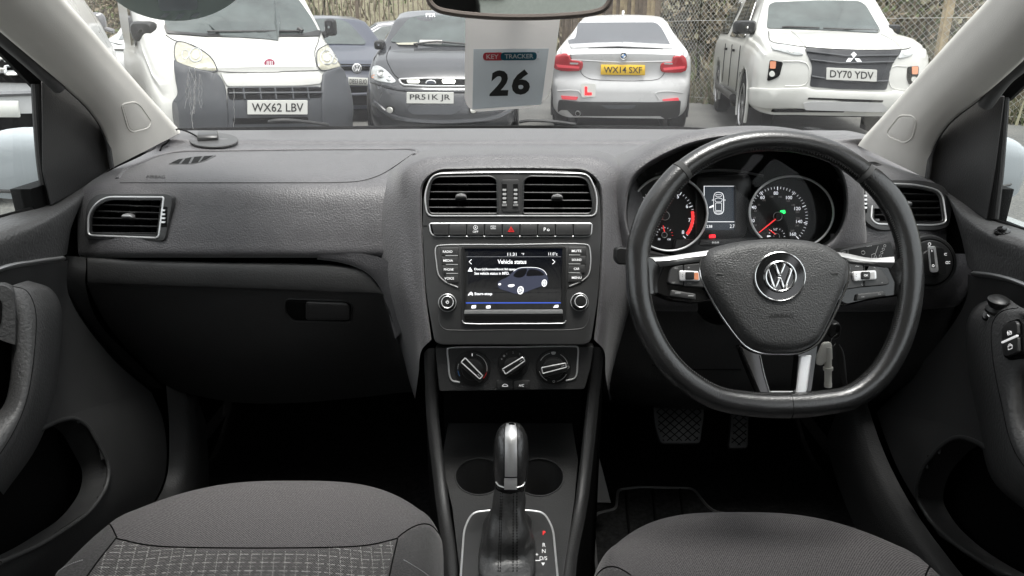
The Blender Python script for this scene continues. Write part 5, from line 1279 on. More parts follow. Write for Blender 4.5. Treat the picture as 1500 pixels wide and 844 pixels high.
    SP_ = lambda x, y, h=0.0: PX(x, y, side * (.712 - h))
    q = MB(); q.plate(SP_, rpoly(sail, 3), -.01, 0, 'lowplastic', bev=1.5); q.build('mirror_triangle', T_)
    q = MB(); X2 = .692
    q.tube([PX(x, y, side * X2) for x, y in se], .0105, 'rubber', 10); q.tube([PX(x, y, side * .697) for x, y in ps_], .004, 'rubber', 8)
    q.tube([PX(x + side * (-1), y, side * .717) for x, y in c2(fv, 4, False)], .0042, 'black', 8); q.tube([PX(x - side * -5 if lf else x + 6, y, side * .724) for x, y in c2(fv, 4, False)], .0045, 'lowplastic', 8)
    sl_ = [sill[0], sill[1], sill[1] + V((0, -.95, 0))]; q.tube(sl_, .003, 'black', 6)
    dv_ = (ftop[1] - ftop[0]).normalized(); ft = [ftop[0], ftop[1], ftop[1] + dv_ * .35, ftop[1] + dv_ * .35 + V((0, -.75, .0))]; ft[2].z = min(ft[2].z, 1.41); ft[3].z = 1.41; q.tube(ft, .012, 'black', 8); q.build('window_seal', T_)
    q = MB(); bot = sl_[-1]; poly = gq + [V((side * .735, bot.y, bot.z)), V((side * .735, bot.y, 1.42)), V((side * .735, ft[2].y, ft[2].z))]
    q.add(poly, [tuple(range(len(poly)))], 'side_glass'); q.build('window_glass', T_)
    # door mirror outside
    m_ = MB(); mb_ = MB()
    if lf: s1 = [(3, 186), (52, 210), (55, 262), (5, 268)]; c0, yy = (30, 262), 1
    cx = side * .90; cy = (1.36 if lf else 1.42); cz = .960 if lf else .945
    pr = [[V((cx - side * .115, cy + a, cz + b)) for a, b in ((-.03, -.045), (-.03, .045), (.02, .052), (.05, .0), (.02, -.05))]]
    def sec(x, k, dz=0): return [V((x, cy + a * k, cz + b * k + dz)) for a, b in ((-.035, -.055), (-.04, 0), (-.03, .058), (.02, .066), (.065, .03), (.07, -.02), (.03, -.06))]
    m_.loft([[c for c in sec(cx + side * q_, k, dz)] for q_, k, dz in ((-.135, .55, -.02), (-.12, .85, -.01), (-.05, 1.0, 0), (.05, 1.02, 0), (.10, .8, -.005), (.12, .35, -.01))], 5, 4, 'own_paint'); 
    m_.loft([[V((c.x, c.y, cz + (c.z - cz) * 1.0)) for c in sec(cx + side * q_, k, dz)] + [sec(cx + side * q_, k, dz)[0]] for q_, k, dz in ((-.12, .85, -.01), (.10, .8, -.005))], 3, 3, 'own_paint')
    m_.build('mirror_housing', T_)
    mb_.loft([[V((side * .75, cy + a, .93 + b)) for a, b in ((-.04, 0), (0, .03), (.05, 0), (0, -.03), (-.04, 0))], [V((side * .82, cy + a, .90 + b + (.02 if lf else 0))) for a, b in ((-.05, 0), (0, .03), (.06, 0), (0, -.03), (-.05, 0))], [V((side * .98, cy + a, .92 + b)) for a, b in ((-.04, 0), (0, .02), (.05, 0), (0, -.03), (-.04, 0))]], 4, 4, 'outblack'); mb_.build('mirror_foot', T_)
    return T_
door(-1); door(1)

# lower side trims between door and footwell
for side, pts, lab in ((-1, [(243, 560), (248, 640), (243, 705), (200, 775)], 'left'), (1, [(1270, 590), (1290, 650), (1315, 705), (1365, 785)], 'right')):
    q = MB(); a = [PX(x, y, side * .665) for x, y in pts]; a.append(a[-1] + V((0, -.4, -.0)))
    b = [p + V((-side * .03, .02, -.01)) for p in a]; c = [p + V((-side * .035, .06, -.12)) for p in a]
    q.loft([a, b, c], 5, 4, 'lowplastic'); tag(q.build('sill_trim'), ('black sill trim at the foot of the passenger door' if side < 0 else 'black sill trim at the foot of the driver door'), 'sill trim', 'sill trims')

# ================================================================== BODY SHELL (what closes the cabin)
car = thing('small_car', 'small car the photo is taken inside, with its windscreen, roof, pillars and bonnet', 'car', (0, 0, 0))
q = MB()
top = []
edgeL = [r for r in pl_rows[0]]; edgeR = [r for r in pr_rows[0]]
cenl = [V((0, 1.71, .985)), V((0, 1.50, 1.09)), V((0, 1.25, 1.205)), V((0, 1.0, 1.31)), V((0, .80, 1.385)), V((0, .64, 1.43))]
eL = [edgeL[0] + V((0, .03, -.03)), edgeL[1], edgeL[3], edgeL[5], edgeL[6], edgeL[7]]; eR = [edgeR[0] + V((0, .03, -.03)), edgeR[1], edgeR[3], edgeR[5], edgeR[6], edgeR[7]]
cols = []
for s in (0, .08, .3, .5, .7, .92, 1):
    row = []
    for a, b, c in zip(eL, cenl, eR):
        u = 2 * s - 1; w_ = u * u; e = a if u < 0 else c
        row.append(V((a.x + (c.x - a.x) * s, b.y * (1 - w_) + e.y * w_, b.z * (1 - w_) + e.z * w_)))
    cols.append(row)
q.loft(cols, 5, 4, 'windscreen_glass'); o_ws = q.build('windscreen', car, angle=80); wsk = Skin(q)
# tinted disc stuck to the screen (its printed code left out)
q = MB(); disc = [(x, y) for x, y in circ(257, -62, 118, 91, n=64)]
q.plate(wsk, disc, .001, .002, 'stickergreen', step=14); q.plate(wsk, rpoly([(226, -40), (284, -40), (290, 7), (288, 12), (238, 14), (233, 10)], 4), .002, .0026, 'card_grey', step=14)
for x in (240, 262, 284): q.plate(wsk, [(x, 18), (x + 9, 17), (x + 3, 26 - abs(x - 262) * .1), (x - 6, 26 - abs(x - 262) * .1)], .002, .0024, 'card_grey', step=8)
tag(q.build('windscreen_disc'), 'round grey green tinted disc stuck at the top left of the windscreen', 'sticker')
q = MB()
random.seed(3)
def streak(x, y, y1, amp, r):
    pts = []
    while y < y1: pts.append((x, y)); y += random.uniform(2, 5); x += random.uniform(-amp, amp)
    if len(pts) > 2: q.tube([wsk(a, b, .0009) for a, b in pts], [r * random.uniform(.5, 1.3) for _ in pts], 'dried', 4)
for i in range(7): streak(282 + random.uniform(-11, 14), random.uniform(98, 125), random.uniform(140, 188), 1.6, .00028)
streak(285, 100, 189, 1.5, .0006); streak(292, 108, 160, 1.6, .0004); streak(343, 130, 186, 1.0, .0004); streak(476, 40, 90, .6, .0002)
q.build('dried_water_marks', o_ws)
q = MB(); q.tube([PY(x, y, 1.69) + V((0, 0, -.002)) for x, y in c2([(262, 190), (350, 188.5), (500, 187), (750, 186), (1000, 188), (1230, 204)], 6, False)], .006, 'black', 6); q.build('screen_seal', o_ws)
q = MB()
q.box((0, -.55, 1.475), (1.30, 2.35, .03), 'headliner', bev=.01); q.box((0, .60, 1.45), (1.2, .06, .04), 'headliner', bev=.01); q.build('headliner', car)
q = MB(); q.box((0, -.58, 1.50), (1.36, 2.45, .015), 'own_paint', bev=.005)
for s in (-1, 1): q.box((s * .66, -.6, 1.44), (.06, 2.4, .06), 'own_paint', bev=.01)
q.build('roof', car)
for s in (-1, 1):
    q = MB(); q.box((s * .70, -.42, 1.18), (.08, .16, .60), 'pillar', bev=.02); q.build('door_pillar', car)
    q = MB(); q.box((s * .69, -1.50, 1.18), (.10, .40, .60), 'pillar', bev=.02); q.build('rear_pillar', car)
    q = MB(); q.box((s * .75, -1.15, .60), (.03, 1.6, .70), 'own_paint'); q.box((s * .70, -1.1, .62), (.03, 1.5, .66), 'doorlow'); q.build('rear_side_panel', car)
    q = MB(); q.add([V((s * .72, -1.3, .95)), V((s * .72, -.5, .95)), V((s * .70, -.5, 1.44)), V((s * .70, -1.3, 1.44))], [(0, 1, 2, 3)], 'side_glass'); q.build('rear_side_glass', car)
    q = MB(); q.box((s * .77, 1.9, .54), (.03, 1.35, .60), 'own_paint', bev=.01); q.build('front_wing', car)
q = MB(); q.box((0, -1.78, .62), (1.45, .05, .72), 'doorlow'); q.box((0, -1.73, 1.43), (1.3, .10, .10), 'headliner'); q.box((-.62, -1.74, 1.2), (.14, .08, .5), 'black'); q.box((.62, -1.74, 1.2), (.14, .08, .5), 'black'); q.build('tailgate', car)
q = MB(); q.add([V((-.58, -1.76, .96)), V((.58, -1.76, .96)), V((.58, -1.70, 1.40)), V((-.58, -1.70, 1.40))], [(0, 1, 2, 3)], 'rear_glass'); q.build('rear_window', car)
q = MB(); q.loft([[V((x, 1.76, .955 - .06 * (x / .7) ** 2)) for x in (-.72, -.4, 0, .4, .72)], [V((x, 2.1, .925 - .08 * (x / .7) ** 2)) for x in (-.72, -.4, 0, .4, .72)], [V((x, 2.45, .84 - .1 * (x / .7) ** 2)) for x in (-.70, -.4, 0, .4, .70)], [V((x, 2.6, .70 - .12 * (x / .7) ** 2)) for x in (-.66, -.4, 0, .4, .66)], [V((x, 2.62, .3)) for x in (-.66, -.4, 0, .4, .66)]], 4, 4, 'own_paint'); q.build('bonnet', car)
# wiper lying along the bottom of the screen
for a, b, lab in (((408, 184), (452, 186.5), 'wiper tip at the bottom of the windscreen in front of the white van'), ((775, 184), (812, 185.5), 'wiper tip at the bottom of the windscreen in front of the white saloon')):
    q = MB(); P = [wsk(x, y, -.012) for x, y in c2([(a[0] - 14, a[1] + 2), (a[0], a[1]), ((a[0] + b[0]) / 2, a[1] + .2), b, (b[0] + 30, b[1] + 4)], 3, False)]; q.tube(P, .004, 'outblack', 6); q.build('wiper_blade', car)
rs = thing('bench_seat', 'dark rear bench seat seen only in the rear view mirror', 'seat', (0, -1.0, .28))
q = MB(); q.box((0, -1.0, .48), (1.3, .5, .22), 'cloth_side', bev=.05); q.box((0, -1.28, .80), (1.3, .16, .56), 'cloth_side', bev=.05); q.build('bench', rs)
for x in (-.4, .4): q = MB(); q.box((x, -1.30, 1.12), (.26, .11, .14), 'cloth_side', bev=.04); q.build('headrest', rs)

# ================================================================== MIRROR, HANGING CARD, AERIAL
mr = thing('rear_view_mirror', 'interior rear view mirror with a brown grey rim at the top of the windscreen', 'mirror', PY(760, -20, .82))
mn = V((-.035, -1, -.035)); MP_ = Plane(PY(760, 0, .80), mn)
mo = c2([(624, -10), (629, 5), (640, 15), (665, 21), (710, 25.5), (760, 27), (820, 25.5), (870, 20), (886, 14), (895, 2), (899, -20), (899, -52), (880, -66), (760, -72), (640, -66), (622, -50), (621, -28)], 4)
q = MB(); q.plate(MP_, mo, -.022, .0, 'mirrorshell', bev=3, bh=.005, holes=[]); q.ptube(MP_, inset(mo, 2), .0035, .000, 'mirrorshell'); q.tube([MP_(760, -20, -.02), MP_(760, -60, -.06) + V((0, .03, .04))], .012, 'mirrorshell', 12); q.build('mirror_shell', mr)
q = MB(); vs, fs = fill2d(inset(mo, 5.5), 0); q.add([MP_(x, y, .0012) for x, y in vs], fs, 'mirror'); q.build('mirror_glass', mr)
cd = thing('hanging_card', 'white hanging card printed with the number 26 below the rear view mirror', 'card', PY(750, 90, .84))
CPn = Plane(PY(750, 95, .835), (.02, -1, .10)); q = MB()
q.plate(CPn, rpoly([(682, 10), (823, 10), (819, 40), (807, 133), (796, 150), (775, 158), (697, 164), (685, 157), (680.5, 145)], [1, 1, 5, 14, 12, 12, 10, 12, 12], 4), -.0016, 0, 'card', bev=.6); q.build('card_body', cd)
q = MB(); q.plate(CPn, [(693.8, 72), (804, 71.3), (793, 153.2), (692, 160.3)], 0, .0007, 'card_grey', bev=.4)
q.plate(CPn, rpoly([(707.5, 77.2), (735, 77), (735, 88.8), (707.5, 89)], [6, 1, 1, 6]), .0006, .0010, 'card_red')
q.plate(CPn, rpoly([(733.5, 77), (786.5, 76.5), (786, 88.3), (733, 88.8)], 6), .0006, .0013, 'card_blue')
q.text(CPn, 'KEY', 721.5, 83.3, 6.6, .0018, 'card_white', width=18, bold=.02, rot=-.01); q.text(CPn, 'TRACKER', 760.3, 82.7, 6.6, .0020, 'card_white', width=42, bold=.02, rot=-.01)
q.text(CPn, '\u00b0', 788, 76.5, 1.5, .001, 'print_dark'); q.plate(CPn, [(786.5, 86.2), (790, 86), (790, 86.6), (786.5, 86.8)], .0006, .001, 'print_grey')
q.text(CPn, '2', 730.5, 122, 37.5, .0012, 'print_dark', width=28, bold=.04, rot=-.02, shear=.12); q.text(CPn, '6', 762.8, 120.5, 37, .0012, 'print_dark', width=26.5, bold=.04, rot=-.02, shear=.08)
q.build('number_label', cd)
ae = thing('aerial_puck', 'small black square aerial puck on a round base on the left of the dashboard top', 'aerial', PZ(308, 206, 1.0))
AP = Plane(skin(313, 208, 0), (0, -.05, 1)); q = MB()
q.plate(AP, circ(313, 206, 36, 10.5, n=48), -.001, .0025, 'puckbase', bev=1.2); q.build('base_disc', ae)
q = MB(); q.plate(AP, rpoly([(289, 209), (321, 207.5), (320, 199), (291, 200.5)], 2.5), .002, .013, 'puck', bev=1.6, bh=.005); q.build('puck', ae)
q = MB(); cb_ = [AP(290, 205, .006), AP(283, 203, .009), AP(274, 201, .012), AP(262, 201, .016), skin(248, 208, .010), skin(240, 216, .004), skin(235, 222, .002)]
q.tube(cr(cb_, 6), .0017, 'black', 8); q.build('cable', ae)

# ================================================================== OUTSIDE: ground, bank, fences
def node_ground(name, cols, scale, rough=0.9, bump=0.3):
    m = mat(name, cols[0], rough); n = m.node_tree.nodes; l = m.node_tree.links; b = n['Principled BSDF']
    tc = n.new('ShaderNodeTexCoord'); a = n.new('ShaderNodeTexNoise'); a.inputs['Scale'].default_value = scale[0]; a.inputs['Detail'].default_value = 8; a.inputs['Roughness'].default_value = .7
    c = n.new('ShaderNodeTexNoise'); c.inputs['Scale'].default_value = scale[1]; c.inputs['Detail'].default_value = 4
    l.new(tc.outputs['Object'], a.inputs['Vector']); l.new(tc.outputs['Object'], c.inputs['Vector'])
    mx = n.new('ShaderNodeMath'); mx.operation = 'ADD'; l.new(a.outputs[0], mx.inputs[0]); l.new(c.outputs[0], mx.inputs[1])
    hf = n.new('ShaderNodeMath'); hf.operation = 'MULTIPLY'; hf.inputs[1].default_value = .5; l.new(mx.outputs[0], hf.inputs[0])
    r = n.new('ShaderNodeValToRGB'); els = r.color_ramp.elements; k = len(cols)
    els[0].position = .36; els[0].color = (*cols[0], 1); els[1].position = .64; els[1].color = (*cols[-1], 1)
    for i in range(1, k - 1): e = els.new(.36 + .28 * i / (k - 1)); e.color = (*cols[i], 1)
    l.new(hf.outputs[0], r.inputs[0]); l.new(r.outputs[0], b.inputs['Base Color'])
    bp = n.new('ShaderNodeBump'); bp.inputs['Strength'].default_value = bump; bp.inputs['Distance'].default_value = .02; l.new(c.outputs[0], bp.inputs['Height']); l.new(bp.outputs[0], b.inputs['Normal'])
node_ground('tarmac', [(.06, .062, .06), (.10, .10, .095), (.17, .165, .15)], (.6, 45), .8, .4)
node_ground('bank', [(.085, .075, .055), (.15, .14, .085), (.20, .18, .125), (.12, .14, .065)], (.5, 6), .95, .6)
for nm, c in (('leaf_green', (.10, .125, .05)), ('leaf_dry', (.19, .155, .105)), ('leaf_dark', (.055, .055, .035)), ('grass_pale', (.24, .225, .15))): mat(nm, c, .9)
g = MB(); NX = 60
g.grid([[V((-60 + 120 * i / 10, -40 + 52 * j / 6, 0)) for i in range(11)] for j in range(7)], 'tarmac')
g.grid([[V((-60 + 120 * i / 10, 12 + 60 * j / 6, 0)) for i in range(11)] for j in range(7)], 'tarmac')
tag(g.build('car_park'), kind='structure')
FL = [V((-16, 22, 0)), V((-9, 20.5, 0)), V((1.8, 16.8, 0)), V((3.3, 13.3, 0)), V((7.2, 9.9, 0)), V((11, 6.6, 0)), V((16, 2, 0))]
fl_ = cr(FL, 8)
b = MB(); rows = []
random.seed(11)
for k, (off, z) in enumerate(((.25, -.02), (.6, .12), (1.6, .5), (3.2, 1.3), (5.5, 2.6), (8.5, 4.2), (12, 5.6), (18, 6.5))):
    row = []
    for i, p in enumerate(fl_):
        a = fl_[max(0, i - 1)]; c = fl_[min(len(fl_) - 1, i + 1)]; t = (c - a).normalized(); nn = V((-t.y, t.x, 0))
        if nn.y < 0: nn = -nn
        row.append(p + nn * off + V((0, 0, z + (random.uniform(-.15, .15) * min(1, k / 2)))))
    rows.append(row)
b.loft(rows, 2, 3, 'bank'); o_bank = tag(b.build('grass_bank'), kind='structure'); bk = b.bvh()
u = MB()
for i in range(15000):
    s = random.random() * (len(fl_) - 1); k = int(s); p = fl_[k].lerp(fl_[min(k + 1, len(fl_) - 1)], s - k); t = (fl_[min(k + 1, len(fl_) - 1)] - fl_[k]).normalized(); nn = V((-t.y, t.x, 0)); nn = nn if nn.y > 0 else -nn
    off = .35 + 8.5 * random.random() ** 1.5; q = p + nn * off
    h = bk.ray_cast(V((q.x, q.y, 30)), V((0, 0, -1)))[0]
    if h is None: continue
    sz = random.uniform(.04, .13); a = random.uniform(0, 2 * pi); cl_n = sin(q.x * 1.1) + sin(q.y * 1.7 + q.x * .6)
    m_ = random.choices(['leaf_green', 'leaf_dry', 'leaf_dark', 'grass_pale'], [1.2 + .8 * (cl_n > .3), 2.0, .7, 1.2 + (cl_n < -.5)])[0]
    up_ = V((random.uniform(-.5, .5), random.uniform(-.5, .5), 1)) * random.uniform(.15, .5); d_ = V((cos(a), sin(a), random.uniform(-.3, .3))) * sz
    base = h + V((0, 0, random.uniform(0, .35) * (1 if cl_n > 0 else .3)))
    u.add([base - d_ * .5, base + d_ * .5, base + up_ + d_ * .15, base + up_ - d_ * .15], [(0, 1, 2, 3)], m_)
o = u.build('undergrowth', merge=0); tag(o, kind='stuff')
for x0, y0, h0, sp_ in ():
    pass
# bramble and ivy thicket behind the right hand fence, brown twigs on the left
def thicket(name, label, cx, cy, rx, ry, hz, n, cols, seedn):
    random.seed(seedn); q = MB()
    for i in range(n):
        a = random.uniform(0, 2 * pi); r = sqrt(random.random()); x = cx + rx * r * cos(a); y = cy + ry * r * sin(a); top = hz * (1 - .5 * r * r) * (.8 + .3 * sin(x * 2.3) * sin(y * 1.9))
        z = random.random() ** .7 * top; s = random.uniform(.035, .09); nx = V((random.gauss(0, 1), random.gauss(0, 1), random.gauss(0, 1))).normalized(); v1 = nx.orthogonal().normalized() * s; v2 = nx.cross(v1)
        p = V((x, y, z + .2)); q.add([p - v1, p + v2 * .6, p + v1, p - v2 * .6], [(0, 1, 2, 3)], random.choices([c for c, _ in cols], [w_ for _, w_ in cols])[0])
    t = thing(name, label, 'bush', (cx, cy, 0), 0, 'thickets behind the fences'); q.build('foliage', t, merge=0)
    q = MB()
    for i in range(26):
        x = cx + random.uniform(-rx, rx) * .8; y = cy + random.uniform(-ry, ry) * .8; p = [V((x, y, 0))]
        for k in range(5): p.append(p[-1] + V((random.uniform(-.2, .2), random.uniform(-.1, .1), hz / 5)))
        q.tube(p, [.022, .018, .014, .01, .007, .004], 'wood', 5)
    q.build('stem', t)
thicket('thicket', 'brown winter thicket behind the chain link fence, right of the pickup truck', 7.3, 12.6, 2.6, 1.6, 3.2, 6500, [('leaf_dry', 3), ('grass_pale', 2), ('leaf_dark', 1), ('leaf_green', 1)], 5)
thicket('thicket', 'dark brown thicket behind the chain link fence between the saloon and the pickup', 4.2, 16.2, 2.2, 1.2, 3.4, 6000, [('leaf_dry', 3), ('leaf_dark', 2), ('grass_pale', .6)], 6)
thicket('thicket', 'olive brown thicket beside the left windscreen pillar, behind the parked cars', -10.5, 21.5, 3.0, 1.4, 3.6, 6000, [('leaf_dry', 3), ('leaf_dark', 1), ('leaf_green', 1)], 8)
# rusty upright railings on the left, timber panel behind, chain link on the right
def along(a, b, step):
    L = (b - a).length; return [a.lerp(b, i * step / L) for i in range(int(L / step) + 1)]
t = thing('railing_fence', 'brown upright railings in front of the grass bank, behind the dark parked cars', 'fence', FL[1])
q = MB()
for a, b_ in ((FL[0], FL[1]), (FL[1], FL[2])):
    for p in along(a, b_, .13): q.box(p + V((0, 0, 1.25)), (.022, .02, 2.5), 'wood')
    for z in (.35, 2.2): q.tube([a + V((0, .03, z)), b_ + V((0, .03, z))], .03, 'wood', 4)
q.build('railings', t); 
for a, b_ in ((FL[0], FL[1]), (FL[1], FL[2])):
    for p in along(a, b_, 2.75):
        q = MB(); q.box(p + V((0, .05, 1.3)), (.07, .07, 2.6), 'wood'); q.build('post', t)
t = thing('timber_fence', 'brown upright timber slat fence behind the white saloon', 'fence', FL[2] + V((0, .5, 0)))
q = MB(); random.seed(2)
for p in along(FL[2] + V((-.6, .75, 0)), FL[3] + V((-.5, 1.0, 0)), .13): q.box(p + V((0, random.uniform(-.01, .01), 1.3)), (.10, .025, 2.6 + random.uniform(-.04, .04)), random.choice(['wood', 'wood', 'wood_pale']))
q.build('slats', t)
q = MB()
for z in (.5, 1.9): q.tube([FL[2] + V((-.6, .8, z)), FL[3] + V((-.5, 1.05, z))], .04, 'wood', 4)
q.build('rail', t)
t = thing('chain_link_fence', 'galvanised chain link fence along the car park behind the white pickup truck', 'fence', FL[4])
q = MB(); cell = .046
for a, b_ in ((FL[2], FL[3]), (FL[3], FL[4]), (FL[4], FL[5])):
    d_ = (b_ - a); L = d_.length; d_.normalize(); nrm_ = V((-d_.y, d_.x, 0)); n = int(L / cell); H_ = 2.7; m = int(H_ / cell); w_ = .0030
    for i in range(n):
        pts = []
        for k in range(m + 1):
            s_ = i * cell + (cell * .5 if (k + i) % 2 else -cell * .5) + cell * .5
            pts.append(a + d_ * s_ + V((0, 0, .04 + k * cell)))
        b0 = len(q.v)
        for p in pts: q.v += [p - d_ * w_, p + d_ * w_ + nrm_ * .002]
        for k in range(m): q.f.append((b0 + 2 * k, b0 + 2 * k + 1, b0 + 2 * k + 3, b0 + 2 * k + 2)); q.m.append('galv')
    for z in (.1, 1.4, 2.72): q.tube([a + V((0, 0, z)), b_ + V((0, 0, z))], .004, 'galv', 5)
q.build('wire_mesh', t, merge=0)
for p, mm, w_ in ((PY(1053, 100, 0.001), 'concrete', .1),):
    pass
def fence_post(x, y, m_, w_, lean=0):
    q = MB(); q.box((0, 0, 0), (w_, w_, 3.0), m_, bev=.01); o = q.build('post', None); o.location = (x, y, 1.5); o.rotation_euler = (0, lean, 0); o.parent = t; o.matrix_parent_inverse = world_inv(t)
bpy.context.view_layer.update()
fence_post(3.85, 12.88, 'galv', .075, .03); fence_post(6.2, 10.85, 'wood_pale', .11); fence_post(8.9, 8.5, 'wood_pale', .11); fence_post(1.8, 16.85, 'concrete', .12)
# low dead grass along the foot of the fence
random.seed(21); q = MB()
for i in range(5200):
    s = random.uniform(.0, 1.0) * 3; k = min(2, int(s)); a, b_ = FL[2 + k], FL[3 + k]; p = a.lerp(b_, s - k) + V((random.uniform(-.1, .3), random.uniform(-.12, .35), 0)); h_ = random.uniform(.08, .5) * random.random() ** .3; an = random.uniform(0, pi)
    d_ = V((cos(an), sin(an), 0)) * random.uniform(.006, .02); tp = p + V((random.uniform(-.12, .12), random.uniform(-.1, .1), h_))
    q.add([p - d_, p + d_, tp + d_ * .4, tp - d_ * .4], [(0, 1, 2, 3)], random.choice(['grass_pale', 'leaf_dry', 'grass_pale', 'leaf_green']))
tag(q.build('long_grass', merge=0), kind='stuff')
q = MB(); q.lathe([(0, 0), (.032, .001), (.03, .5), (.028, .72), (.012, .75), (0, .752)], (-.04, 9.0, 0), (0, 0, 1), 'post_white', 20); q.lathe([(.0335, .5), (.0335, .56)], (-.04, 9.0, 0), (0, 0, 1), 'red_print', 20); q.lathe([(.07, 0), (.065, .02), (.0, .021)], (-.04, 9.0, 0), (0, 0, 1), 'outblack', 20)
tag(q.build('marker_post'), 'thin white marker post on the tarmac between the black car and the white saloon', 'post')

# ================================================================== PARKED CARS
def body_shell(P):
    """P: W, zb, stations [(y, halfwidth, zbelt, ztop)], roofw, nose(z,x)->setback, Lf; rear likewise"""
    M = MB(); rings = []
    st = P['st']; ys = [s[0] for s in st]
    def interp(y):
        for i in range(len(st) - 1):
            if st[i][0] <= y <= st[i + 1][0]:
                t = (y - st[i][0]) / max(1e-6, st[i + 1][0] - st[i][0]); return [st[i][k] + (st[i + 1][k] - st[i][k]) * t for k in range(4)]
        return list(st[-1])
    Y = []
    for i in range(len(ys) - 1):
        k = max(1, int((ys[i + 1] - ys[i]) / .09))
        Y += [ys[i] + (ys[i + 1] - ys[i]) * j / k for j in range(k)]
    Y.append(ys[-1])
    for y in Y:
        _, w_, zb_, zt = interp(y); z0 = P['zb']; gh = max(0, zt - zb_)
        wr = w_ * .955 + (P['roofw'] - w_ * .955) * min(1, gh / P.get('gh', .5))
        half = [(0, z0), (w_ * .5, z0), (w_ * .86, z0), (w_ * .965, z0 + .07), (w_ * .99, z0 + .22), (w_, (z0 + zb_) * .52), (w_ * .995, zb_ - .14), (w_ * .975, zb_ - .03), (w_ * .955, zb_ + .005)]
        r = min(.09, gh * .5 + .01)
        half += [((w_ * .955 + wr) / 2 + .012 * min(1, gh * 3), zb_ + gh * .45), (wr + .0, zt - r), (wr - r * .35, zt - r * .3), (wr - r * 1.1, zt - r * .02 + .0), (wr * .5, zt + .018), (0, zt + .025)]
        pts = cr([(x, 0, z) for x, z in half], 4); ring = [V((p.x, y, p.z)) for p in pts]; ring += [V((-p.x, y, p.z)) for p in reversed(pts[1:-1])]
        rings.append(ring)
    M.grid(rings, P['paint'], closed_u=True)
    for rg, yy in ((rings[0], Y[0]), (rings[-1], Y[-1])):
        o2 = [(p.x, p.z) for p in rg]; vs, fs = fill2d(o2, .07); M.add([V((a, yy, b)) for a, b in vs], fs, P['paint'])
    Lf, Lr = P.get('Lf', .9), P.get('Lr', .7); y1 = Y[-1]
    for p in M.v:
        ax = abs(p.x) / P['W']; z = p.z; y = p.y
        if y < Lf: p.y = y + P['nose'](z, ax) * (1 - y / Lf) ** 1.5
        if y > y1 - Lr: p.y -= P['tail'](z, ax) * (1 - (y1 - y) / Lr) ** 1.5
    return M
def lerpt(tab, z):
    if z <= tab[0][0]: return tab[0][1]
    for (a, va), (b, vb) in zip(tab, tab[1:]):
        if z <= b: t = (z - a) / (b - a); t = t * t * (3 - 2 * t); return va + (vb - va) * t
    return tab[-1][1]
def nosef(tab, bx=.22, p=3.0): return lambda z, ax: lerpt(tab, z) + bx * min(1.05, ax * 1.0) ** p

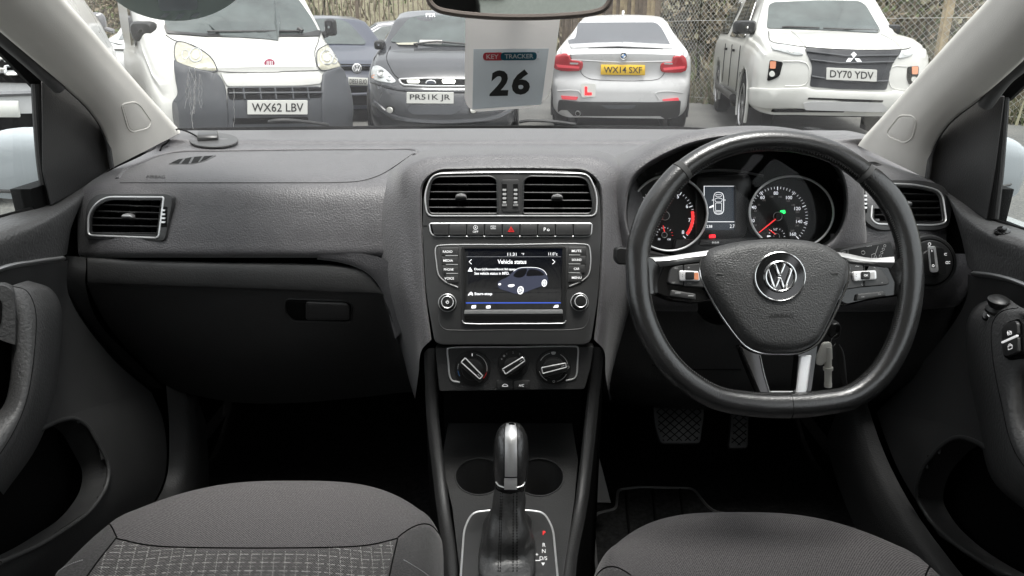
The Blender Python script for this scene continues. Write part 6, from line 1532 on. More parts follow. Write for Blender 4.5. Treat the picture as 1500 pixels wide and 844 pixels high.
class Car:
    def __init__(s, name, label, cat, loc, deg, P, wheels, group='cars parked in the car park', wr=.31):
        s.M = Matrix.Translation(V((loc[0], loc[1], 0))) @ Matrix.Rotation(radians(deg), 4, 'Z')
        s.T = thing(name, label, cat, (loc[0], loc[1], 0), radians(deg), group); s.P = P
        sh = body_shell(P); sh.v = [s.M @ p for p in sh.v]
        # wheel arches cut out of the sheet metal
        inv = s.M.inverted(); keep = []
        for f, m in zip(sh.f, sh.m):
            c = inv @ (sum((sh.v[i] for i in f), V((0, 0, 0))) / len(f))
            if any((c.y - wy) ** 2 + (c.z - wr) ** 2 < (wr + .055) ** 2 and abs(c.x) > P['W'] * .6 for wy in wheels) : continue
            keep.append((f, m))
        s.full = sh.bvh(); s.sh = sh
        s.skin = Skin.__new__(Skin); s.skin.b = s.full; s.skin.reach = (V((loc[0], loc[1], .8)) - CAM).length + .5
        sh.f = [k[0] for k in keep]; sh.m = [k[1] for k in keep]
        s.body = sh.build('body', s.T, angle=50)
        q = MB(); 
        for wy in wheels:
            for sg in (-1, 1):
                w_ = P['W'] - .02
                q.tube([s.M @ V((sg * (w_ - .0), wy + (wr + .05) * cos(a), wr + (wr + .05) * sin(a))) for a in [pi * k / 16 for k in range(-2, 19)]], .02, P.get('arch', 'outblack'), 6)
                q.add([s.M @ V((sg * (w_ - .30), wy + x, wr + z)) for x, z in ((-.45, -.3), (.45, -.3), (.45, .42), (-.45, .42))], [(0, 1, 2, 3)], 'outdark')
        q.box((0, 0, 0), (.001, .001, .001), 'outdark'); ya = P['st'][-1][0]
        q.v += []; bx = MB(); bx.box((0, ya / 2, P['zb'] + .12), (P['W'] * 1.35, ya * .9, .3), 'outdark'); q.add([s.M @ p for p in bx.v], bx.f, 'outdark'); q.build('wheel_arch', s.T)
        for wy in wheels:
            for sg in (-1, 1):
                c = s.M @ V((sg * (P['W'] - .115), wy, wr)); ax = (s.M.to_3x3() @ V((sg, 0, 0)))
                t_ = MB(); t_.lathe([(wr * .62, -.10), (wr * .9, -.11), (wr, -.085), (wr, .075), (wr * .93, .10), (wr * .66, .105), (wr * .62, .09)], c, ax, 'tyre', 36)
                o = t_.build('wheel', s.T); r_ = MB(); r_.lathe([(wr * .66, .10), (wr * .64, .095), (wr * .60, .05), (0, .045)], c, ax, 'outdark', 30); r_.lathe([(wr * .66, .098), (wr * .62, .106), (wr * .60, .09)], c, ax, 'alloy', 36)
                u1 = ax.cross(V((0, 0, 1))).normalized(); 
                for k in range(5):
                    a = k * 2 * pi / 5 + .3; d_ = u1 * cos(a) + V((0, 0, 1)) * sin(a); e_ = u1 * -sin(a) + V((0, 0, 1)) * cos(a); p0 = c + ax * .095
                    r_.add([p0 - e_ * .028, p0 + e_ * .028, p0 + d_ * wr * .62 + e_ * .04, p0 + d_ * wr * .62 - e_ * .04, p0 - e_ * .028 - ax * .03, p0 + e_ * .028 - ax * .03, p0 + d_ * wr * .62 + e_ * .04 - ax * .03, p0 + d_ * wr * .62 - e_ * .04 - ax * .03], [(0, 1, 2, 3), (0, 4, 7, 3), (1, 5, 6, 2)], 'alloy')
                r_.lathe([(.045, .09), (.04, .10), (0, .102)], c, ax, 'alloy', 16); r_.build('rim', o)
    def F(s, x, z, h=0.0):   # front skin addressed by car coordinates
        o = s.M @ V((x, -3, z)); d = s.M.to_3x3() @ V((0, 1, 0)); hit, n, i, t = s.full.ray_cast(o, d)
        if hit is None: hit, n, i, t = s.full.find_nearest(s.M @ V((x, .2, z)))
        if n.dot(d) > 0: n = -n
        return hit + n * h
    def part(s, name, fn, parent=None, label=None):
        q = MB(); fn(q); o = q.build(name, parent or s.T, angle=50)
        if label: o['label'] = label
        return o
    def patch(s, name, outl, h0, h1, m, step=14, bev=0, parent=None, holes=(), f=None, label=None):
        return s.part(name, lambda q: q.plate(f or s.skin, outl, h0, h1, m, bev=bev, step=step, holes=holes), parent, label)
    def numplate(s, px, py, w_, hgt, txt, m='plate_white', rot=0, dy=.02, ink='plate_ink', dots=False):
        c = s.skin(px, py, dy); n = s.M.to_3x3() @ V((0, -1, 0)); K = Plane(c, n)
        q = MB(); R = lambda x, y: (px + x * cos(rot) - y * sin(rot), py + x * sin(rot) + y * cos(rot))
        q.plate(K, rpoly([R(-w_ / 2, -hgt / 2), R(w_ / 2, -hgt / 2), R(w_ / 2, hgt / 2), R(-w_ / 2, hgt / 2)], 1.2), -.01, .004, m, bev=.3)
        q.text(K, txt, px, py, hgt * .62, .006, ink, width=w_ * .86, rot=rot, bold=.012)
        return q.build('number_plate', s.T)
    def doormirror(s, px, py, w_, hgt, X, Yb, m='outblack'):
        """housing on a stalk; X,Yb in car coordinates"""
        c = s.M @ V((X, Yb, 0)); r = ray(px, py); t = (c.x * r.x + c.y * r.y) / (r.x ** 2 + r.y ** 2); c = CAM + r * t
        k = t / FPX; q = MB(); a = w_ * k / 2; b = hgt * k / 2
        rows = []
        for f_, yy in ((.15, -.07), (.75, -.06), (1, -.01), (1.0, .04), (.9, .055)): rows.append([c + V((x * f_, yy, z * f_)) for x, z in rpoly([(-a, -b), (a, -b), (a, b), (-a, b)], min(a, b) * .8, 5)])
        q.grid(rows, m, closed_u=True); sx = -1 if X > 0 else 1
        q.tube([c + V((sx * a * .8, .02, -b * .7)), c + V((sx * (a + .10), .03, -b * .8 - .03))], .035, m, 8); q.build('door_mirror', s.T)

# --- white delivery van ------------------------------------------------------
P = dict(W=.86, zb=.22, roofw=.80, gh=.75, paint='paint_white',
    st=[(0, .80, .70, .90), (.12, .845, .80, .955), (.45, .86, .92, 1.07), (.80, .86, .98, 1.17), (1.0, .86, 1.0, 1.33), (1.45, .86, 1.02, 1.62), (1.9, .86, 1.03, 1.70), (3.7, .86, 1.03, 1.70), (3.85, .84, 1.0, 1.65)],
    nose=nosef([(.2, .06), (.4, .0), (.62, .0), (.72, .05), (.9, .12)], .20, 3.2), tail=nosef([(.2, 0)], .05), Lf=.9, Lr=.3)
c = Car('delivery_van', 'white delivery van with black bumpers and dull yellowed headlamps, plate WX62 LBV', 'van', (-2.13, 6.3), 30, P, (.78, 3.2), wr=.30)
van = c
c.patch('windscreen', rpoly([(240, -60), (360, -60), (432, -8), (458, 30), (466, 46), (460, 51), (440, 52.5), (300, 52), (246, 48), (241, 34)], [10, 10, 20, 10, 8, 6, 10, 20, 12, 12]), .004, .008, 'carglass')
c.patch('windscreen_surround', rpoly([(243, 34), (246, 46), (300, 51), (440, 51.5), (466, 45), (470, 47), (468, 54), (440, 54.5), (300, 54.5), (244, 50), (240, 40)], 3), .007, .012, 'outblack', step=10)
c.part('wiper', lambda q: (q.tube([c.skin(x, y, .03) for x, y in c2([(442, 49), (400, 50.5), (350, 51), (304, 51)], 3, False)], .012, 'outblack', 6), q.tube([c.skin(x, y, .03) for x, y in [(436, 46), (442, 50)]], .025, 'outblack', 8)))
hl = rpoly([(258, 62), (270, 63), (290, 72), (303, 80), (313, 90), (319, 104), (312, 105.5), (276, 100), (257, 92), (255, 76)], [8, 8, 20, 12, 10, 4, 8, 16, 10, 10])
hr = rpoly([(463, 75), (480, 66), (486, 66), (494, 80), (500, 96), (498, 99), (470, 105), (464, 96)], [8, 8, 4, 10, 6, 4, 6, 8])
for o_, cc, cc2 in ((hl, (287, 83), (272, 82)), (hr, (478, 86), (488, 88))):
    h = c.patch('headlamp', o_, -.01, .012, 'lens_yellow', step=8, bev=1.5)
    c.part('reflector', lambda q: (q.ptube(c.skin, circ(*cc, 9, 10, n=24), .006, .014, 'lens', seg=6), q.plate(c.skin, circ(*cc, 5, 6, n=16), .012, .016, 'lens_inner'), q.ptube(c.skin, circ(*cc2, 5, 7, n=16), .004, .014, 'lens', seg=5)), h)
# dark plastic bumper in three mouldings
c.patch('bumper', rpoly([(255, 90), (275, 100), (312, 106), (322, 112), (331, 128), (334, 170), (334, 215), (262, 215), (254, 170), (253, 150), (262, 140), (257, 112)], [4, 10, 8, 6, 10, 6, 2, 2, 10, 10, 12, 10]), -.01, .030, 'bumper', step=12, bev=2)
c.patch('bumper', rpoly([(333, 128), (468, 127), (471, 140), (471, 215), (333, 215)], 4), -.01, .018, 'bumper', step=14, bev=1.5)
c.patch('bumper', rpoly([(472, 107), (497, 99), (506, 112), (514, 148), (516, 215), (470, 215), (469, 130)], [6, 6, 12, 20, 2, 2, 6]), -.01, .030, 'bumper', step=12, bev=2)
c.patch('grille', rpoly([(332, 130), (470, 129), (470, 144), (336, 147)], 3), .017, .020, 'outdark', step=12)
c.part('grille_slats', lambda q: [q.ptube(c.skin, a, .009, .026, 'bumper', closed=False, seg=5) for a in [[(x, 130), (x + 2, 146)] for x in (356, 380, 402, 427, 449)] + [dens([(335, 138), (470, 137)], 12)]])
c.patch('lower_grille', rpoly([(340, 173), (450, 171), (450, 180), (342, 182)], 2), .018, .021, 'outdark', step=12)
c.patch('bonnet_lip', rpoly([(322, 106), (400, 106.5), (466, 105), (472, 112), (470, 124), (440, 127), (333, 128), (328, 120)], [4, 10, 4, 4, 5, 6, 4, 6]), -.005, .016, 'paint_white', step=12, bev=1.5)
c.part('shut_line', lambda q: q.ptube(c.skin, dens(c2([(317, 104), (340, 106), (400, 106), (465, 104.5)], 3, False), 8), .004, .016, 'outblack', closed=False, seg=5))
c.part('bonnet_shut_line', lambda q: (q.ptube(c.skin, dens(c2([(243, 52), (256, 60), (275, 64), (296, 74), (312, 88), (319, 104)], 3, False), 7), .004, .004, 'outblack', closed=False, seg=5), q.ptube(c.skin, dens(c2([(468, 52), (466, 62), (461, 76), (464, 98)], 3, False), 7), .004, .004, 'outblack', closed=False, seg=5)))
c.part('lamp_surround', lambda q: (q.ptube(c.skin, dens(hl + hl[:1], 6), .005, .010, 'bumper', closed=False, seg=5), q.ptube(c.skin, dens(hr + hr[:1], 6), .005, .010, 'bumper', closed=False, seg=5)))
K = Plane(c.skin(394.5, 93, .012), c.M.to_3x3() @ V((0, -1, .3)))
c.part('emblem', lambda q: (q.plate(K, circ(394.5, 93, 10, 8.2, n=28), -.01, .004, 'satin', bev=.8), q.plate(K, circ(394.5, 93, 7.6, 6.4, n=28), .003, .008, 'badge_red', bev=.5), q.plate(K, rpoly([(389.5, 89), (399.5, 89), (399, 97), (390, 97)], 1.5), .006, .011, 'badge_red', bev=.5), [q.plate(K, [(x, 90), (x + 1.2, 90), (x + .8, 96.3), (x - .4, 96.3)], .010, .013, 'satin') for x in (390.5, 393, 395.6, 398)]))
c.numplate(406.5, 157.5, 88, 20.5, 'WX62 LBV', dy=.04)
c.doormirror(211, 46, 38, 28, -.98, .95); c.doormirror(484, 40, 16, 24, .92, .95)
c.part('side_window', lambda q: q.plate(lambda y, z, h: c.M @ V((-(.842 - (z - 1.0) * .06) - h, y, z)), rpoly([(1.3, 1.08), (1.5, 1.45), (1.9, 1.5), (1.9, 1.08)], .05), .0, .01, 'carglass_side'))
c.part('side_moulding', lambda q: q.plate(lambda y, z, h: c.M @ V((-.862 - h, y, z)), rpoly([(1.15, .42), (2.8, .42), (2.8, .54), (1.15, .54)], .02), 0, .02, 'bumper'))

# --- white crossover far left behind the van ---------------------------------
P = dict(W=.90, zb=.22, roofw=.66, gh=.6, paint='paint_offwhite',
    st=[(0, .84, .86, 1.0), (.15, .89, .94, 1.06), (.9, .90, 1.02, 1.17), (1.1, .90, 1.03, 1.22), (1.75, .90, 1.05, 1.62), (2.3, .90, 1.06, 1.68), (3.9, .90, 1.08, 1.62), (4.3, .86, 1.0, 1.3)],
    nose=nosef([(.2, .12), (.45, .0), (.8, .0), (1.0, .15)], .25, 3), tail=nosef([(.2, 0)], .1))
c = Car('crossover_car', 'white crossover car mostly hidden behind the white van, silver door mirror with a red strip', 'car', (-5.3, 11.0), 10, P, (.85, 3.4), wr=.35)
c.patch('windscreen', rpoly([(167, 8), (172, -6), (320, -6), (330, 45), (165, 44)], 4), .004, .008, 'carglass')
h = c.patch('headlamp', rpoly([(154, 60), (160, 61), (200, 69), (203, 76), (160, 77), (156, 70)], 3), -.005, .012, 'lens', step=8, bev=.8)
c.part('lamp_strip', lambda q: q.plate(c.skin, rpoly([(160, 72), (198, 73), (197, 76), (162, 75.5)], 1), .011, .015, 'outdark', step=8), h)
c.part('shut_line', lambda q: q.ptube(c.skin, [(156, 58), (175, 66), (203, 71)], .006, .012, 'outblack', closed=False, seg=5))
c.doormirror(136, 32, 36, 26, -1.05, 1.5, 'paint_grey')
c.part('mirror_strip', lambda q: q.plate(Plane(PY(136, 36, 12.25), (0, -1, 0)), rpoly([(130, 34), (151, 34.5), (150, 38.5), (132, 38)], 1), -.02, .02, 'badge_red'))
c.patch('lower_grille', rpoly([(200, 96), (280, 96), (280, 120), (205, 120)], 4), .0, .012, 'outdark')

# --- dark blue hatchback -----------------------------------------------------
P = dict(W=.83, zb=.18, roofw=.58, gh=.5, paint='paint_blue',
    st=[(0, .76, .60, .74), (.15, .81, .70, .80), (.85, .83, .86, .95), (1.05, .83, .88, 1.0), (1.6, .83, .90, 1.38), (2.1, .83, .91, 1.44), (3.0, .83, .92, 1.38), (3.4, .80, .88, 1.0)],
    nose=nosef([(.2, .08), (.45, .0), (.55, .02), (.72, .12)], .26, 3), tail=nosef([(.2, 0)], .1))
c = Car('hatchback', 'dark blue hatchback between the white van and the black car', 'car', (-2.17, 10.3), 24, P, (.75, 2.8), wr=.30)
c.patch('windscreen', rpoly([(440, 62), (452, 30), (475, 27.5), (500, 29), (512, 35), (536, 62), (534, 66), (500, 65), (450, 65)], [4, 10, 8, 8, 8, 6, 3, 10, 4]), .004, .008, 'carglass', step=9)
c.patch('grille', rpoly([(470, 94), (549, 95), (546, 103), (474, 103)], 2), -.005, .008, 'outdark', step=9)
K = Plane(c.skin(523, 100, .02), c.M.to_3x3() @ V((0, -1, .25)))
def vw(q, cx, cy, r):
    q.plate(K, circ(cx, cy, r, r, n=28), -.02, .004, 'satin', bev=.5); q.plate(K, circ(cx, cy, r * .8, r * .8, n=24), .003, .006, 'paint_grey')
    for a, b in (((-.3, -.7), (0, -.05)), ((.3, -.7), (0, -.05)), ((-.65, -.35), (-.28, .68)), ((.65, -.35), (.28, .68)), ((-.28, .68), (0, .1)), ((.28, .68), (0, .1))): q.tube([K(cx + a[0] * r, cy + a[1] * r, .01), K(cx + b[0] * r, cy + b[1] * r, .01)], .008, 'satin', 5)
c.part('emblem', lambda q: vw(q, 523, 100, 7.2))
c.numplate(524.5, 119.5, 29, 11.5, 'DB53 EUO', dy=.03, rot=.03)
c.patch('lower_grille', rpoly([(470, 128), (548, 127), (546, 153), (474, 155)], 4), -.005, .010, 'outdark', step=9)
c.part('bumper_strip', lambda q: q.ptube(c.skin, dens([(462, 137), (500, 138.5), (548, 137)], 8), .025, .01, 'paint_blue', closed=False, seg=6))
c.patch('headlamp', rpoly([(452, 78), (470, 90), (470, 104), (448, 100), (442, 88)], 5), -.005, .012, 'lens', step=8)
c.patch('headlamp', rpoly([(552, 94), (585, 84), (592, 96), (578, 106), (552, 106)], 5), -.005, .012, 'lens', step=8)

# --- silver grey car beyond --------------------------------------------------
P = dict(W=.86, zb=.18, roofw=.56, gh=.5, paint='paint_silver',
    st=[(0, .78, .62, .74), (.15, .83, .72, .80), (.95, .86, .88, .95), (1.2, .86, .90, 1.0), (1.9, .86, .92, 1.38), (2.4, .86, .93, 1.43), (3.1, .86, .94, 1.38), (3.6, .86, .94, 1.05), (3.9, .82, .9, .98)],
    nose=nosef([(.2, .08), (.45, .0), (.55, .02), (.72, .12)], .26, 3), tail=nosef([(.2, 0)], .1))
c = Car('estate_car', 'silver grey car showing only its roofline between the blue and the black car', 'car', (-4.6, 15.0), -75, P, (.8, 3.2), wr=.31)
sw_ = lambda y, z, h: c.M @ V(((.83 - (z - .93) * .60) + h, y, z))
c.part('side_window', lambda q: q.plate(sw_, rpoly([(1.30, .97), (1.95, 1.31), (2.35, 1.35), (2.35, .97)], .05), .0, .012, 'carglass')); c.part('side_window', lambda q: q.plate(sw_, rpoly([(2.42, .97), (2.42, 1.35), (3.0, 1.32), (3.3, .99)], .05), .0, .012, 'carglass'))
c.patch('windscreen', rpoly([(-.66, 1.0), (-.52, 1.36), (.52, 1.36), (.66, 1.0)], .05), .004, .010, 'carglass', step=.12, f=c.F)
c.doormirror(553, 65, 20, 13, .98, 1.35, 'outblack')

# --- black family car --------------------------------------------------------
P = dict(W=.85, zb=.17, roofw=.60, gh=.5, paint='paint_black',
    st=[(0, .74, .55, .72), (.15, .80, .66, .80), (.50, .845, .80, .90), (.95, .85, .89, .985), (1.1, .85, .90, 1.01), (1.65, .85, .92, 1.36), (2.1, .85, .93, 1.45), (3.3, .85, .95, 1.40), (4.1, .80, .9, 1.0)],
    nose=nosef([(.15, .04), (.35, .0), (.50, .02), (.60, .08), (.75, .22)], .30, 3.0), tail=nosef([(.2, 0)], .1))
c = Car('family_hatchback', 'black hatchback with chrome grille bar and plate PR51K JR, half behind the hanging card', 'car', (-.74, 7.75), 4, P, (.80, 3.4), wr=.31)
c.patch('windscreen', rpoly([(571, 62), (599, 27), (620, 23), (690, 21), (705, 24), (738, 62), (700, 68.5), (640, 67.5)], [5, 8, 10, 10, 8, 5, 20, 20]), .004, .008, 'carglass', step=9)
c.part('sunstrip_lettering', lambda q: q.text(c.skin, 'PER', 631, 23.5, 5, .012, 'lcd_white', width=14))
c.part('bonnet_shut_line', lambda q: (q.ptube(c.skin, dens(c2([(572, 68), (566, 84), (572, 100), (584, 115), (630, 114), (690, 115)], 3, False), 8), .004, .002, 'outdark', closed=False, seg=5)))
c.part('wiper', lambda q: q.tube([c.skin(x, y, .03) for x, y in c2([(606, 68), (640, 64.5), (680, 67.5), (700, 68)], 3, False)], .012, 'outblack', 6))
c.part('dashboard_papers', lambda q: (q.plate(c.skin, rpoly([(580, 64), (612, 63), (612, 67), (584, 66.5)], 1), .009, .011, 'lens_yellow', step=9), q.plate(c.skin, rpoly([(615, 59.5), (648, 60), (647, 66), (614, 65)], 1), .009, .011, 'card', step=9)))
hlL = rpoly([(546, 97), (555, 96), (566, 103), (581, 119), (575, 123), (550, 119), (543, 110)], [4, 5, 10, 4, 6, 8, 5]); hlR = rpoly([(760, 97), (750, 96), (738, 103), (724, 119), (730, 123), (755, 119), (764, 110)], [4, 5, 10, 4, 6, 8, 5])
for o_, a, b in ((hlL, (559.5, 109), (571, 116)), (hlR, (746, 109), (735, 116))):
    h = c.patch('headlamp', o_, -.01, .010, 'lens', step=7, bev=1)
    c.part('reflector', lambda q: (q.ptube(c.skin, circ(*a, 4.6, n=20), .010, .014, 'chrome', seg=6), q.plate(c.skin, circ(*a, 2.2, n=14), .012, .018, 'lens_inner'), q.ptube(c.skin, circ(*b, 3.2, n=16), .008, .014, 'chrome', seg=6), q.plate(c.skin, circ(548, 113, 2.3, n=12), .010, .014, 'amber') if a[0] < 600 else None), h)
c.patch('grille', rpoly([(584, 117), (630, 116), (682, 117), (718, 118), (712, 125), (682, 127), (628, 127), (590, 125)], 4), -.003, .008, 'outdark', step=9)
c.part('grille_surround', lambda q: q.ptube(c.skin, densify(rpoly([(584, 117), (630, 115.5), (682, 116.5), (718, 118), (712, 125.5), (682, 127.5), (628, 127.5), (590, 125.5)], 4), 8), .010, .010, 'satin', seg=6))
c.part('grille_bar', lambda q: (q.plate(c.skin, rpoly([(596, 119), (615, 119), (614, 124), (598, 124)], 1.5), .01, .022, 'lens_inner', step=8), q.plate(c.skin, rpoly([(648, 119), (667, 119.5), (666, 124.5), (648, 124)], 1.5), .01, .022, 'lens_inner', step=8)))
K = Plane(c.skin(631, 121, .02), c.M.to_3x3() @ V((0, -1, .1))); c.part('emblem', lambda q: (q.plate(K, circ(631, 121.5, 8, 4.6, n=24), -.02, .004, 'satin', bev=.8), q.plate(K, circ(631, 121.5, 6.2, 3.2, n=24), .003, .006, 'paint_blue')))
c.numplate(630, 143.5, 69, 16.5, 'PR51K JR', dy=.035, rot=.005)
c.patch('lower_grille', rpoly([(600, 155), (672, 155), (676, 160), (664, 168), (606, 168), (597, 162)], 4), -.003, .008, 'bumper', step=9)
c.part('bumper_moulding', lambda q: q.ptube(c.skin, dens(c2([(544, 120), (575, 130), (600, 133), (700, 134), (735, 131), (764, 121)], 4, False), 8), .016, .004, 'paint_black', closed=False, seg=6))
c.part('bumper_moulding', lambda q: q.ptube(c.skin, dens(c2([(548, 150), (575, 171), (620, 178), (680, 178), (730, 171), (762, 150)], 4, False), 8), .030, .0, 'paint_black', closed=False, seg=6))
for x in (571.5, 693): c.part('fog_lamp', lambda q: (q.plate(c.skin, circ(x, 161, 6.5, n=20), -.003, .006, 'outdark', step=6), q.plate(c.skin, circ(x, 161.5, 4.6, n=20), .005, .016, 'lens_inner', bev=.8)))
c.doormirror(556, 66, 16, 13, -1.0, 1.15, 'outblack')

# --- white two door saloon seen from behind ----------------------------------
P = dict(W=.885, zb=.20, roofw=.60, gh=.45, paint='paint_offwhite',
    st=[(0, .80, .86, .94), (.12, .85, .90, .99), (.35, .875, .92, 1.02), (.50, .885, .93, 1.03), (1.25, .885, .94, 1.36), (1.8, .885, .93, 1.415), (2.4, .885, .92, 1.36), (3.0, .885, .90, 1.0), (4.2, .85, .75, .85), (4.4, .8, .7, .75)],
    nose=nosef([(.15, .06), (.35, .0), (.60, .0), (.68, .07), (.80, .06), (.92, .03)], .28, 3.2), tail=nosef([(.2, 0)], .2))
c = Car('saloon_car', 'white two door saloon seen from behind with red tail lamps and a learner plate', 'car', (1.32, 9.0), -8, P, (.82, 3.4), wr=.33)
c.patch('rear_window', rpoly([(842, 34), (960, 33.5), (968, 40), (982, 66), (978, 70), (835, 66), (832, 62)], [6, 8, 8, 5, 3, 3, 4]), .004, .008, 'carglass_rear', step=9)
c.part('boot_spoiler', lambda q: q.plate(c.skin, rpoly([(834, 67), (905, 63.5), (984, 68), (986, 73), (905, 69.5), (836, 72)], 2), -.01, .03, 'paint_offwhite', step=8, bev=1))
c.part('spoiler_shadow_strip', lambda q: q.plate(c.skin, c2([(840, 71), (905, 69), (983, 72.5), (905, 71)], 3), .0, .008, 'outdark', step=8))  # dark strip laid on as the painted shade below the spoiler
tl = c2([(814, 83), (822, 80), (834, 81), (837, 87), (848, 89), (853.5, 91), (852, 102), (840, 104.5), (815, 101.5), (812, 93)], 3); tr = c2([(1001, 83), (995, 82), (986, 83), (984, 90), (974, 91), (968, 94), (968, 104), (978, 106.5), (1003, 104), (1005, 95)], 3)
for o_, a in ((tl, [(817, 94), (850, 97), (849, 100), (818, 98.5)]), (tr, [(970, 99), (1002, 96), (1001, 100), (972, 103)])):
    h = c.patch('tail_lamp', o_, -.005, .022, 'tail_red', step=7, bev=1.2)
    c.part('lamp_strip', lambda q: (q.plate(c.skin, rpoly(a, 1), .02, .025, 'tail_bright', step=7), q.plate(c.skin, rpoly([(a[1][0] - 14 if a[0][0] < 900 else a[0][0] + 2, 91), (a[1][0] - 2 if a[0][0] < 900 else a[0][0] + 14, 91.5), (a[1][0] - 2 if a[0][0] < 900 else a[0][0] + 14, 94), (a[1][0] - 14 if a[0][0] < 900 else a[0][0] + 2, 93.5)], 1), .02, .025, 'lens', step=7)), h)
c.part('shut_line', lambda q: q.ptube(c.skin, dens(c2([(836, 80), (838, 88), (851, 93), (851, 106), (860, 114), (880, 117.5), (950, 118), (966, 115), (973, 107), (975, 92), (986, 88), (988, 80)], 3, False), 7), .004, .002, 'outblack', closed=False, seg=5))
c.part('boot_crease', lambda q: q.ptube(c.skin, dens([(838, 88), (905, 91.5), (985, 90)], 7), .012, -.004, 'paint_offwhite', closed=False, seg=6))
K = Plane(c.skin(913.5, 82, .012), c.M.to_3x3() @ V((0, -1, .1)))
def roundel(q):
    q.plate(K, circ(913.5, 82, 5.2, n=28), -.01, .004, 'outblack', bev=.5); q.ptube(K, circ(913.5, 82, 5.1, n=28), .003, .004, 'satin', seg=5)
    for k, m_ in enumerate(('plate_white', 'badge_blue', 'plate_white', 'badge_blue')): q.plate(K, [(913.5, 82)] + circ(913.5, 82, 3.1, n=8, a0=k * 90, a1=k * 90 + 90), .003, .007, m_)
c.part('emblem', roundel)
c.numplate(912.5, 102.5, 65, 15, 'WX14 SXF', 'plate_yellow', dy=.03, rot=.01)
c.part('learner_plate', lambda q: (q.plate(Plane(c.skin(862, 132, .012), c.M.to_3x3() @ V((0, -1, 0))), rpoly([(851, 122), (873, 123), (872, 142), (852, 143)], 2), -.004, .002, 'plate_white'), q.plate(Plane(c.skin(862, 132, .016), c.M.to_3x3() @ V((0, -1, 0))), [(856.5, 127), (860.3, 127), (860.3, 135.5), (867, 135.5), (867, 139.5), (856.5, 139.5)], 0, .003, 'lamp_red')))
for a in ([(822, 140), (847, 142), (845, 146.5), (824, 145.5)], [(970, 145.5), (993, 143), (994, 147.5), (971, 148)]): c.patch('rear_reflector', rpoly(a, 1), 0, .01, 'tail_bright', step=7)
c.patch('diffuser', rpoly([(819, 146), (850, 149), (965, 149.5), (997, 147), (995, 168), (990, 172), (960, 176), (850, 176), (820, 172), (817, 160)], [3, 3, 3, 3, 4, 4, 6, 6, 4, 4]), .0, .012, 'outblack', step=9, bev=.8)
c.part('diffuser_trim', lambda q: q.plate(c.skin, rpoly([(880, 154), (932, 154), (926, 159), (890, 159)], 2), .011, .016, 'bumper', step=8))
c.part('exhaust', lambda q: (q.tube([c.skin(847.5, 165, .03), c.skin(847.5, 165, -.06)], .035, 'alloy', 18), q.tube([c.skin(847.5, 165, .032), c.skin(847.5, 165, .0)], .027, 'outdark', 18)))
c.part('bumper_crease', lambda q: (q.ptube(c.skin, dens(c2([(817, 133), (835, 132.5), (848, 134), (853, 142)], 3, False), 6), .008, -.001, 'paint_offwhite', closed=False, seg=5), q.ptube(c.skin, dens(c2([(1000, 136), (975, 134), (960, 137), (966, 146)], 3, False), 6), .008, -.001, 'paint_offwhite', closed=False, seg=5)))
c.part('roof_aerial', lambda q: q.loft([[c.M @ V((x, y, z)) for y, z in ((1.75, 1.43), (1.72, 1.475), (1.65, 1.49), (1.60, 1.43))] for x in (-.015, 0, .015)], 3, 2, 'paint_offwhite'))

# --- white pickup truck ------------------------------------------------------
P = dict(W=.92, zb=.36, roofw=.64, gh=.62, paint='paint_white',
    st=[(0, .86, .92, 1.04), (.12, .90, .98, 1.09), (.6, .915, 1.03, 1.15), (1.15, .92, 1.06, 1.19), (1.3, .92, 1.07, 1.23), (1.85, .92, 1.09, 1.66), (2.3, .92, 1.10, 1.74), (3.2, .92, 1.12, 1.74), (3.5, .92, 1.13, 1.78), (4.7, .92, 1.13, 1.76), (5.2, .90, 1.10, 1.50)],
    nose=nosef([(.3, .08), (.5, .0), (.75, .02), (.95, .06), (1.1, .14)], .26, 3.0), tail=nosef([(.2, 0), (1.0, 0), (1.7, .3)], .08), arch='paint_white')
c = Car('pickup_truck', 'white pickup truck with black grille and hard top, plate DY70 YDV', 'pickup truck', (3.50, 7.75), -10, P, (.95, 4.1), wr=.385)
c.patch('windscreen', rpoly([(1123, 40), (1126, 8), (1133, 4), (1200, 1), (1258, 2), (1268, 8), (1290, 46), (1286, 49), (1200, 44.5), (1126, 42)], [4, 8, 6, 20, 8, 8, 5, 3, 20, 4]), .004, .008, 'carglass', step=10)
c.part('wiper', lambda q: (q.tube([c.skin(x, y, .025) for x, y in c2([(1145, 42), (1175, 43), (1200, 44)], 3, False)], .010, 'outblack', 6), q.tube([c.skin(x, y, .025) for x, y in c2([(1205, 44.5), (1250, 46.5), (1285, 48)], 3, False)], .010, 'outblack', 6)))
gr_ = rpoly([(1178, 70), (1215, 73), (1290, 75), (1322, 74), (1312, 86), (1306, 95), (1298, 132), (1230, 131), (1186, 127), (1190, 96), (1184, 84)], [5, 10, 10, 5, 6, 6, 4, 10, 4, 10, 8], 4)
c.patch('grille', gr_, -.005, .008, 'bumper_dark', step=10)
c.part('grille_slats', lambda q: [q.ptube(c.skin, dens(a, 9), .012, .014, 'bumper', closed=False, seg=6) for a in ([(1182, 76), (1240, 83), (1314, 82)], [(1188, 88), (1230, 93), (1308, 91)], [(1189, 112), (1240, 120), (1300, 119)])])
for o_, cc in ((rpoly([(1128, 64), (1150, 66), (1170, 70), (1178, 81), (1165, 82), (1140, 75), (1131, 73)], [3, 6, 6, 4, 6, 8, 4]), (1160, 75)), (rpoly([(1320, 74), (1336, 73), (1337, 80), (1330, 84), (1314, 87)], [4, 4, 3, 3, 4]), (1326, 79))):
    h = c.patch('headlamp', o_, -.006, .012, 'lens', step=7, bev=.8); c.part('reflector', lambda q: (q.plate(c.skin, circ(*cc, 4, 3, n=14), .011, .016, 'lens_inner')), h)
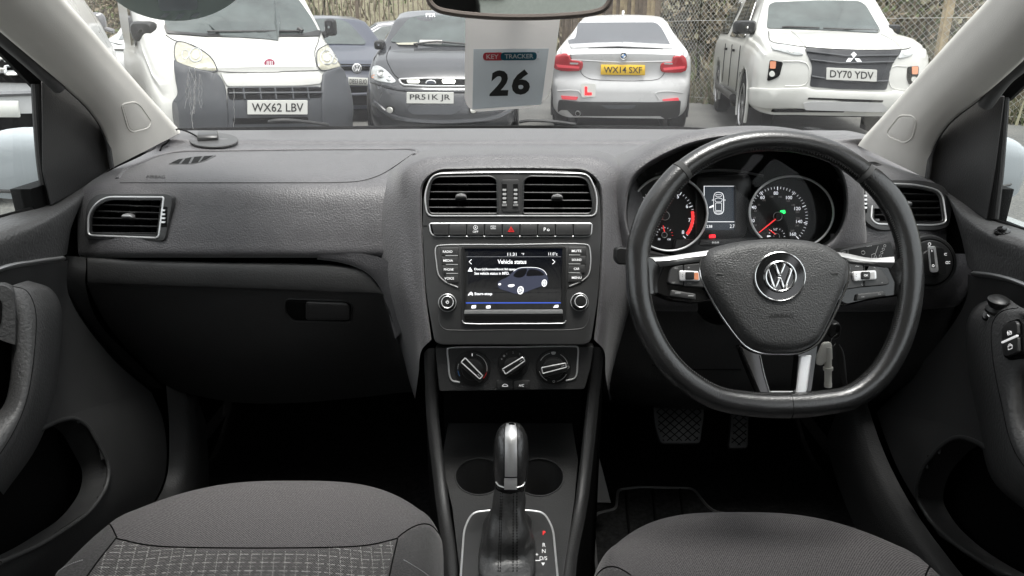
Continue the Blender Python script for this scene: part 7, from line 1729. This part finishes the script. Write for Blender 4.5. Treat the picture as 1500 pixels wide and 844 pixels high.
for o_, a in ((rpoly([(1128, 88), (1147, 91), (1142, 112), (1132, 117), (1124, 119)], [3, 3, 5, 4, 3]), (1132.5, 95)), (rpoly([(1329, 98), (1345, 97), (1344, 112), (1332, 125), (1328, 114)], 3), (1338.5, 103))):
    h = c.patch('fog_lamp_pod', o_, -.005, .010, 'outdark', step=7)
    c.part('fog_lamp', lambda q: (q.plate(c.skin, rpoly([(a[0] - 4, a[1] - 5), (a[0] + 5, a[1] - 5), (a[0] + 4, a[1] + 6), (a[0] - 4, a[1] + 6)], 1.5), .009, .016, 'amber', step=6), q.plate(c.skin, circ(a[0] - 1, a[1] + 13.5, 4.2, n=18), .009, .016, 'lens_inner')), h)
c.part('bonnet_shut_line', lambda q: (q.ptube(c.skin, dens(c2([(1126, 46), (1128, 60), (1150, 65), (1178, 69), (1250, 73), (1322, 72.5), (1334, 70)], 3, False), 8), .005, .002, 'outblack', closed=False, seg=5), q.ptube(c.skin, dens(c2([(1160, 46), (1172, 58), (1180, 68)], 3, False), 8), .006, .004, 'paint_white', closed=False, seg=5), q.ptube(c.skin, dens(c2([(1290, 50), (1312, 62), (1320, 71)], 3, False), 8), .006, .004, 'paint_white', closed=False, seg=5)))
c.part('wing_recess', lambda q: (q.ptube(c.skin, dens(c2([(1147, 90), (1180, 92), (1186, 104), (1180, 124), (1150, 126)], 3, False), 8), .008, .0, 'paint_white', closed=False, seg=5), q.ptube(c.skin, dens(c2([(1328, 98), (1308, 98), (1302, 112), (1306, 128), (1326, 132)], 3, False), 8), .008, .0, 'paint_white', closed=False, seg=5)))
K = Plane(c.skin(1251, 84, .03), c.M.to_3x3() @ V((0, -1, .1)))
def diamonds(q):
    for a in ([(1251, 76), (1255, 80), (1251, 85), (1247, 80)], [(1250, 85.5), (1246, 90.5), (1239.5, 90.5), (1243.5, 85)], [(1252.5, 85.5), (1259, 86), (1262.5, 91), (1256, 91)]): q.plate(K, a, -.02, .006, 'lcd_white', bev=.4)
c.part('emblem', diamonds)
c.numplate(1247.5, 109.5, 74, 17.5, 'DY70 YDV', dy=.035, rot=.045)
c.patch('bumper', rpoly([(1098, 128), (1130, 130), (1182, 128), (1190, 132), (1300, 136), (1310, 132), (1345, 140), (1340, 165), (1300, 160), (1180, 158), (1160, 156), (1120, 158), (1100, 152)], [5, 8, 5, 5, 5, 5, 6, 6, 6, 8, 5, 8, 6]), -.01, .035, 'paint_white', step=10, bev=1.5)
c.patch('air_intake', rpoly([(1184, 143), (1292, 147), (1290, 149), (1182, 146)], 1), .033, .038, 'outdark', step=10)
c.patch('skid_plate', rpoly([(1176, 150), (1192, 147), (1290, 150), (1300, 160), (1290, 161), (1180, 158)], 2), .033, .045, 'paint_offwhite', step=10)
c.patch('underbumper', rpoly([(1130, 160), (1180, 159), (1290, 162), (1296, 174), (1130, 172)], 3), .0, .01, 'outdark', step=10)
c.doormirror(1091, 40, 33, 19, -1.0, 1.35, 'outblack'); c.doormirror(1307, 44, 22, 15, 1.0, 1.35, 'outblack')
sw_ = lambda y, z, h: c.M @ V((-(.885 - (z - 1.10) * .34) - h, y, z))
for a in ([(1.55, 1.14), (1.98, 1.60), (2.35, 1.66), (2.35, 1.14)], [(2.43, 1.14), (2.43, 1.66), (3.1, 1.66), (3.2, 1.15)], [(3.6, 1.18), (3.6, 1.64), (4.7, 1.60), (4.8, 1.18)]): c.part('side_window', lambda q: q.plate(sw_, rpoly(a, .05), .0, .012, 'carglass_side'))
c.part('running_board', lambda q: q.tube([c.M @ V((-.95, y, .42)) for y in (1.5, 2.4, 3.5)], .045, 'outblack', 10))
sd2 = lambda y, z, h: c.M @ V((-.922 - h, y, z))
c.part('door_shut_line', lambda q: [q.tube([sd2(y, z, .001) for z in (.5, .8, 1.05)], .006, 'outblack', 5) for y in (1.48, 2.39, 3.25)])
for y in (2.15, 3.05): c.part('door_handle', lambda q: q.box(c.M @ V((-.935, y, .98)), (.03, .16, .03), 'outblack', rot=c.M.to_3x3()))

# --- white car with a black grille through the left side window --------------
P = dict(W=.92, zb=.22, roofw=.66, gh=.6, paint='paint_offwhite',
    st=[(0, .86, .92, 1.06), (.15, .91, .98, 1.12), (.9, .92, 1.04, 1.20), (1.1, .92, 1.05, 1.24), (1.75, .92, 1.07, 1.62), (2.3, .92, 1.08, 1.68), (3.9, .90, 1.08, 1.60), (4.2, .86, 1.0, 1.3)],
    nose=nosef([(.2, .08), (.45, .0), (.95, .0), (1.06, .1)], .22, 3), tail=nosef([(.2, 0)], .1))
c = Car('parked_car', 'white car with a black grille of rounded chrome links, seen through the left side window', 'car', (-3.95, 5.0), 24, P, (.85, 3.4), wr=.35)
c.patch('grille', rpoly([(-160, 74), (58, 84), (58, 122), (-160, 118)], 6), .0, .012, 'outdark', step=16)
def links(q):
    for r in range(2):
        for k in range(6):
            x = -96 + k * 26; y = 86 + r * 16 + (2 if k > 2 else 0); q.ptube(c.skin, rpoly([(x, y - 4), (x + 17, y - 4), (x + 17, y + 5), (x, y + 5)], 3), .010, .018, 'chrome', seg=6)
            q.ptube(c.skin, [(x + 17, y), (x + 26, y)], .010, .018, 'galv', closed=False, seg=5)
c.part('grille_links', links)
c.part('number_plate', lambda q: q.plate(Plane(c.skin(-20, 160, .05), c.M.to_3x3() @ V((0, -1, 0))), rpoly([(-70, 148), (27, 148), (30, 172), (-70, 172)], 2), -.01, .004, 'plate_white', bev=.5))
c.patch('lower_grille', rpoly([(-160, 170), (60, 166), (60, 210), (-160, 210)], 8), .0, .012, 'outdark', step=16)
c.part('bumper_crease', lambda q: q.ptube(c.skin, dens([(-150, 138), (0, 138), (60, 136)], 12), .02, .0, 'paint_grey', closed=False, seg=6))

# --- added for the mirror: pale wall behind, low and white for fill light ---
t = thing('added_wall', 'pale wall added behind the car for the mirror reflection and fill light', 'wall', (0, -9, 0)); q = MB(); q.box((0, -9.2, 1.3), (24, .3, 2.6), 'post_white'); q.build('wall_face', t)
q = MB()
for x in (-5, -1.5, 2, 5.5): q.box((x, -9.03, 1.5), (1.4, .06, 1.1), 'carglass_dark', bev=.01)
q.build('window_row', t)
